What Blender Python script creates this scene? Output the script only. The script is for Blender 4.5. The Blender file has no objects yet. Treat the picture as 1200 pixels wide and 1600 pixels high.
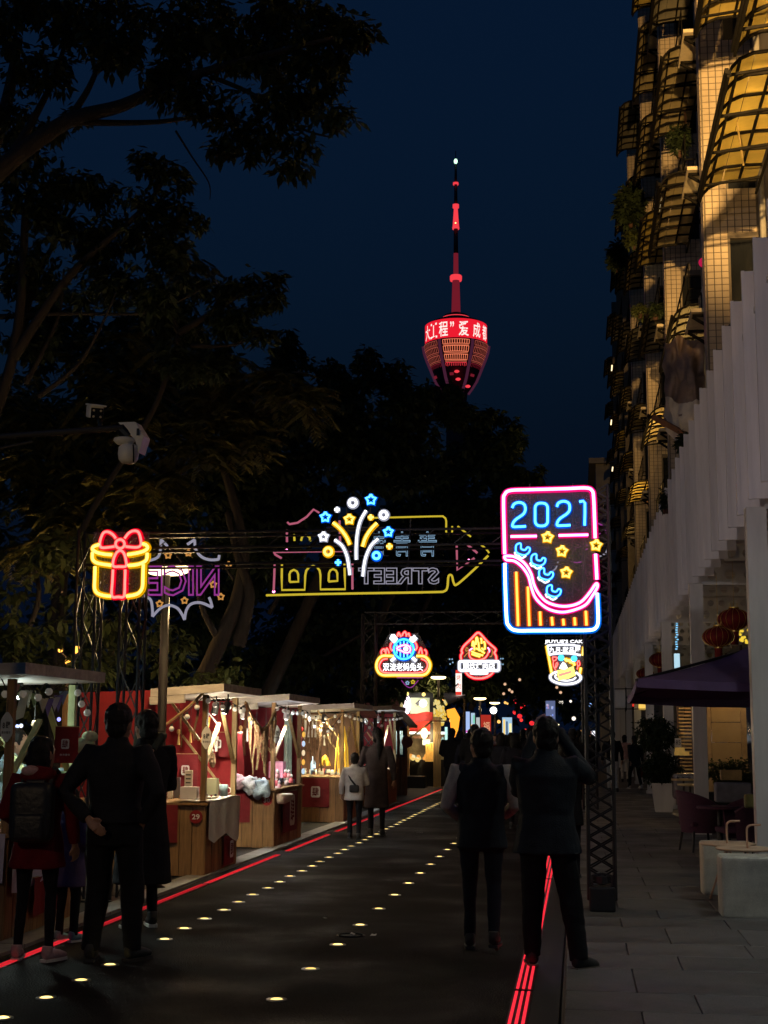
import bpy, bmesh, math, random
import numpy as np
from mathutils import Vector, Matrix, noise
random.seed(7); rng = np.random.default_rng(7)
sc = bpy.context.scene; col = sc.collection
R_ = math.radians

# ------------------------------------------------------------ camera
F = 2200.0; EYE = 1.62                      # focal length in photograph pixels (1200 x 1600), eye height in metres
def _norm(v): v = np.array(v, float); return v/np.linalg.norm(v)
_ax = _norm((303, -348, -F))                # the street runs along world +Y
_up = _norm((90, (90*303+F*F)/348.0, -F))
_rt = np.cross(_ax, _up)
ROT = np.array([_rt, _ax, _up]); CAM = np.array([0, 0, EYE])
cd = bpy.data.cameras.new('camera'); cam = bpy.data.objects.new('camera', cd); col.objects.link(cam); sc.camera = cam
cd.sensor_fit = 'VERTICAL'; cd.sensor_height = 24; cd.lens = 24*F/1600; cd.clip_start = .1; cd.clip_end = 4000
cam.matrix_world = Matrix([[*ROT[i], CAM[i]] for i in range(3)]+[[0, 0, 0, 1]])
def ray(px, py): return ROT@np.array([px-600, 800-py, -F])
def P(px, py, y): d = ray(px, py); return Vector(CAM+d*y/d[1])      # point of the plane Y = y
def G(px, py, z=0.): d = ray(px, py); return Vector(CAM+d*(z-EYE)/d[2])  # point of the ground

# ------------------------------------------------------------ sky and exposure
w = bpy.data.worlds.new('World'); sc.world = w; w.use_nodes = True
nt = w.node_tree; bg = nt.nodes['Background']
sky = nt.nodes.new('ShaderNodeTexSky'); sky.sky_type = 'NISHITA'; sky.sun_disc = False
sky.sun_elevation = R_(-4.0); sky.sun_rotation = R_(200)
tint = nt.nodes.new('ShaderNodeMix'); tint.data_type = 'RGBA'; tint.blend_type = 'MULTIPLY'; tint.inputs[0].default_value = 1
tint.inputs[7].default_value = (.05, .30, .68, 1)
glow = nt.nodes.new('ShaderNodeMix'); glow.data_type = 'RGBA'; glow.blend_type = 'ADD'; glow.inputs[0].default_value = 1; glow.inputs[7].default_value = (.0012, .0036, .0115, 1)   # city glow
nt.links.new(sky.outputs[0], tint.inputs[6]); nt.links.new(tint.outputs[2], glow.inputs[6]); nt.links.new(glow.outputs[2], bg.inputs[0]); bg.inputs[1].default_value = 1.0
sc.view_settings.view_transform = 'Standard'; sc.view_settings.look = 'None'
sc.view_settings.exposure = 0; sc.view_settings.gamma = 1
try:
    sc.cycles.use_denoising = True; sc.cycles.sample_clamp_indirect = 3; sc.cycles.max_bounces = 5
    sc.cycles.caustics_reflective = False; sc.cycles.caustics_refractive = False; sc.cycles.transparent_max_bounces = 16
except Exception: pass

# ------------------------------------------------------------ helpers
MATS = {}
def M(name, c, rough=.6, metal=0., var=.25, scale=6., bump=0., bscale=40., emit=None, es=0., trans=0., spec=.5, stretch=None, alpha=None, rand=0., speck=0.):
    """principled material whose base colour varies with object-space noise, with optional fine relief"""
    if name in MATS: return MATS[name]
    m = bpy.data.materials.new(name); m.use_nodes = True; n = m.node_tree.nodes; l = m.node_tree.links; b = n['Principled BSDF']
    b.inputs['Roughness'].default_value = rough; b.inputs['Metallic'].default_value = metal; b.inputs['Specular IOR Level'].default_value = spec
    tc = n.new('ShaderNodeTexCoord'); vec = tc.outputs['Object']
    if stretch:
        mp = n.new('ShaderNodeMapping'); mp.inputs['Scale'].default_value = stretch; l.new(vec, mp.inputs[0]); vec = mp.outputs[0]
    if var > 0:
        t = n.new('ShaderNodeTexNoise'); t.inputs['Scale'].default_value = scale; t.inputs['Detail'].default_value = 5; t.inputs['Roughness'].default_value = .65
        l.new(vec, t.inputs['Vector'])
        r = n.new('ShaderNodeValToRGB'); r.color_ramp.elements[0].position = .3; r.color_ramp.elements[1].position = .72
        r.color_ramp.elements[0].color = (*[x*(1-var) for x in c], 1); r.color_ramp.elements[1].color = (*[min(1, x*(1+var)) for x in c], 1)
        l.new(t.outputs['Fac'], r.inputs[0]); last = r.outputs[0]
        if speck:                                # fine light and dark grit
            g = n.new('ShaderNodeTexNoise'); g.inputs['Scale'].default_value = 95; g.inputs['Detail'].default_value = 3; l.new(vec, g.inputs['Vector'])
            q = n.new('ShaderNodeMapRange'); q.inputs[1].default_value = .3; q.inputs[2].default_value = .7; q.inputs[3].default_value = 1-speck; q.inputs[4].default_value = 1+speck; l.new(g.outputs['Fac'], q.inputs[0])
            x = n.new('ShaderNodeMix'); x.data_type = 'RGBA'; x.blend_type = 'MULTIPLY'; x.inputs[0].default_value = 1; l.new(last, x.inputs[6]); l.new(q.outputs[0], x.inputs[7]); last = x.outputs[2]
        if rand:                                 # every piece its own tone
            oi = n.new('ShaderNodeObjectInfo'); q = n.new('ShaderNodeMapRange'); q.inputs[3].default_value = 1-rand; q.inputs[4].default_value = 1+rand; l.new(oi.outputs['Random'], q.inputs[0])
            x = n.new('ShaderNodeMix'); x.data_type = 'RGBA'; x.blend_type = 'MULTIPLY'; x.inputs[0].default_value = 1; l.new(last, x.inputs[6]); l.new(q.outputs[0], x.inputs[7]); last = x.outputs[2]
        l.new(last, b.inputs['Base Color'])
    else: b.inputs['Base Color'].default_value = (*c, 1)
    if bump > 0:
        t2 = n.new('ShaderNodeTexNoise'); t2.inputs['Scale'].default_value = bscale; t2.inputs['Detail'].default_value = 4; l.new(vec, t2.inputs['Vector'])
        bp = n.new('ShaderNodeBump'); bp.inputs['Strength'].default_value = bump; bp.inputs['Distance'].default_value = .02
        l.new(t2.outputs['Fac'], bp.inputs['Height']); l.new(bp.outputs[0], b.inputs['Normal'])
    if emit: b.inputs['Emission Color'].default_value = (*emit, 1); b.inputs['Emission Strength'].default_value = es
    if trans: b.inputs['Transmission Weight'].default_value = trans
    if alpha is not None: b.inputs['Alpha'].default_value = alpha
    MATS[name] = m; return m
def E(name, c, s=1., rand=0.):
    if name in MATS: return MATS[name]
    m = bpy.data.materials.new(name); m.use_nodes = True; n = m.node_tree.nodes; n.remove(n['Principled BSDF'])
    e = n.new('ShaderNodeEmission'); e.inputs[0].default_value = (*c, 1); e.inputs[1].default_value = s
    if rand:
        oi = n.new('ShaderNodeObjectInfo'); q = n.new('ShaderNodeMapRange'); q.inputs[3].default_value = s*(1-rand); q.inputs[4].default_value = s*(1+rand*.4); m.node_tree.links.new(oi.outputs['Random'], q.inputs[0]); m.node_tree.links.new(q.outputs[0], e.inputs[1])
    m.node_tree.links.new(e.outputs[0], n['Material Output'].inputs[0]); MATS[name] = m; return m

class MB:
    """collects boxes, tubes, lathes and sheets; build() links them as one mesh object"""
    def __init__(s): s.v = []; s.f = []; s.m = []
    def add(s, vs, fs, mi=0):
        o = len(s.v); s.v += [tuple(v) for v in vs]; s.f += [tuple(i+o for i in f) for f in fs]; s.m += [mi]*len(fs); return s
    def box(s, c, d, mi=0, rz=0., rx=0., ry=0.):
        h = [x/2 for x in d]; vs = [Vector((a*h[0], b*h[1], e*h[2])) for a in (-1, 1) for b in (-1, 1) for e in (-1, 1)]
        if rz or rx or ry:
            q = Matrix.Rotation(rz, 3, 'Z')@Matrix.Rotation(ry, 3, 'Y')@Matrix.Rotation(rx, 3, 'X'); vs = [q@v for v in vs]
        c = Vector(c)
        return s.add([v+c for v in vs], [(0, 1, 3, 2), (4, 6, 7, 5), (0, 4, 5, 1), (2, 3, 7, 6), (0, 2, 6, 4), (1, 5, 7, 3)], mi)
    def bx(s, x0, x1, y0, y1, z0, z1, mi=0): return s.box(((x0+x1)/2, (y0+y1)/2, (z0+z1)/2), (abs(x1-x0), abs(y1-y0), abs(z1-z0)), mi)
    def bbox(s, c, d, b=.02, mi=0, rz=0.):
        bm = bmesh.new(); bmesh.ops.create_cube(bm, size=1)
        for v in bm.verts: v.co = Vector((v.co.x*d[0], v.co.y*d[1], v.co.z*d[2]))
        bmesh.ops.bevel(bm, geom=bm.edges[:], offset=b, segments=3, affect='EDGES', profile=.6)
        q = Matrix.Rotation(rz, 3, 'Z'); c = Vector(c); bm.verts.index_update()
        s.add([q@v.co+c for v in bm.verts], [[v.index for v in f.verts] for f in bm.faces], mi); bm.free(); return s
    def tube(s, path, r, n=6, closed=False, mi=0, cap=True):
        path = [Vector(p) for p in path]; k = len(path)
        if k < 2: return s
        rr = r if isinstance(r, (list, tuple)) else [r]*k
        vs = []; fs = []; u = None
        for i, p in enumerate(path):
            a = path[(i-1) % k] if (closed or i) else p; b = path[(i+1) % k] if (closed or i < k-1) else p
            t = (b-a); t = t.normalized() if t.length > 1e-9 else Vector((0, 0, 1))
            if u is None: u = t.orthogonal().normalized()
            u = (u-t*u.dot(t)); u = u.normalized() if u.length > 1e-6 else t.orthogonal().normalized()
            w_ = t.cross(u); e = rr[i]; ea, eb = e if isinstance(e, (tuple, list)) else (e, e)
            vs += [p+u*math.cos(2*math.pi*j/n)*ea+w_*math.sin(2*math.pi*j/n)*eb for j in range(n)]
        for i in range(k if closed else k-1):
            a = i*n; b = ((i+1) % k)*n
            fs += [(a+j, a+(j+1) % n, b+(j+1) % n, b+j) for j in range(n)]
        if cap and not closed: fs += [tuple(range(n))[::-1], tuple(range((k-1)*n, k*n))]
        return s.add(vs, fs, mi)
    def beam(s, a, b, w=.04, h=None, mi=0):
        a = Vector(a); b = Vector(b); h = h or w; t = (b-a).normalized(); u = Vector((0, 0, 1)).cross(t)
        u = u.normalized() if u.length > 1e-4 else Vector((1, 0, 0)); v = t.cross(u)
        vs = [p+u*(w/2)*i+v*(h/2)*j for p in (a, b) for i, j in ((-1, -1), (1, -1), (1, 1), (-1, 1))]
        return s.add(vs, [(3, 2, 1, 0), (4, 5, 6, 7), (0, 1, 5, 4), (1, 2, 6, 5), (2, 3, 7, 6), (3, 0, 4, 7)], mi)
    def lathe(s, prof, c=(0, 0, 0), n=16, mi=0, sx=1., sy=1.):
        c = Vector(c); vs = [c+Vector((r*math.cos(2*math.pi*j/n)*sx, r*math.sin(2*math.pi*j/n)*sy, z)) for r, z in prof for j in range(n)]
        fs = [(i*n+j, i*n+(j+1) % n, (i+1)*n+(j+1) % n, (i+1)*n+j) for i in range(len(prof)-1) for j in range(n)]
        fs += [tuple(range(n))[::-1], tuple(range((len(prof)-1)*n, len(prof)*n))]
        return s.add(vs, fs, mi)
    def poly(s, pts, off, mi=0):
        """flat outline extruded by the vector off"""
        k = len(pts); off = Vector(off); a = [Vector(p) for p in pts]
        return s.add(a+[p+off for p in a], [tuple(range(k))[::-1], tuple(range(k, 2*k))]+[(i, (i+1) % k, k+(i+1) % k, k+i) for i in range(k)], mi)
    def sheet(s, fn, nu, nv, mi=0):
        vs = [fn(i/nu, j/nv) for j in range(nv+1) for i in range(nu+1)]
        return s.add(vs, [(j*(nu+1)+i, j*(nu+1)+i+1, (j+1)*(nu+1)+i+1, (j+1)*(nu+1)+i) for j in range(nv) for i in range(nu)], mi)
    def ball(s, c, r, n=8, mi=0):
        r = r if isinstance(r, (tuple, list)) else (r, r, r); c = Vector(c); k = max(4, n//2+1); rings = []
        vs = [c+Vector((0, 0, r[2]))]
        for i in range(1, k):
            a = math.pi*i/k; vs += [c+Vector((math.sin(a)*math.cos(2*math.pi*j/n)*r[0], math.sin(a)*math.sin(2*math.pi*j/n)*r[1], math.cos(a)*r[2])) for j in range(n)]
        vs.append(c-Vector((0, 0, r[2]))); q = len(vs)-1
        fs = [(0, 1+j, 1+(j+1) % n) for j in range(n)]+[(q, q-n+(j+1) % n, q-n+j) for j in range(n)]
        fs += [(1+i*n+j, 1+(i+1)*n+j, 1+(i+1)*n+(j+1) % n, 1+i*n+(j+1) % n) for i in range(k-2) for j in range(n)]
        return s.add(vs, fs, mi)
    def mesh(s, name, mats, smooth=False):
        me = bpy.data.meshes.new(name); me.from_pydata(s.v, [], s.f)
        for m in (mats if isinstance(mats, (list, tuple)) else [mats]): me.materials.append(m)
        if any(s.m): me.polygons.foreach_set('material_index', s.m)
        if smooth: me.polygons.foreach_set('use_smooth', [True]*len(me.polygons))
        me.update(); return me
    def build(s, name, mats, parent=None, smooth=False, loc=None, **kw):
        return link(name, s.mesh(name, mats, smooth), parent, loc, **kw)
def link(name, me, parent=None, loc=None, rz=0., kind=None, label=None):
    o = bpy.data.objects.new(name, me); col.objects.link(o); o.parent = parent
    if loc is not None: o.location = loc
    if rz: o.rotation_euler.z = rz
    if kind: o['kind'] = kind
    if label: o['label'] = label
    return o
def tag(o, label, cat, group=None):
    o['label'] = label; o['category'] = cat
    if group: o['group'] = group
    return o
def thing(name, label, cat, loc=(0, 0, 0), rz=0., group=None):
    o = bpy.data.objects.new(name, None); o.empty_display_size = .2; col.objects.link(o); o.location = loc; o.rotation_euler.z = rz
    return tag(o, label, cat, group)
def copy_tree(o, parent=None, loc=None, rz=None, label=None):
    c = o.copy(); col.objects.link(c); c.parent = parent
    if loc is not None: c.location = loc
    if rz is not None: c.rotation_euler.z = rz
    if label: c['label'] = label
    for ch in list(o.children): copy_tree(ch, c)
    return c
def light(name, kind, parent, loc, energy, c, size=.05, spot=None, target=None, blend=.6):
    d = bpy.data.lights.new(name, kind); d.energy = energy; d.color = c
    if kind in ('POINT', 'SPOT'): d.shadow_soft_size = size
    if kind == 'SPOT': d.spot_size = R_(spot); d.spot_blend = blend
    o = bpy.data.objects.new(name, d); col.objects.link(o); o.parent = parent; o.location = loc
    if target is not None: o.rotation_euler = (Vector(target)-Vector(loc)).to_track_quat('-Z', 'Y').to_euler()
    return o
def rail(pts, n=8, closed=False):
    """Catmull-Rom curve through points"""
    p = [Vector(q) for q in pts]; k = len(p); out = []
    for i in range(k if closed else k-1):
        a, b, c, d = (p[(i-1) % k] if closed or i else p[0], p[i], p[(i+1) % k], p[(i+2) % k] if closed or i+2 < k else p[-1])
        for t in range(n):
            t /= n; out.append(.5*((2*b)+(c-a)*t+(2*a-5*b+4*c-d)*t*t+(3*b-a-3*c+d)*t**3))
    if not closed: out.append(p[-1])
    return out
_tx = {}
def text_geo(s, offset=0., outline=0., extrude=0.):
    """vertices and faces of a line of lettering, unit height, starting at x=0"""
    k = (s, offset, outline, extrude)
    if k not in _tx:
        cu = bpy.data.curves.new('lettering', 'FONT'); cu.body = s; cu.offset = offset; cu.extrude = extrude; cu.resolution_u = 2
        if outline: cu.fill_mode = 'NONE'; cu.bevel_depth = outline; cu.bevel_resolution = 1
        o = bpy.data.objects.new('lettering', cu); col.objects.link(o)
        dg = bpy.context.evaluated_depsgraph_get(); dg.update(); me = o.evaluated_get(dg).to_mesh()
        _tx[k] = (np.array([v.co[:] for v in me.vertices]), [tuple(p.vertices) for p in me.polygons])
        o.evaluated_get(dg).to_mesh_clear(); bpy.data.objects.remove(o); bpy.data.curves.remove(cu)
    return _tx[k]
def put_text(mb, s, fn, x0, x1, z0, z1, mi=0, offset=0., outline=0., mirror=False, extrude=0.):
    """lettering stretched to fill x0..x1, z0..z1 of a face; fn(x, z, depth) gives the point"""
    v, f = text_geo(s, offset, outline, extrude)
    lo = v.min(0); hi = v.max(0); sx = (x1-x0)/(hi[0]-lo[0]); sz = (z1-z0)/(hi[1]-lo[1])
    vs = [fn((x1-(a[0]-lo[0])*sx) if mirror else (x0+(a[0]-lo[0])*sx), z0+(a[1]-lo[1])*sz, a[2]*abs(sz)) for a in v]
    return mb.add(vs, f, mi)
# ------------------------------------------------------------ shared materials
ASPH = M('asphalt', (.0170, .0155, .0145), rough=.5, var=.55, scale=.9, bump=.9, bscale=70, spec=.04, speck=.65)
def _wet(m, lo, hi, sc_):
    n = m.node_tree.nodes; l = m.node_tree.links; t = n.new('ShaderNodeTexNoise'); t.inputs['Scale'].default_value = sc_; t.inputs['Detail'].default_value = 6
    tc = n.new('ShaderNodeTexCoord'); l.new(tc.outputs['Object'], t.inputs[0]); mr = n.new('ShaderNodeMapRange')
    mr.inputs[1].default_value = .35; mr.inputs[2].default_value = .65; mr.inputs[3].default_value = lo; mr.inputs[4].default_value = hi
    l.new(t.outputs['Fac'], mr.inputs[0]); l.new(mr.outputs[0], n['Principled BSDF'].inputs['Roughness'])
_wet(ASPH, .48, .9, .9)
SLAB = M('paving_stone', (.105, .10, .096), rough=.6, var=.4, scale=1.6, bump=.35, bscale=60, rand=.28, speck=.25); _wet(SLAB, .4, .8, 1.4)
KERB = M('kerb_stone', (.2, .195, .185), rough=.7, var=.3, scale=5, bump=.3)
EARTH = M('earth', (.05, .045, .04), rough=.9, var=.4, scale=.3)
WHITE = M('white_paint', (.66, .65, .64), rough=.45, var=.16, scale=1.5, stretch=(2, 2, .4), bump=.05, bscale=30)
FINM = M('fin_paint', (.76, .73, .75), rough=.45, var=.16, scale=2.2, stretch=(3, 3, .25), bump=.04, bscale=20, rand=.10)
STEEL = M('black_steel', (.014, .014, .016), rough=.5, metal=.0, var=.3, scale=8)
DARK = M('dark_void', (.012, .012, .013), rough=.9, var=0)
GLASS = M('window_glass', (.012, .014, .018), rough=.08, var=.3, scale=.8, spec=.6)
WALL = M('facade_render', (.22, .20, .18), rough=.85, var=.25, scale=.9, bump=.15, bscale=12)
TILE = M('facade_tile', (.42, .34, .25), rough=.3, var=.18, scale=2.1, bump=.04, bscale=60)
GROUT = M('facade_grout', (.13, .11, .09), rough=.9, var=.2)
IRON = M('awning_iron', (.009, .008, .007), rough=.9, var=.4, scale=9, spec=.08)
WOOD = M('stall_wood', (.25, .14, .055), rough=.65, rand=.30, var=.4, scale=3.5, stretch=(7, 7, .7), bump=.25, bscale=18)
DWOOD = M('dark_wood', (.11, .05, .025), rand=.25, rough=.6, var=.35, scale=3.5, stretch=(6, 6, .8), bump=.2, bscale=18)
REDC = M('red_cloth', (.22, .007, .011), rough=.85, var=.22, scale=3, bump=.35, bscale=9)
DREDC = M('dark_red_cloth', (.17, .008, .014), rough=.85, var=.25, scale=3, bump=.4, bscale=9)
CREAM = M('cream_cloth', (.74, .69, .60), rough=.85, var=.15, scale=4, bump=.3, bscale=12)
BARK = M('bark', (.032, .025, .02), rough=.9, var=.4, scale=5, stretch=(3, 3, .6), bump=.8, bscale=14)

# ------------------------------------------------------------ ground, road, pavements
b = MB(); b.add([(-600, -40, 0), (600, -40, 0), (600, 1500, 0), (-600, 1500, 0)], [(0, 1, 2, 3)]); b.build('ground', EARTH, loc=(0, 0, -.03), kind='structure')
b = MB(); b.sheet(lambda u, v: (-4.16+3.98*u, 2+138*v, 0), 8, 60); b.build('road', ASPH, kind='structure')
pave = MB().bx(-.12, 14, 2, 140, -.03, -.006).build('pavement', GROUT, kind='structure')
lpave = MB().bx(-16, -4.17, 2, 140, -.028, -.004).build('side_pavement', M('side_paving', (.045, .042, .04), rough=.8, var=.4, scale=1.5, speck=.3, spec=.1), kind='structure')
slab_mesh = {}
def stone(w_, d_, h_, m):
    k = (round(w_, 3), round(d_, 3), h_)
    if k not in slab_mesh:
        q = MB(); c = .006; z0, z1 = 0, h_
        lo = [(0, 0), (w_, 0), (w_, d_), (0, d_)]; hi = [(c, c), (w_-c, c), (w_-c, d_-c), (c, d_-c)]
        q.add([(x, y, z0) for x, y in lo]+[(x, y, z1-c*.6) for x, y in lo]+[(x, y, z1) for x, y in hi],
              [(0, 1, 5, 4), (1, 2, 6, 5), (2, 3, 7, 6), (3, 0, 4, 7), (4, 5, 9, 8), (5, 6, 10, 9), (6, 7, 11, 10), (7, 4, 8, 11), (8, 9, 10, 11)])
        slab_mesh[k] = q.mesh('paving_slab', m)
    return slab_mesh[k]
far = MB(); y = 7.2; row = 0
while y < 44:
    d = .62 if row % 3 else .92
    x = -.10; first = True
    while x < 4.4:
        wd = random.choice((.6, .9, 1.2)) if not first else (.45 if row % 2 else .8); first = False
        if y < 16.5: link('paving_slab', stone(wd-.008, d-.008, .03, SLAB), pave, (x, y, -.012+random.uniform(0, .004)))
        else: far.bx(x, x+wd-.01, y, y+d-.01, -.012, .018)
        x += wd
    y += d; row += 1
far.build('paving_slab', SLAB, pave, kind='stuff')
for i in range(26):                              # granite edging between the road and the stalls
    link('kerb_stone', stone(.24, .985, .035, KERB), lpave, (-4.42, 7.6+i*1.0, -.012+random.uniform(0, .004)))
gut = MB(); gut.bx(-.34, -.135, 2, 90, -.02, .003); gut.build('drain_channel', M('drain', (.02, .02, .02), rough=.5), pave)
# manhole cover and stray litter on the asphalt
mc = G(548, 1462); b = MB(); b.lathe([(.001, .004), (.12, .004), (.12, 0)], (0, 0, 0), 20); b.tube([(.10*math.cos(a*.4), .10*math.sin(a*.4), .006) for a in range(16)], .004, 4, True)
b.build('manhole_cover', M('cast_iron', (.06, .06, .065), rough=.25, metal=.7), loc=mc); tag(bpy.data.objects['manhole_cover'], 'small round iron manhole cover in the middle of the asphalt road', 'manhole')

# ------------------------------------------------------------ canopy with white louvre fins and columns
cano = thing('canopy', 'long white canopy of tall upright louvre fins carried on square columns along the pavement', 'canopy', (1.9, 0, 0))
fm = MB().bx(.03, .34, -.02, .02, 4.2, 6.8).bx(0, .035, -.028, .028, 4.195, 6.805).mesh('louvre_fin', FINM)
y = 9.1; i = 0
while y < 86:
    o = link('louvre_fin', fm, cano, (random.uniform(-.006, .006), y, random.uniform(-.012, .012)), rz=random.uniform(-.06, .06)); y += 1.1; i += 1
def perforated(q, x0, x1, y_, z0, z1, t=.02, mi=0):
    n = max(1, round((x1-x0)/(z1-z0))); w_ = (x1-x0)/n; c = (z0+z1)/2; r = (z1-z0)*.3
    for k in range(n):
        cx = x0+(k+.5)*w_; sq = [(cx+w_/2*a, c+(z1-z0)/2*e) for a, e in ((1, 0), (1, 1), (0, 1), (-1, 1), (-1, 0), (-1, -1), (0, -1), (1, -1))]
        oc = [(cx+r*math.cos(a*math.pi/4), c+r*math.sin(a*math.pi/4)) for a in range(8)]
        for yy in (y_, y_+t):
            q.add([(a, yy, e) for a, e in sq+oc], [(j, (j+1) % 8, 8+(j+1) % 8, 8+j) for j in range(8)], mi)
        q.add([(a, yy, e) for yy in (y_, y_+t) for a, e in oc], [(j, (j+1) % 8, 8+(j+1) % 8, 8+j) for j in range(8)], mi)
    return q
for i in range(9):
    yc = 15.95+i*8.17
    c = MB().bx(0, .22, 0, .22, 0, 4.15).bx(-.03, .25, -.03, .25, .018, .1).build('column', WHITE, cano, loc=(0, yc, 0))
    q = perforated(MB(), .22, 2.7, yc+.09, 4.16, 4.46); q.bx(.22, 2.7, yc+.05, yc+.15, 4.46, 4.49); q.bx(.22, 2.7, yc+.05, yc+.15, 4.13, 4.16); q.build('perforated_beam', WHITE, cano)
    for dy in (2.7, 5.4):
        perforated(MB(), .3, 2.7, yc+dy, 4.2, 4.42).build('perforated_beam', WHITE, cano)
q = MB()                                          # corrugated underside
for k in range(150):
    y0 = 9+k*.5; q.add([(.32, y0, 4.56), (2.7, y0, 4.62), (2.7, y0+.25, 4.62), (.32, y0+.25, 4.56), (2.7, y0+.3, 4.57), (.32, y0+.3, 4.51), (2.7, y0+.45, 4.57), (.32, y0+.45, 4.51), (2.7, y0+.5, 4.62), (.32, y0+.5, 4.56)],
          [(0, 1, 2, 3), (3, 2, 4, 5), (5, 4, 6, 7), (7, 6, 8, 9)])
q.build('corrugated_ceiling', WHITE, cano); MB().bx(.3, 2.7, 9, 84, 4.7, 4.74).build('roof_deck', WALL, cano)
MB().bx(.12, .2, 9, 86, 6.3, 6.36).build('fascia_rail', WHITE, cano)

# ------------------------------------------------------------ apartment block with tiled piers, awnings and drying racks
XW = 3.3; FL = [7.2+2.8*k for k in range(7)]      # heights of the awnings, 10.0 upwards
apt = thing('apartment_building', 'tall old apartment block with tiled piers and rows of curved yellow window awnings', 'building', (XW, 0, 0))
MB().bx(1.3, 8, 8, 96, 0, 27.2).bx(0, 1.3, 8, 96, 4.75, 27.2).bx(-.25, 8.2, 7.9, 96.3, 27.2, 27.6).build('facade_wall', WALL, apt)
bays = [(12.2, 16.6), (17.2, 21.5), (28.2, 32.6), (37.6, 42.1), (48.8, 53.1), (57.5, 62.), (66., 70.4), (75., 79.4), (84., 88.)]
def vis(y_, z): return z < .535*y_+2.6
SH = [M('awning_sheet_yellow', (.62, .47, .13), rough=.55, var=.25, scale=1.3), M('awning_sheet_beige', (.45, .37, .2), rough=.6, var=.3, scale=1.6), M('awning_sheet_grey', (.25, .23, .18), rough=.6, var=.3, scale=1.6)]
PROF = [(.88, .20), (.6, .20), (.32, .18), (.15, .11), (.045, 0), (0, -.10)]
def prof(t):
    t *= len(PROF)-1; k = min(int(t), len(PROF)-2); t -= k; return [PROF[k][i]*(1-t)+PROF[k+1][i]*t for i in (0, 1)]
pane_mesh = {}
def make_awning(x, y0, y1, z, sh, pieces, par):
    L = y1-y0; nf = 7; a = bpy.data.objects.new('awning', None); col.objects.link(a); a.parent = par; a.location = (x-XW, y0, z)
    q = MB()
    for k in range(nf+1):
        yy = L*k/nf
        q.tube([(p[0], yy, p[1]) for p in [prof(t/10) for t in range(11)]], .026, 4)
        if k % 2 == 0: q.beam((0, yy+.05, -.08), (.86, yy+.05, .02), .035)
    for px_, pz in (PROF[5], PROF[3], PROF[1], (.86, .0)): q.beam((px_, 0, pz-.015), (px_, L, pz-.015), .035)
    q.beam((-.02, 0, -.04), (-.02, L, -.04), .05, .07)
    q.build('awning_frame', IRON, a)
    cuts = (0, .38, .72, 1.)
    if pieces:
        for k in range(nf):
            for j in range(3):
                key = (round(L, 2), j, sh.name)
                if key not in pane_mesh:
                    pm = MB(); pm.sheet(lambda u, v, j=j: ((lambda pr: (pr[0], L/nf*u+.0, pr[1]+.03))(prof(cuts[j]+(cuts[j+1]-cuts[j])*v*.985))), 1, 4); pane_mesh[key] = pm.mesh('pane', sh, True)
                link('pane', pane_mesh[key], a, (0, L*k/nf, 0))
    else:
        q = MB(); q.sheet(lambda u, v: ((lambda pr: (pr[0], L*u, pr[1]+.03))(prof(v))), nf, 6); q.build('awning_sheet', sh, a, True)
    return a
for bi, (y0, y1) in enumerate(bays):
    for k in range(1, 7):
        z = FL[k]
        if vis(y1, z) and not (bi == 0 and k > 1):
            sh = SH[0] if bi < 2 else SH[(bi*2+k) % 3 if (bi+k) % 4 else 1]
            make_awning(2.0+random.uniform(-.05, .05)+(-.1 if (bi*k) % 5 == 4 else 0), y0, y1, z+random.uniform(-.06, .06)+(.0 if bi < 2 else .1), sh, bi < 4 and k < 6, apt)
        if vis(y1, z-2.6):                       # the window behind, its frame and sill
            q = MB().bx(-.03, .02, y0+.4, y1-.4, z-1.75, z-.3).build('window', GLASS, apt)
            f = MB()
            for yy in np.linspace(y0+.4, y1-.4, 5): f.bx(-.06, -.025, yy-.025, yy+.025, z-1.75, z-.3)
            f.bx(-.06, -.025, y0+.4, y1-.4, z-.34, z-.28); f.bx(-.1, -.02, y0+.3, y1-.3, z-1.82, z-1.75); f.build('window_frame', IRON, q)
            if bi >= 2:                          # drying rack under the awning
                r = MB(); zr = z-2.1
                for xx in (-.9, -.6, -.3): r.beam((xx, y0+.3, zr), (xx, y1-.3, zr), .03)
                for yy in np.linspace(y0+.3, y1-.3, 6): r.beam((-.9, yy, zr), (0, yy, zr), .025); r.beam((-.9, yy, zr), (-.9, yy, zr+.55), .022)
                r.beam((-.9, y0+.3, zr+.55), (-.9, y1-.3, zr+.55), .03); r.build('drying_rack', IRON, apt)
                if (bi*3+k) % 2 == 0:
                    for j in range(3):
                        cy_ = y0+.8+j*1.1+random.random()*.4; cw = random.uniform(.35, .55)
                        MB().sheet(lambda u, v: (-.6+.05*math.sin(v*4+j), cy_+cw*(u-.5)*(1-.15*v), zr-.02-.7*v+.03*math.sin(u*9)), 6, 6).build('hanging_clothes', M('laundry_%d' % (j % 3), ((.22, .2, .18), (.10, .12, .2), (.3, .16, .14))[j % 3], rough=.9), apt)
piers = [24.5, 35.0, 44.6, 55.6, 64.2, 72.8, 82.]
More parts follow.
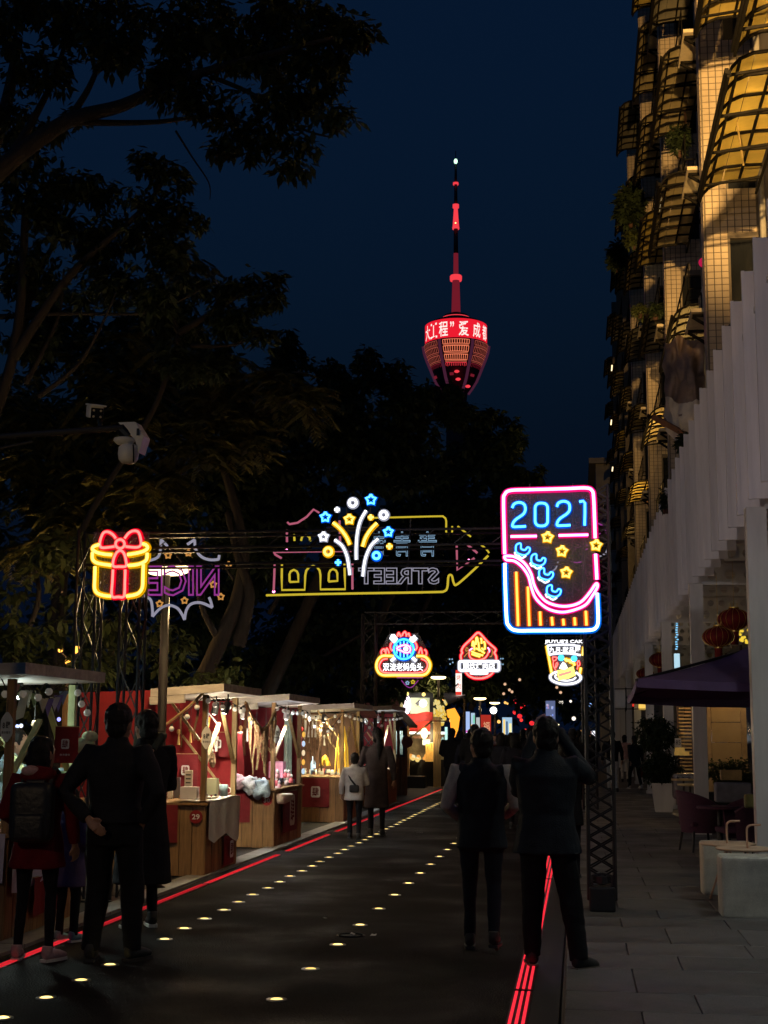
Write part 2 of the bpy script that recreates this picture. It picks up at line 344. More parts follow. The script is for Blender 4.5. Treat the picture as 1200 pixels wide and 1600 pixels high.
for pi_, yp in enumerate(piers):
    x0 = 2.36-XW; ztop = min(27., .535*yp+3.5)
    p = MB().bx(x0, x0+.44, yp, yp+.5, 4.75, 27.1).bx(x0+.44, 0, yp, yp+.5, 4.75, 7.5).build('pier', GROUT, apt)
    for k in range(7):
        z = FL[k]; MB().bx(x0+.44, 0, yp+.001, yp+.5, z+.35-.02, z+1.25).build('spandrel', GROUT, p)
    q = MB().bx(x0+.44, -.01, yp+.12, yp+.2, 7.5, 27).build('balcony_glazing', GLASS, p)
    if pi_ < 4:
        q = MB(); s_ = .118; nz = int((ztop-5)/s_)
        for a in range(nz):
            z = 5+a*s_; band = any(FL[k]+.35 < z < FL[k]+1.22 for k in range(7))
            for c_ in range(3 if not band else 7):
                xx = x0+.03+c_*s_*1.08
                q.box((xx+.055, yp-.006, z+.055), (.108, .014, .104))
        q.build('tile', TILE, p, kind='stuff')
        q = MB()
        for a in range(nz):
            for c_ in range(4): q.box((x0-.006, yp+.06+c_*.12, 5+a*s_+.055), (.014, .108, .104))
        q.build('tile', TILE, p, kind='stuff')
    for k in range(1, 7):                         # pale condenser shelf with an iron bracket beside each pier
        z = FL[k]-.55
        if vis(yp+2, z) and pi_ < 4:
            ya = yp+1.5
            q = MB().bx(2.22-XW, 0, ya, ya+1.5, z, z+.07).bx(2.6-XW, 0, ya+1.45, ya+1.5, z-.9, z).build('condenser_shelf', M('shelf_paint', (.6, .5, .34), rough=.7, var=.15), apt)
            for yy in (ya+.15, ya+1.2): r = MB(); r.beam((2.25-XW, yy, z-.05), (0, yy, z-.75), .05); r.beam((2.25-XW, yy, z-.03), (0, yy, z-.03), .05); r.build('bracket', IRON, q)
            if (k+pi_) % 3: ac = MB().bbox((2.62-XW, ya+.7, z+.34), (.32, .78, .52), .02).build('air_conditioner', M('ac_casing', (.5, .47, .42), rough=.6, var=.3), apt); MB().tube([(2.45-XW, ya+.55+.2*math.cos(a*.52), z+.34+.2*math.sin(a*.52)) for a in range(12)], .012, 4, True).build('fan_guard', IRON, ac)
for yp in (23.2, 33.9, 47.2, 56.8):               # rain pipes down the wall
    pipe = MB().tube([(-.10, yp, 4.8), (-.10, yp, 27)], .05, 8).build('rain_pipe', M('pipe_grey', (.25, .24, .22), rough=.6), apt)
# tall tiled return by the near end, mostly behind the fins
q = MB()
for k in range(6):
    z = 5.2+2.8*k
for (px_, py_, yy) in ((1147, 297, 27), (956, 575, 70), (955, 660, 70), (957, 733, 70), (1005, 392, 44), (1031, 320, 36)):
    c_ = P(px_, py_, yy); MB().beam(c_-Vector((XW, 0, 0))+Vector((0, -.5, 0)), c_-Vector((XW, 0, 0))+Vector((0, .5, 0)), .05).build('tube_lamp', E('tube_lamp_glow', (1, .78, .42), 2.2), apt)
# brown and white tarpaulin slung under the third awning
def tarp(u, v):
    c_ = P(1038+62*u, 530+135*v, 28.6-.8*u); s_ = math.sin(u*3.14)
    return c_+Vector((.10*noise.noise((u*6, v*5, 7)), -.35*s_*math.sin(v*2.6)+.34*noise.noise((u*4.5+v*2, v*3.5, 3))+.14*noise.noise((u*11, v*9+u*4, 5)), -.34*s_*v+.10*noise.noise((u*4, v*9, 9))))
q = MB(); q.sheet(tarp, 22, 22); o = q.build('tarpaulin', M('tarp', (.22, .15, .11), rough=.5, var=.6, scale=1.6, bump=.3, bscale=7), smooth=True)
tag(o, 'crumpled brown and pale tarpaulin slung below a window awning on the apartment block', 'tarpaulin')
def tarp2(u, v):
    c_ = tarp(u, .62+.4*v); return c_+Vector((0, -.12-.05*math.sin(u*9), -.1))
q = MB(); q.sheet(tarp2, 18, 8); q.build('pale_sheet', M('pale_tarp', (.72, .62, .48), rough=.6, var=.25, scale=2, bump=.3, bscale=8), o, True)
q = MB(); q.beam(P(1022, 652, 28.4), P(1092, 690, 27.6), .12, .1); q.build('tarp_batten', M('rust_wood', (.28, .12, .05), rough=.8), o)
# bamboo poles leaning through the near awning
b = MB(); b.tube([P(1143, 110, 18.5), P(1152, 190, 19.3)], .014, 5); b.tube([P(1150, 180, 19.2), P(1162, 258, 20.4)], .014, 5); tag(b.build('bamboo_pole', M('bamboo', (.5, .36, .14), rough=.5)), 'pale bamboo pole stuck through the brightest yellow awning', 'pole')

# added unseen warm floods on the canopy roof behind the fins, lighting the awnings
ADDED_FLOOD = MB().box((0, 0, 0), (.3, .1, .22)).box((0, 0, -.18), (.06, .06, .16)).mesh('added_flood', STEEL)
for i, (yy, pw, ty, tz) in enumerate(((14.2, 420, 15.4, 12), (18.9, 420, 20.5, 12), (29.6, 650, 31.5, 13), (39.5, 800, 41.5, 13), (50.5, 650, 53, 13), (60, 450, 63, 13))):
    f = link('added_flood', ADDED_FLOOD, None, (2.25, yy, 7.0)); MB().tube([(0, 0, -.2), (0, 0, -2.26)], .03, 6).build('stand', STEEL, f); tag(f, 'added unseen black flood on the canopy roof behind the fins', 'added_flood', 'added floods on the canopy roof')
    d = light('awning_fill', 'SPOT', None, (2.25, yy, 7.12), pw, (1, .60, .17), .15, 125, (2.15, ty, tz), .8)
    d.parent = f; d.matrix_parent_inverse = Matrix.Translation((-2.25, -yy, -7.0))

# ------------------------------------------------------------ far end of the terrace: a lower block beyond the apartments
fb = thing('far_building', 'dark low block with a flat roof at the far end of the terrace', 'building', (2.5, 104, 0))
MB().bx(-.9, 10, 0, 20, 0, 21.5).build('wall', WALL, fb); MB().bx(-1.4, 10.3, -.4, 20, 21.5, 21.9).build('roof_slab', WALL, fb)
for k in range(5): MB().bx(-.96, -.88, 2, 5, 4+3.4*k, 5.6+3.4*k).build('window', GLASS, fb)

# ------------------------------------------------------------ television tower far behind
TY = 776.; PXM = TY/2200*1.03
tc0 = P(712.5, 520, TY); tow = thing('television_tower', 'tall television tower lit red with a glowing text ring and lattice mast', 'tower', (tc0.x, TY, 0))
def tz(y, r=0.): return P(712.5, y, TY-r*PXM*.98).z          # height of a point on the near face at radius r
CONC = M('tower_concrete', (.09, .035, .04), rough=.8, var=.3, scale=.05); TRED = E('tower_red', (1., .055, .075), .95); TDIM = E('tower_dim_red', (.20, .012, .025), .8); TWARM = E('tower_window_glow', (1., .24, .12), 1.15)
def lat(prof_, name, m, n=24): return MB().lathe([(r*PXM, tz(y, r)) for y, r in prof_], (0, 0, 0), n).build(name, m, tow, True)
lat([(1010, 19), (640, 15), (612, 17.5), (603, 23), (590, 30), (578, 34.5), (550, 44.5), (534, 49), (527, 49.5)][::1], 'pod', CONC, 36)
lat([(527, 48.6), (497, 48.6)], 'led_ring', E('led_red', (.85, .012, .03), 1.), 48)
lat([(497, 48), (494, 40), (492, 20), (488, 19), (487, 8)], 'ring_roof', CONC)
lat([(492.5, 22), (491, 22)], 'roof_light_ring', TRED)
lat([(490, 7.2), (436, 5.6)], 'mast_base', TDIM); lat([(436, 9), (433, 9.5), (429, 9.5), (428, 8.5)], 'red_collar', TRED)
lat([(428, 4), (395, 3.6)], 'mast_section', TDIM); lat([(395, 3.6), (356, 3.4)], 'mast_section', STEEL)
lat([(356, 5.5), (353, 5.5)], 'red_collar', TRED); lat([(353, 5.2), (340, 4.2), (324, 3)], 'lit_section', TRED); lat([(323, 5), (318, 5)], 'red_collar', TRED)
lat([(318, 2.8), (287, 2.5)], 'mast_section', STEEL); lat([(287, 4.4), (284, 4.4)], 'red_collar', TRED); lat([(284, 2.2), (256, 1.8)], 'mast_section', STEEL)
MB().ball((0, 0, tz(252)), (1.1, 1.1, 1.6)).build('beacon', E('beacon_glow', (.55, 1., .7), 2.0), tow); MB().ball((0, -1.4, tz(350)), .6).build('beacon', E('amber_glow', (1, .6, .2), 3), tow)
MB().tube([(0, 0, tz(256)), (0, 0, tz(236))], .25, 5).build('mast_tip', STEEL, tow)
# ring lettering
face0 = math.atan2(-TY, -tc0.x)                   # towards the camera
def ringpt(R, z, off_ang): a = face0+off_ang; return (R*math.cos(a), R*math.sin(a), z)
q = MB(); Rr = 48.9*PXM
for ch, offp, wpx in (('大', -44, 16), ('工', -34.5, 15), ('程', -19.5, 15), ('”', -6, 6), ('爱', 12, 16), ('成', 32, 15), ('都', 44.5, 16)):
    a0 = math.asin(max(-.985, min(.985, offp/48.6))); hw = wpx/48.6/2
    zl, zh = (tz(524.5, 48.6), tz(501, 48.6)) if ch != '”' else (tz(511, 48.6), tz(502, 48.6))
    put_text(q, ch, lambda x, z, d: ringpt(Rr, z, x), a0-hw, a0+hw, zl, zh, 0, .012)
q.build('lettering', E('led_white', (1, .86, .80), 1.1), tow)
# window rows between dark ribs
rows = [(529.5, 538.3, 49.3, 47.6), (539.5, 551.3, 47.2, 43.6), (553, 564.3, 43.2, 38.8), (565.8, 576.2, 38.4, 33.6)]
for si in range(-2, 3):
    for ri, (ya, yb, ra, rb) in enumerate(rows):
        q = MB(); half = R_(24); n_ = 11; c_ = R_(60)*si; ra2, rb2 = ra*1.03*PXM, rb*1.03*PXM; za, zb = tz(ya, ra), tz(yb, rb)
        def pt(u, v): return Vector(ringpt(ra2+(rb2-ra2)*v, za+(zb-za)*v, c_-half+2*half*u))
        for v0, v1 in ((0, .08), (.76, .83), (.95, 1.0)): q.sheet(lambda u, v: pt(u, v0+(v1-v0)*v), n_, 1)
        for k in range(n_+1): q.add([pt((k-.11)/n_, .05), pt((k+.11)/n_, .05), pt((k+.11)/n_, .78), pt((k-.11)/n_, .78)], [(0, 1, 2, 3)])
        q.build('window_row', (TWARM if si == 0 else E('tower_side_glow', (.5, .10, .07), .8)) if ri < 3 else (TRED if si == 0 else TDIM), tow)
for si in range(-3, 3):                           # slender concrete ribs down the pod, light on them put in as emission
    a_ = R_(30+60*si); MB().tube([Vector(ringpt(r_*PXM*1.04, tz(y_, r_), a_)) for y_, r_ in ((528, 49.6), (540, 47.6), (552, 44), (566, 39), (578, 34.8), (590, 30.3), (603, 23.4), (612, 18))], .9, 6).build('rib', E('rib_painted_light', (.055, .012, .03), 1), tow)
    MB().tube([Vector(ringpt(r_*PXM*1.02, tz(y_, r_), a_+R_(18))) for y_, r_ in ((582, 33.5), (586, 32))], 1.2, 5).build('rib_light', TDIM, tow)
for (px_, py_) in ((719, 602), (734, 613), (717, 590)): MB().ball(P(px_, py_, TY)-Vector(tow.location)+Vector((0, -14, 0)), (1.5, 1.5, .8)).build('red_beacon', TRED, tow)

# added cool ceiling lamps out of view, brightening the near column and seat blocks
for i, (x_, y_, pw) in enumerate(((2.7, 9.6, 95), (2.6, 13.0, 100))):
    t = thing('added_ceiling_lamp', ('added cool round ceiling lamp in the near end of the canopy', 'second added cool ceiling lamp, just behind the near column')[i], 'ceiling lamp', (x_, y_, 4.5)); MB().lathe([(.08, -.03), (.10, -.02), (.10, .06)], n=16).build('housing', STEEL, t); MB().lathe([(.004, -.034), (.078, -.032)], n=16).build('lens', E('added_cool_lens', (.8, 1, .92), 4), t)
    light('downlight', 'SPOT', t, (0, 0, -.06), pw, (.93, 1, .90), .08, 150, (-.4, .4, -3), .9)  # light of the added ceiling lamps

# added warm flood on an unseen mast by the viewpoint, washing the upper storeys
t = thing('added_mast', 'added tall mast with a warm flood beside the viewpoint, aimed at the upper apartment storeys', 'added_flood', (1.15, 4.6, 0)); MB().lathe([(.09, 0), (.06, 8.6)], n=10).build('pole', STEEL, t); MB().box((0, .05, 8.75), (.4, .14, .3)).build('lamp_head', STEEL, t); MB().box((0, .13, 8.75), (.34, .02, .24)).build('lens', E('added_mast_lens', (1, .6, .2), 6), t)
light('storey_fill', 'SPOT', t, (0, .3, 8.75), 40000, (1, .58, .18), .15, 38, (4.2, 21, 15.4), .5)
t = thing('added_mast', 'added short mast with a neutral flood behind the viewpoint, washing the louvre fins', 'added_flood', (-2.6, -3, 0)); MB().lathe([(.07, 0), (.05, 4.2)], n=10).build('pole', STEEL, t); MB().box((0, -.05, 4.4), (.3, .12, .22)).build('lamp_head', STEEL, t)
light('fin_fill', 'SPOT', t, (0, .1, 4.4), 1250, (1, .87, .86), .12, 24, (4.9, 32, 7.2), .6)  # added light from behind the viewpoint to brighten the fins
# ------------------------------------------------------------ trees
def leafmat(name, c, tr=.25):
    m = M(name, c, rough=.55, var=.35, scale=1.5, spec=.3); n = m.node_tree.nodes; l = m.node_tree.links
    t = n.new('ShaderNodeBsdfTranslucent'); t.inputs[0].default_value = (c[0]*1.2, c[1]*1.2, c[2]*.6, 1); x = n.new('ShaderNodeMixShader'); x.inputs[0].default_value = tr
    l.new(n['Principled BSDF'].outputs[0], x.inputs[1]); l.new(t.outputs[0], x.inputs[2]); l.new(x.outputs[0], n['Material Output'].inputs[0]); return m
LEAF = leafmat('broad_leaf', (.045, .060, .022)); LEAF2 = leafmat('feather_leaf', (.10, .095, .03)); LEAF3 = leafmat('dark_leaf', (.03, .045, .02)); LEAF4 = leafmat('hedge_leaf', (.08, .095, .03))
def leaf_mesh(name, base, dirs, size, wid, mat, fold=.25):
    """many folded leaf blades: base points, directions, lengths"""
    n = len(base); d = dirs/np.linalg.norm(dirs, axis=1)[:, None]
    side = np.cross(d, rng.normal(size=(n, 3))*.35+np.array([0, 0, 1.])); side /= np.linalg.norm(side, axis=1)[:, None]+1e-9
    nrm = np.cross(side, d); s = size[:, None]
    mid = base+d*s*.5-nrm*s*fold*.2
    v = np.stack([base, mid+side*s*wid+nrm*s*fold*.12, base+d*s-np.array([0, 0, .12])*s, mid-side*s*wid+nrm*s*fold*.12], 1).reshape(-1, 3)
    me = bpy.data.meshes.new(name); me.vertices.add(4*n); me.vertices.foreach_set('co', v.astype(np.float32).ravel())
    me.loops.add(4*n); me.loops.foreach_set('vertex_index', np.arange(4*n, dtype=np.int32)); me.polygons.add(n)
    me.polygons.foreach_set('loop_start', np.arange(0, 4*n, 4, dtype=np.int32)); me.materials.append(mat); me.update(calc_edges=True); return me
def blob_points(c, r, n, gap=.0, fq=1.0, shell=.35):
    """random points in an ellipsoid, opened up by noise gaps"""
    out = []
    while len(out) < n:
        p = rng.normal(size=3); p /= np.linalg.norm(p); p = p*(rng.random()**shell)
        q = np.array(c)+p*np.array(r)
        if gap and noise.noise(Vector(q*fq)) < gap-.35+rng.random()*.15: 
            if rng.random() < .93: continue
        out.append(q)
    return np.array(out)
def rosettes(pts, per=8, L=.14, droop=.5):
    n = len(pts); b = np.repeat(pts, per, 0); az = rng.random(n*per)*2*np.pi; th = rng.normal(droop, .45, n*per)
    d = np.stack([np.cos(az)*np.cos(th), np.sin(az)*np.cos(th), -np.sin(th)], 1); b = b+d*.03+rng.normal(size=(n*per, 3))*.03
    return b, d, L*rng.uniform(.6, 1.2, n*per)
def fronds(pts, pairs=11, L=.55, leaf=.15):
    B = []; D = []; S = []
    for p in pts:
        az = rng.random()*6.28; d = np.array([math.cos(az), math.sin(az), rng.normal(-.15, .3)]); d /= np.linalg.norm(d); sd = np.cross(d, [0, 0, 1]); sd /= np.linalg.norm(sd); LL = L*rng.uniform(.7, 1.2)
        for k in range(pairs):
            t = (k+1)/pairs; q = p+d*LL*t-np.array([0, 0, .35])*LL*t*t
            for s in (-1, 1): B.append(q); D.append(sd*s+d*.55-np.array([0, 0, .35])); S.append(leaf*(1.05-.55*abs(t-.4)))
    return np.array(B), np.array(D), np.array(S)
def tree(name, label, base, trunk, limbs, blobs, kind='rosette', mat=None, dens=1., L=.14, wid=.2, gap=.35, fq=.9, per=8, group='trees along the left side'):
    """trunk and limbs: lists of (points, radii); blobs: (px, py, distance, rx, ry) sized in photograph pixels at that distance"""
    t = thing(name, label, 'tree', base, 0, group); o = Vector(base)
    q = MB()
    for pts, ra, rb in trunk: c_ = rail([Vector(p)-o for p in pts], 6); q.tube(c_, [ra+(rb-ra)*i/(len(c_)-1) for i in range(len(c_))], 9)
    q.build('trunk', BARK, t, True)
    for pts, ra, rb in limbs: c_ = rail([Vector(p)-o for p in pts], 5); MB().tube(c_, [ra+(rb-ra)*i/(len(c_)-1) for i in range(len(c_))], 7).build('limb', BARK, t, True)
    Bs = []; Ds = []; Ss = []
    for px, py, Y, rx, ry in blobs:
        c_ = np.array(P(px, py, Y)); k = Y/F; r = np.array([rx*k, (rx+ry)/2*k*.9, ry*k])
        n = int(dens*150*(r[0]*r[2]+r[0]*r[1]+r[1]*r[2])/3*1.0)+4; n = min(n, 5200)
        pts = blob_points(c_, r, n, gap, fq)
        B, D, S = rosettes(pts, per, L) if kind == 'rosette' else fronds(pts, leaf=L)
        Bs.append(B-np.array(o)); Ds.append(D); Ss.append(S)
    me = leaf_mesh('crown', np.concatenate(Bs), np.concatenate(Ds), np.concatenate(Ss), wid, mat or LEAF); link('crown', me, t)
    return t
def PP(l): return [P(*p) for p in l]
b1 = Vector((-8.2, 15, 0))
tree('broadleaf_tree', 'black silhouetted broadleaf tree reaching over the street at the upper left', b1, [([b1, (-8.0, 15, 3), (-7.6, 15, 6), P(-60, 330, 15)], .24, .15)],
     [(PP([(-60, 330, 15), (0, 265, 15), (100, 192, 15), (190, 165, 14.8), (270, 128, 14.5), (400, 90, 14), (520, 60, 13.6)]), .13, .02),
      (PP([(105, 190, 15), (180, 192, 15), (250, 190, 14.8), (330, 182, 14.5), (420, 200, 14.2)]), .045, .012), (PP([(20, 240, 15), (50, 190, 15.2), (85, 120, 15.4), (110, 40, 15.6)]), .06, .02),
      (PP([(105, 190, 15), (140, 135, 15), (170, 60, 15.2)]), .05, .02), (PP([(275, 205, 14.6), (300, 245, 14.5), (326, 285, 14.5), (328, 312, 14.5)]), .014, .004), (PP([(-60, 330, 15), (0, 200, 15.5), (30, 60, 15.5)]), .12, .05),
      (PP([(330, 120, 14.5), (400, 150, 14.2), (470, 200, 14), (520, 215, 14)]), .03, .008), (PP([(240, 140, 14.7), (300, 70, 14.6), (350, 20, 14.5)]), .03, .01)],
     [(50, 30, 15, 90, 60), (60, 110, 15, 60, 40), (165, 30, 15, 90, 55), (190, 80, 14.8, 60, 40), (300, 25, 14.6, 90, 45), (320, 85, 14.5, 85, 45), (270, 130, 14.6, 60, 35), (430, 25, 14.2, 80, 42), (420, 95, 14.2, 75, 45),
      (515, 25, 13.9, 40, 30), (545, 50, 13.8, 34, 26), (565, 45, 13.8, 24, 18), (490, 80, 13.9, 48, 38), (510, 125, 13.9, 38, 30), (520, 180, 13.9, 34, 24), (430, 155, 14.1, 66, 38), (340, 150, 14.4, 66, 36), (395, 205, 14.1, 52, 28), (468, 222, 14, 36, 22), (455, 255, 14, 34, 18), (395, 245, 14.1, 14, 14), (350, 230, 14.3, 26, 20), (120, 175, 15.2, 30, 14), (20, 175, 15.3, 30, 30), (80, 200, 15.3, 30, 16)],
     'rosette', LEAF3, 4.2, .15, .21, .24, 1.3, 7)
b2 = Vector((-8.6, 18, 0))
tree('broadleaf_tree', 'dark broadleaf tree with drooping leaf clusters below the overhanging tree at the left edge', b2, [([b2, (-8.4, 18, 4), P(20, 560, 18), P(40, 330, 18)], .12, .05)],
     [(PP([(20, 560, 18), (110, 430, 18), (220, 330, 17.8), (270, 260, 17.6)]), .08, .015), (PP([(20, 560, 18), (60, 430, 18.5), (130, 300, 18.5)]), .07, .015), (PP([(0, 495, 18.2), (100, 490, 18.2), (230, 488, 18.1), (320, 450, 18)]), .04, .01), (PP([(40, 600, 18.2), (90, 500, 18.3), (100, 420, 18.2)]), .04, .012), (PP([(60, 620, 18), (130, 560, 18), (190, 440, 18)]), .04, .012)],
     [(45, 235, 18, 60, 40), (60, 290, 18, 75, 40), (120, 270, 18, 40, 32), (150, 300, 17.9, 36, 26), (40, 350, 18, 70, 45), (240, 260, 17.7, 34, 32), (270, 270, 17.6, 32, 28), (225, 310, 17.8, 45, 30), (275, 335, 17.7, 38, 26), (180, 360, 18, 70, 40), (100, 370, 18.1, 70, 40), (250, 390, 17.8, 56, 40), (60, 430, 18.3, 70, 40), (150, 440, 18.2, 70, 45), (250, 450, 17.9, 66, 40), (310, 345, 17.7, 18, 10), (40, 520, 18.4, 60, 40)],
     'rosette', LEAF3, 3.4, .16, .21, .34, 1.5, 7)
b3 = Vector((-8.0, 21, 0))
tree('broadleaf_tree', 'dark broadleaf tree whose single leafy branch points right into the blue sky', b3, [([b3, (-7.9, 21, 4), P(240, 640, 21), P(280, 520, 21)], .06, .035)],
     [(PP([(280, 520, 21), (330, 490, 20.8), (385, 455, 20.6), (430, 435, 20.5)]), .06, .012), (PP([(280, 520, 21), (240, 440, 21)]), .05, .015), (PP([(300, 540, 21), (360, 540, 20.8), (410, 520, 20.6)]), .04, .012)],
     [(300, 445, 21, 40, 26), (350, 455, 20.8, 34, 18), (390, 440, 20.6, 28, 18), (420, 435, 20.5, 24, 14), (425, 465, 20.5, 16, 20), (400, 475, 20.6, 26, 18), (340, 500, 20.8, 50, 34), (270, 500, 21.2, 55, 40), (370, 510, 20.8, 30, 22), (410, 525, 20.6, 22, 16), (300, 560, 21, 60, 40)],
     'rosette', LEAF3, 3.6, .17, .21, .30, 1.3, 7)
b4 = Vector((-7.6, 24, 0))
tree('feathery_tree', 'olive feathery-leaved tree spreading over the stalls, dimly lit by the lamp', b4, [([b4, P(345, 1000, 24), P(372, 930, 24), P(380, 850, 24), P(350, 730, 24)], .17, .07), ([P(372, 1010, 24), P(385, 960, 24), P(389, 920, 23.9), P(372, 870, 23.9), P(355, 800, 24)], .13, .05)],
     [(PP([(350, 730, 24), (300, 650, 24), (220, 600, 24)]), .06, .015), (PP([(350, 730, 24), (400, 660, 23.7), (470, 610, 23.4)]), .05, .012), (PP([(345, 1005, 24), (320, 960, 23.8), (300, 900, 23.6), (262, 850, 23.4)]), .07, .02), (PP([(365, 905, 24), (345, 880, 24), (325, 870, 24)]), .03, .015)],
     [(210, 560, 24, 110, 50), (330, 590, 24, 90, 45), (420, 600, 23.6, 60, 36), (470, 620, 23.4, 46, 26), (150, 640, 24, 120, 60), (280, 660, 23.8, 110, 50), (360, 665, 23.6, 70, 34), (395, 690, 23.6, 30, 18), (80, 740, 24, 100, 60), (220, 740, 24, 110, 50), (90, 840, 24.5, 90, 60), (200, 830, 24.5, 70, 50), (40, 620, 24.5, 80, 60), (330, 700, 23.8, 60, 30), (295, 415, 22.6, 22, 40)],
     'frond', LEAF2, .95, .20, .19, .30, .8)
b5 = Vector((-8.5, 33, 0))
tree('dense_tree', 'dense black evergreen tree rising left of the red tower', b5, [([b5, P(500, 900, 33), P(520, 760, 33)], .2, .1)], [(PP([(520, 760, 33), (560, 660, 33), (575, 570, 33)]), .08, .02), (PP([(420, 960, 32), (480, 860, 32), (560, 790, 32.5), (610, 740, 33)]), .06, .02)],
     [(448, 540, 33, 20, 30), (452, 580, 33, 40, 40), (510, 590, 33, 34, 30), (572, 560, 33, 18, 26), (590, 590, 33, 40, 30), (540, 610, 33, 50, 40), (625, 585, 33, 18, 26), (640, 620, 33, 40, 30), (600, 650, 33, 70, 50), (500, 660, 32.5, 80, 60), (430, 640, 32, 60, 50), (690, 610, 34, 34, 16), (680, 650, 34, 50, 36), (560, 730, 33, 100, 60), (660, 710, 34, 70, 50), (460, 760, 32, 100, 60), (715, 640, 34, 30, 22), (400, 720, 30, 70, 60)],
     'rosette', LEAF3, 2.0, .24, .23, .2, .8, 7)
b6 = Vector((-7.5, 44, 0))
tree('dense_tree', 'black rounded tree just right of the tower foot above the arrow sign', b6, [([b6, P(600, 950, 44), P(700, 800, 44)], .22, .1)], [(PP([(700, 800, 44), (760, 700, 44), (800, 670, 44)]), .08, .02), (PP([(640, 1010, 44), (690, 900, 44), (780, 820, 44)]), .09, .02)],
     [(745, 660, 44, 34, 20), (775, 645, 44, 18, 14), (795, 665, 44, 18, 22), (812, 690, 44, 8, 8), (760, 700, 44, 60, 34), (720, 740, 44, 80, 40), (800, 745, 44, 34, 18), (835, 745, 44, 17, 22), (780, 790, 44, 70, 40), (680, 800, 43, 90, 50), (600, 850, 42, 100, 60)],
     'rosette', LEAF3, 1.6, .30, .24, .16, .7, 7)
b7 = Vector((-9, 60, 0))
tree('dense_tree', 'low dark tree canopy closing the far end of the street', b7, [([b7, (-8, 60, 5), P(700, 960, 60)], .3, .15)], [(PP([(700, 960, 60), (780, 900, 60), (850, 850, 60)]), .12, .04), (PP([(735, 1110, 62), (760, 1030, 62), (800, 960, 62)]), .14, .06)],
     [(700, 900, 60, 130, 70), (800, 860, 60, 90, 60), (860, 830, 62, 50, 50), (880, 900, 62, 60, 70), (780, 980, 60, 110, 50), (640, 980, 56, 120, 60), (860, 1000, 64, 60, 50), (840, 1070, 66, 60, 40), (740, 1050, 62, 90, 40), (540, 960, 50, 110, 80)],
     'rosette', LEAF3, .8, .36, .26, .12, .5, 7)
b8 = Vector((3, 118, 0))
tree('dense_tree', 'distant dark tree between the street end and the apartment terrace', b8, [([b8, (3, 118, 8)], .3, .2)], [], [(930, 800, 118, 24, 50), (905, 860, 118, 40, 60), (925, 930, 118, 40, 60), (880, 1010, 118, 50, 60), (935, 1040, 112, 24, 60), (945, 760, 118, 14, 20), (905, 1090, 118, 40, 40)], 'rosette', LEAF3, .25, .45, .26, .1, .3, 7)
b9 = Vector((-9.4, 17, 0))
tree('shrub_tree', 'olive shrubby tree behind the nearest stalls at the left edge', b9, [([b9, (-9.3, 17, 2), (-9.2, 17, 4)], .12, .06), ([(-8.7, 17.5, 0), (-8.5, 17.5, 2.2), (-8.2, 17.6, 4)], .1, .05)], [(PP([(20, 1030, 17), (60, 940, 17), (50, 860, 17)]), .05, .02)],
     [(60, 900, 17, 80, 50), (40, 980, 17, 90, 50), (120, 960, 18, 60, 50), (70, 1050, 17.5, 110, 40), (200, 1000, 19, 60, 50), (270, 1010, 20, 60, 60), (340, 1050, 21, 50, 36), (110, 860, 18, 50, 40)],
     'rosette', LEAF4, 1.3, .18, .22, .36, 1.0, 6)
b10 = Vector((-10, 40, 0))
tree('dense_tree', 'dark tree filling the gap behind the far stalls', b10, [([b10, (-9.8, 40, 4), (-9.5, 40, 7)], .2, .1)], [(PP([(410, 1070, 38), (470, 960, 38), (560, 880, 38)]), .1, .03), (PP([(400, 1085, 36), (480, 1040, 36), (620, 960, 37)]), .08, .03)],
     [(420, 900, 38, 90, 60), (500, 1000, 38, 100, 50), (420, 1040, 36, 90, 40), (560, 1070, 42, 80, 40), (330, 960, 34, 60, 60), (420, 820, 37, 90, 50), (530, 1110, 42, 60, 30), (650, 1070, 48, 50, 40)],
     'rosette', LEAF3, 1.3, .27, .24, .2, .7, 7)
b11 = Vector((-11, 29, 0))
tree('dense_tree', 'broad black tree filling the background behind the lamp-lit tree', b11, [([b11, (-11, 29, 5), (-10.6, 29, 9)], .22, .1)], [(PP([(250, 800, 29), (300, 700, 29), (380, 620, 29)]), .08, .03)],
     [(300, 620, 29, 130, 90), (150, 600, 29, 130, 100), (40, 700, 29, 120, 100), (200, 740, 29, 130, 80), (330, 760, 29, 110, 80), (410, 640, 29.5, 70, 60), (60, 830, 29, 110, 70), (250, 860, 29, 120, 60), (380, 860, 30, 90, 70), (240, 520, 29.5, 90, 50), (120, 500, 29, 80, 60)],
     'rosette', LEAF3, 1.5, .25, .24, .24, .6, 7)
# far wood closing the view behind the stalls, one uncountable mass
pts = np.concatenate([blob_points((x, 95+random.uniform(-8, 8), random.uniform(2, 9)), (7, 4, 6), 260) for x in np.arange(-60, 2, 5)])
B_, D_, S_ = rosettes(pts, 7, .6); link('woods', leaf_mesh('woods', B_, D_, S_, .3, LEAF3), kind='stuff')
pts = np.concatenate([blob_points((-12-random.random()*2, y_, random.uniform(.5, 3)), (1.4, 1.6, 2.2), 240) for y_ in np.arange(13, 60, 2.2)])
B_, D_, S_ = rosettes(pts, 7, .22); link('undergrowth', leaf_mesh('undergrowth', B_, D_, S_, .24, LEAF4), kind='stuff')

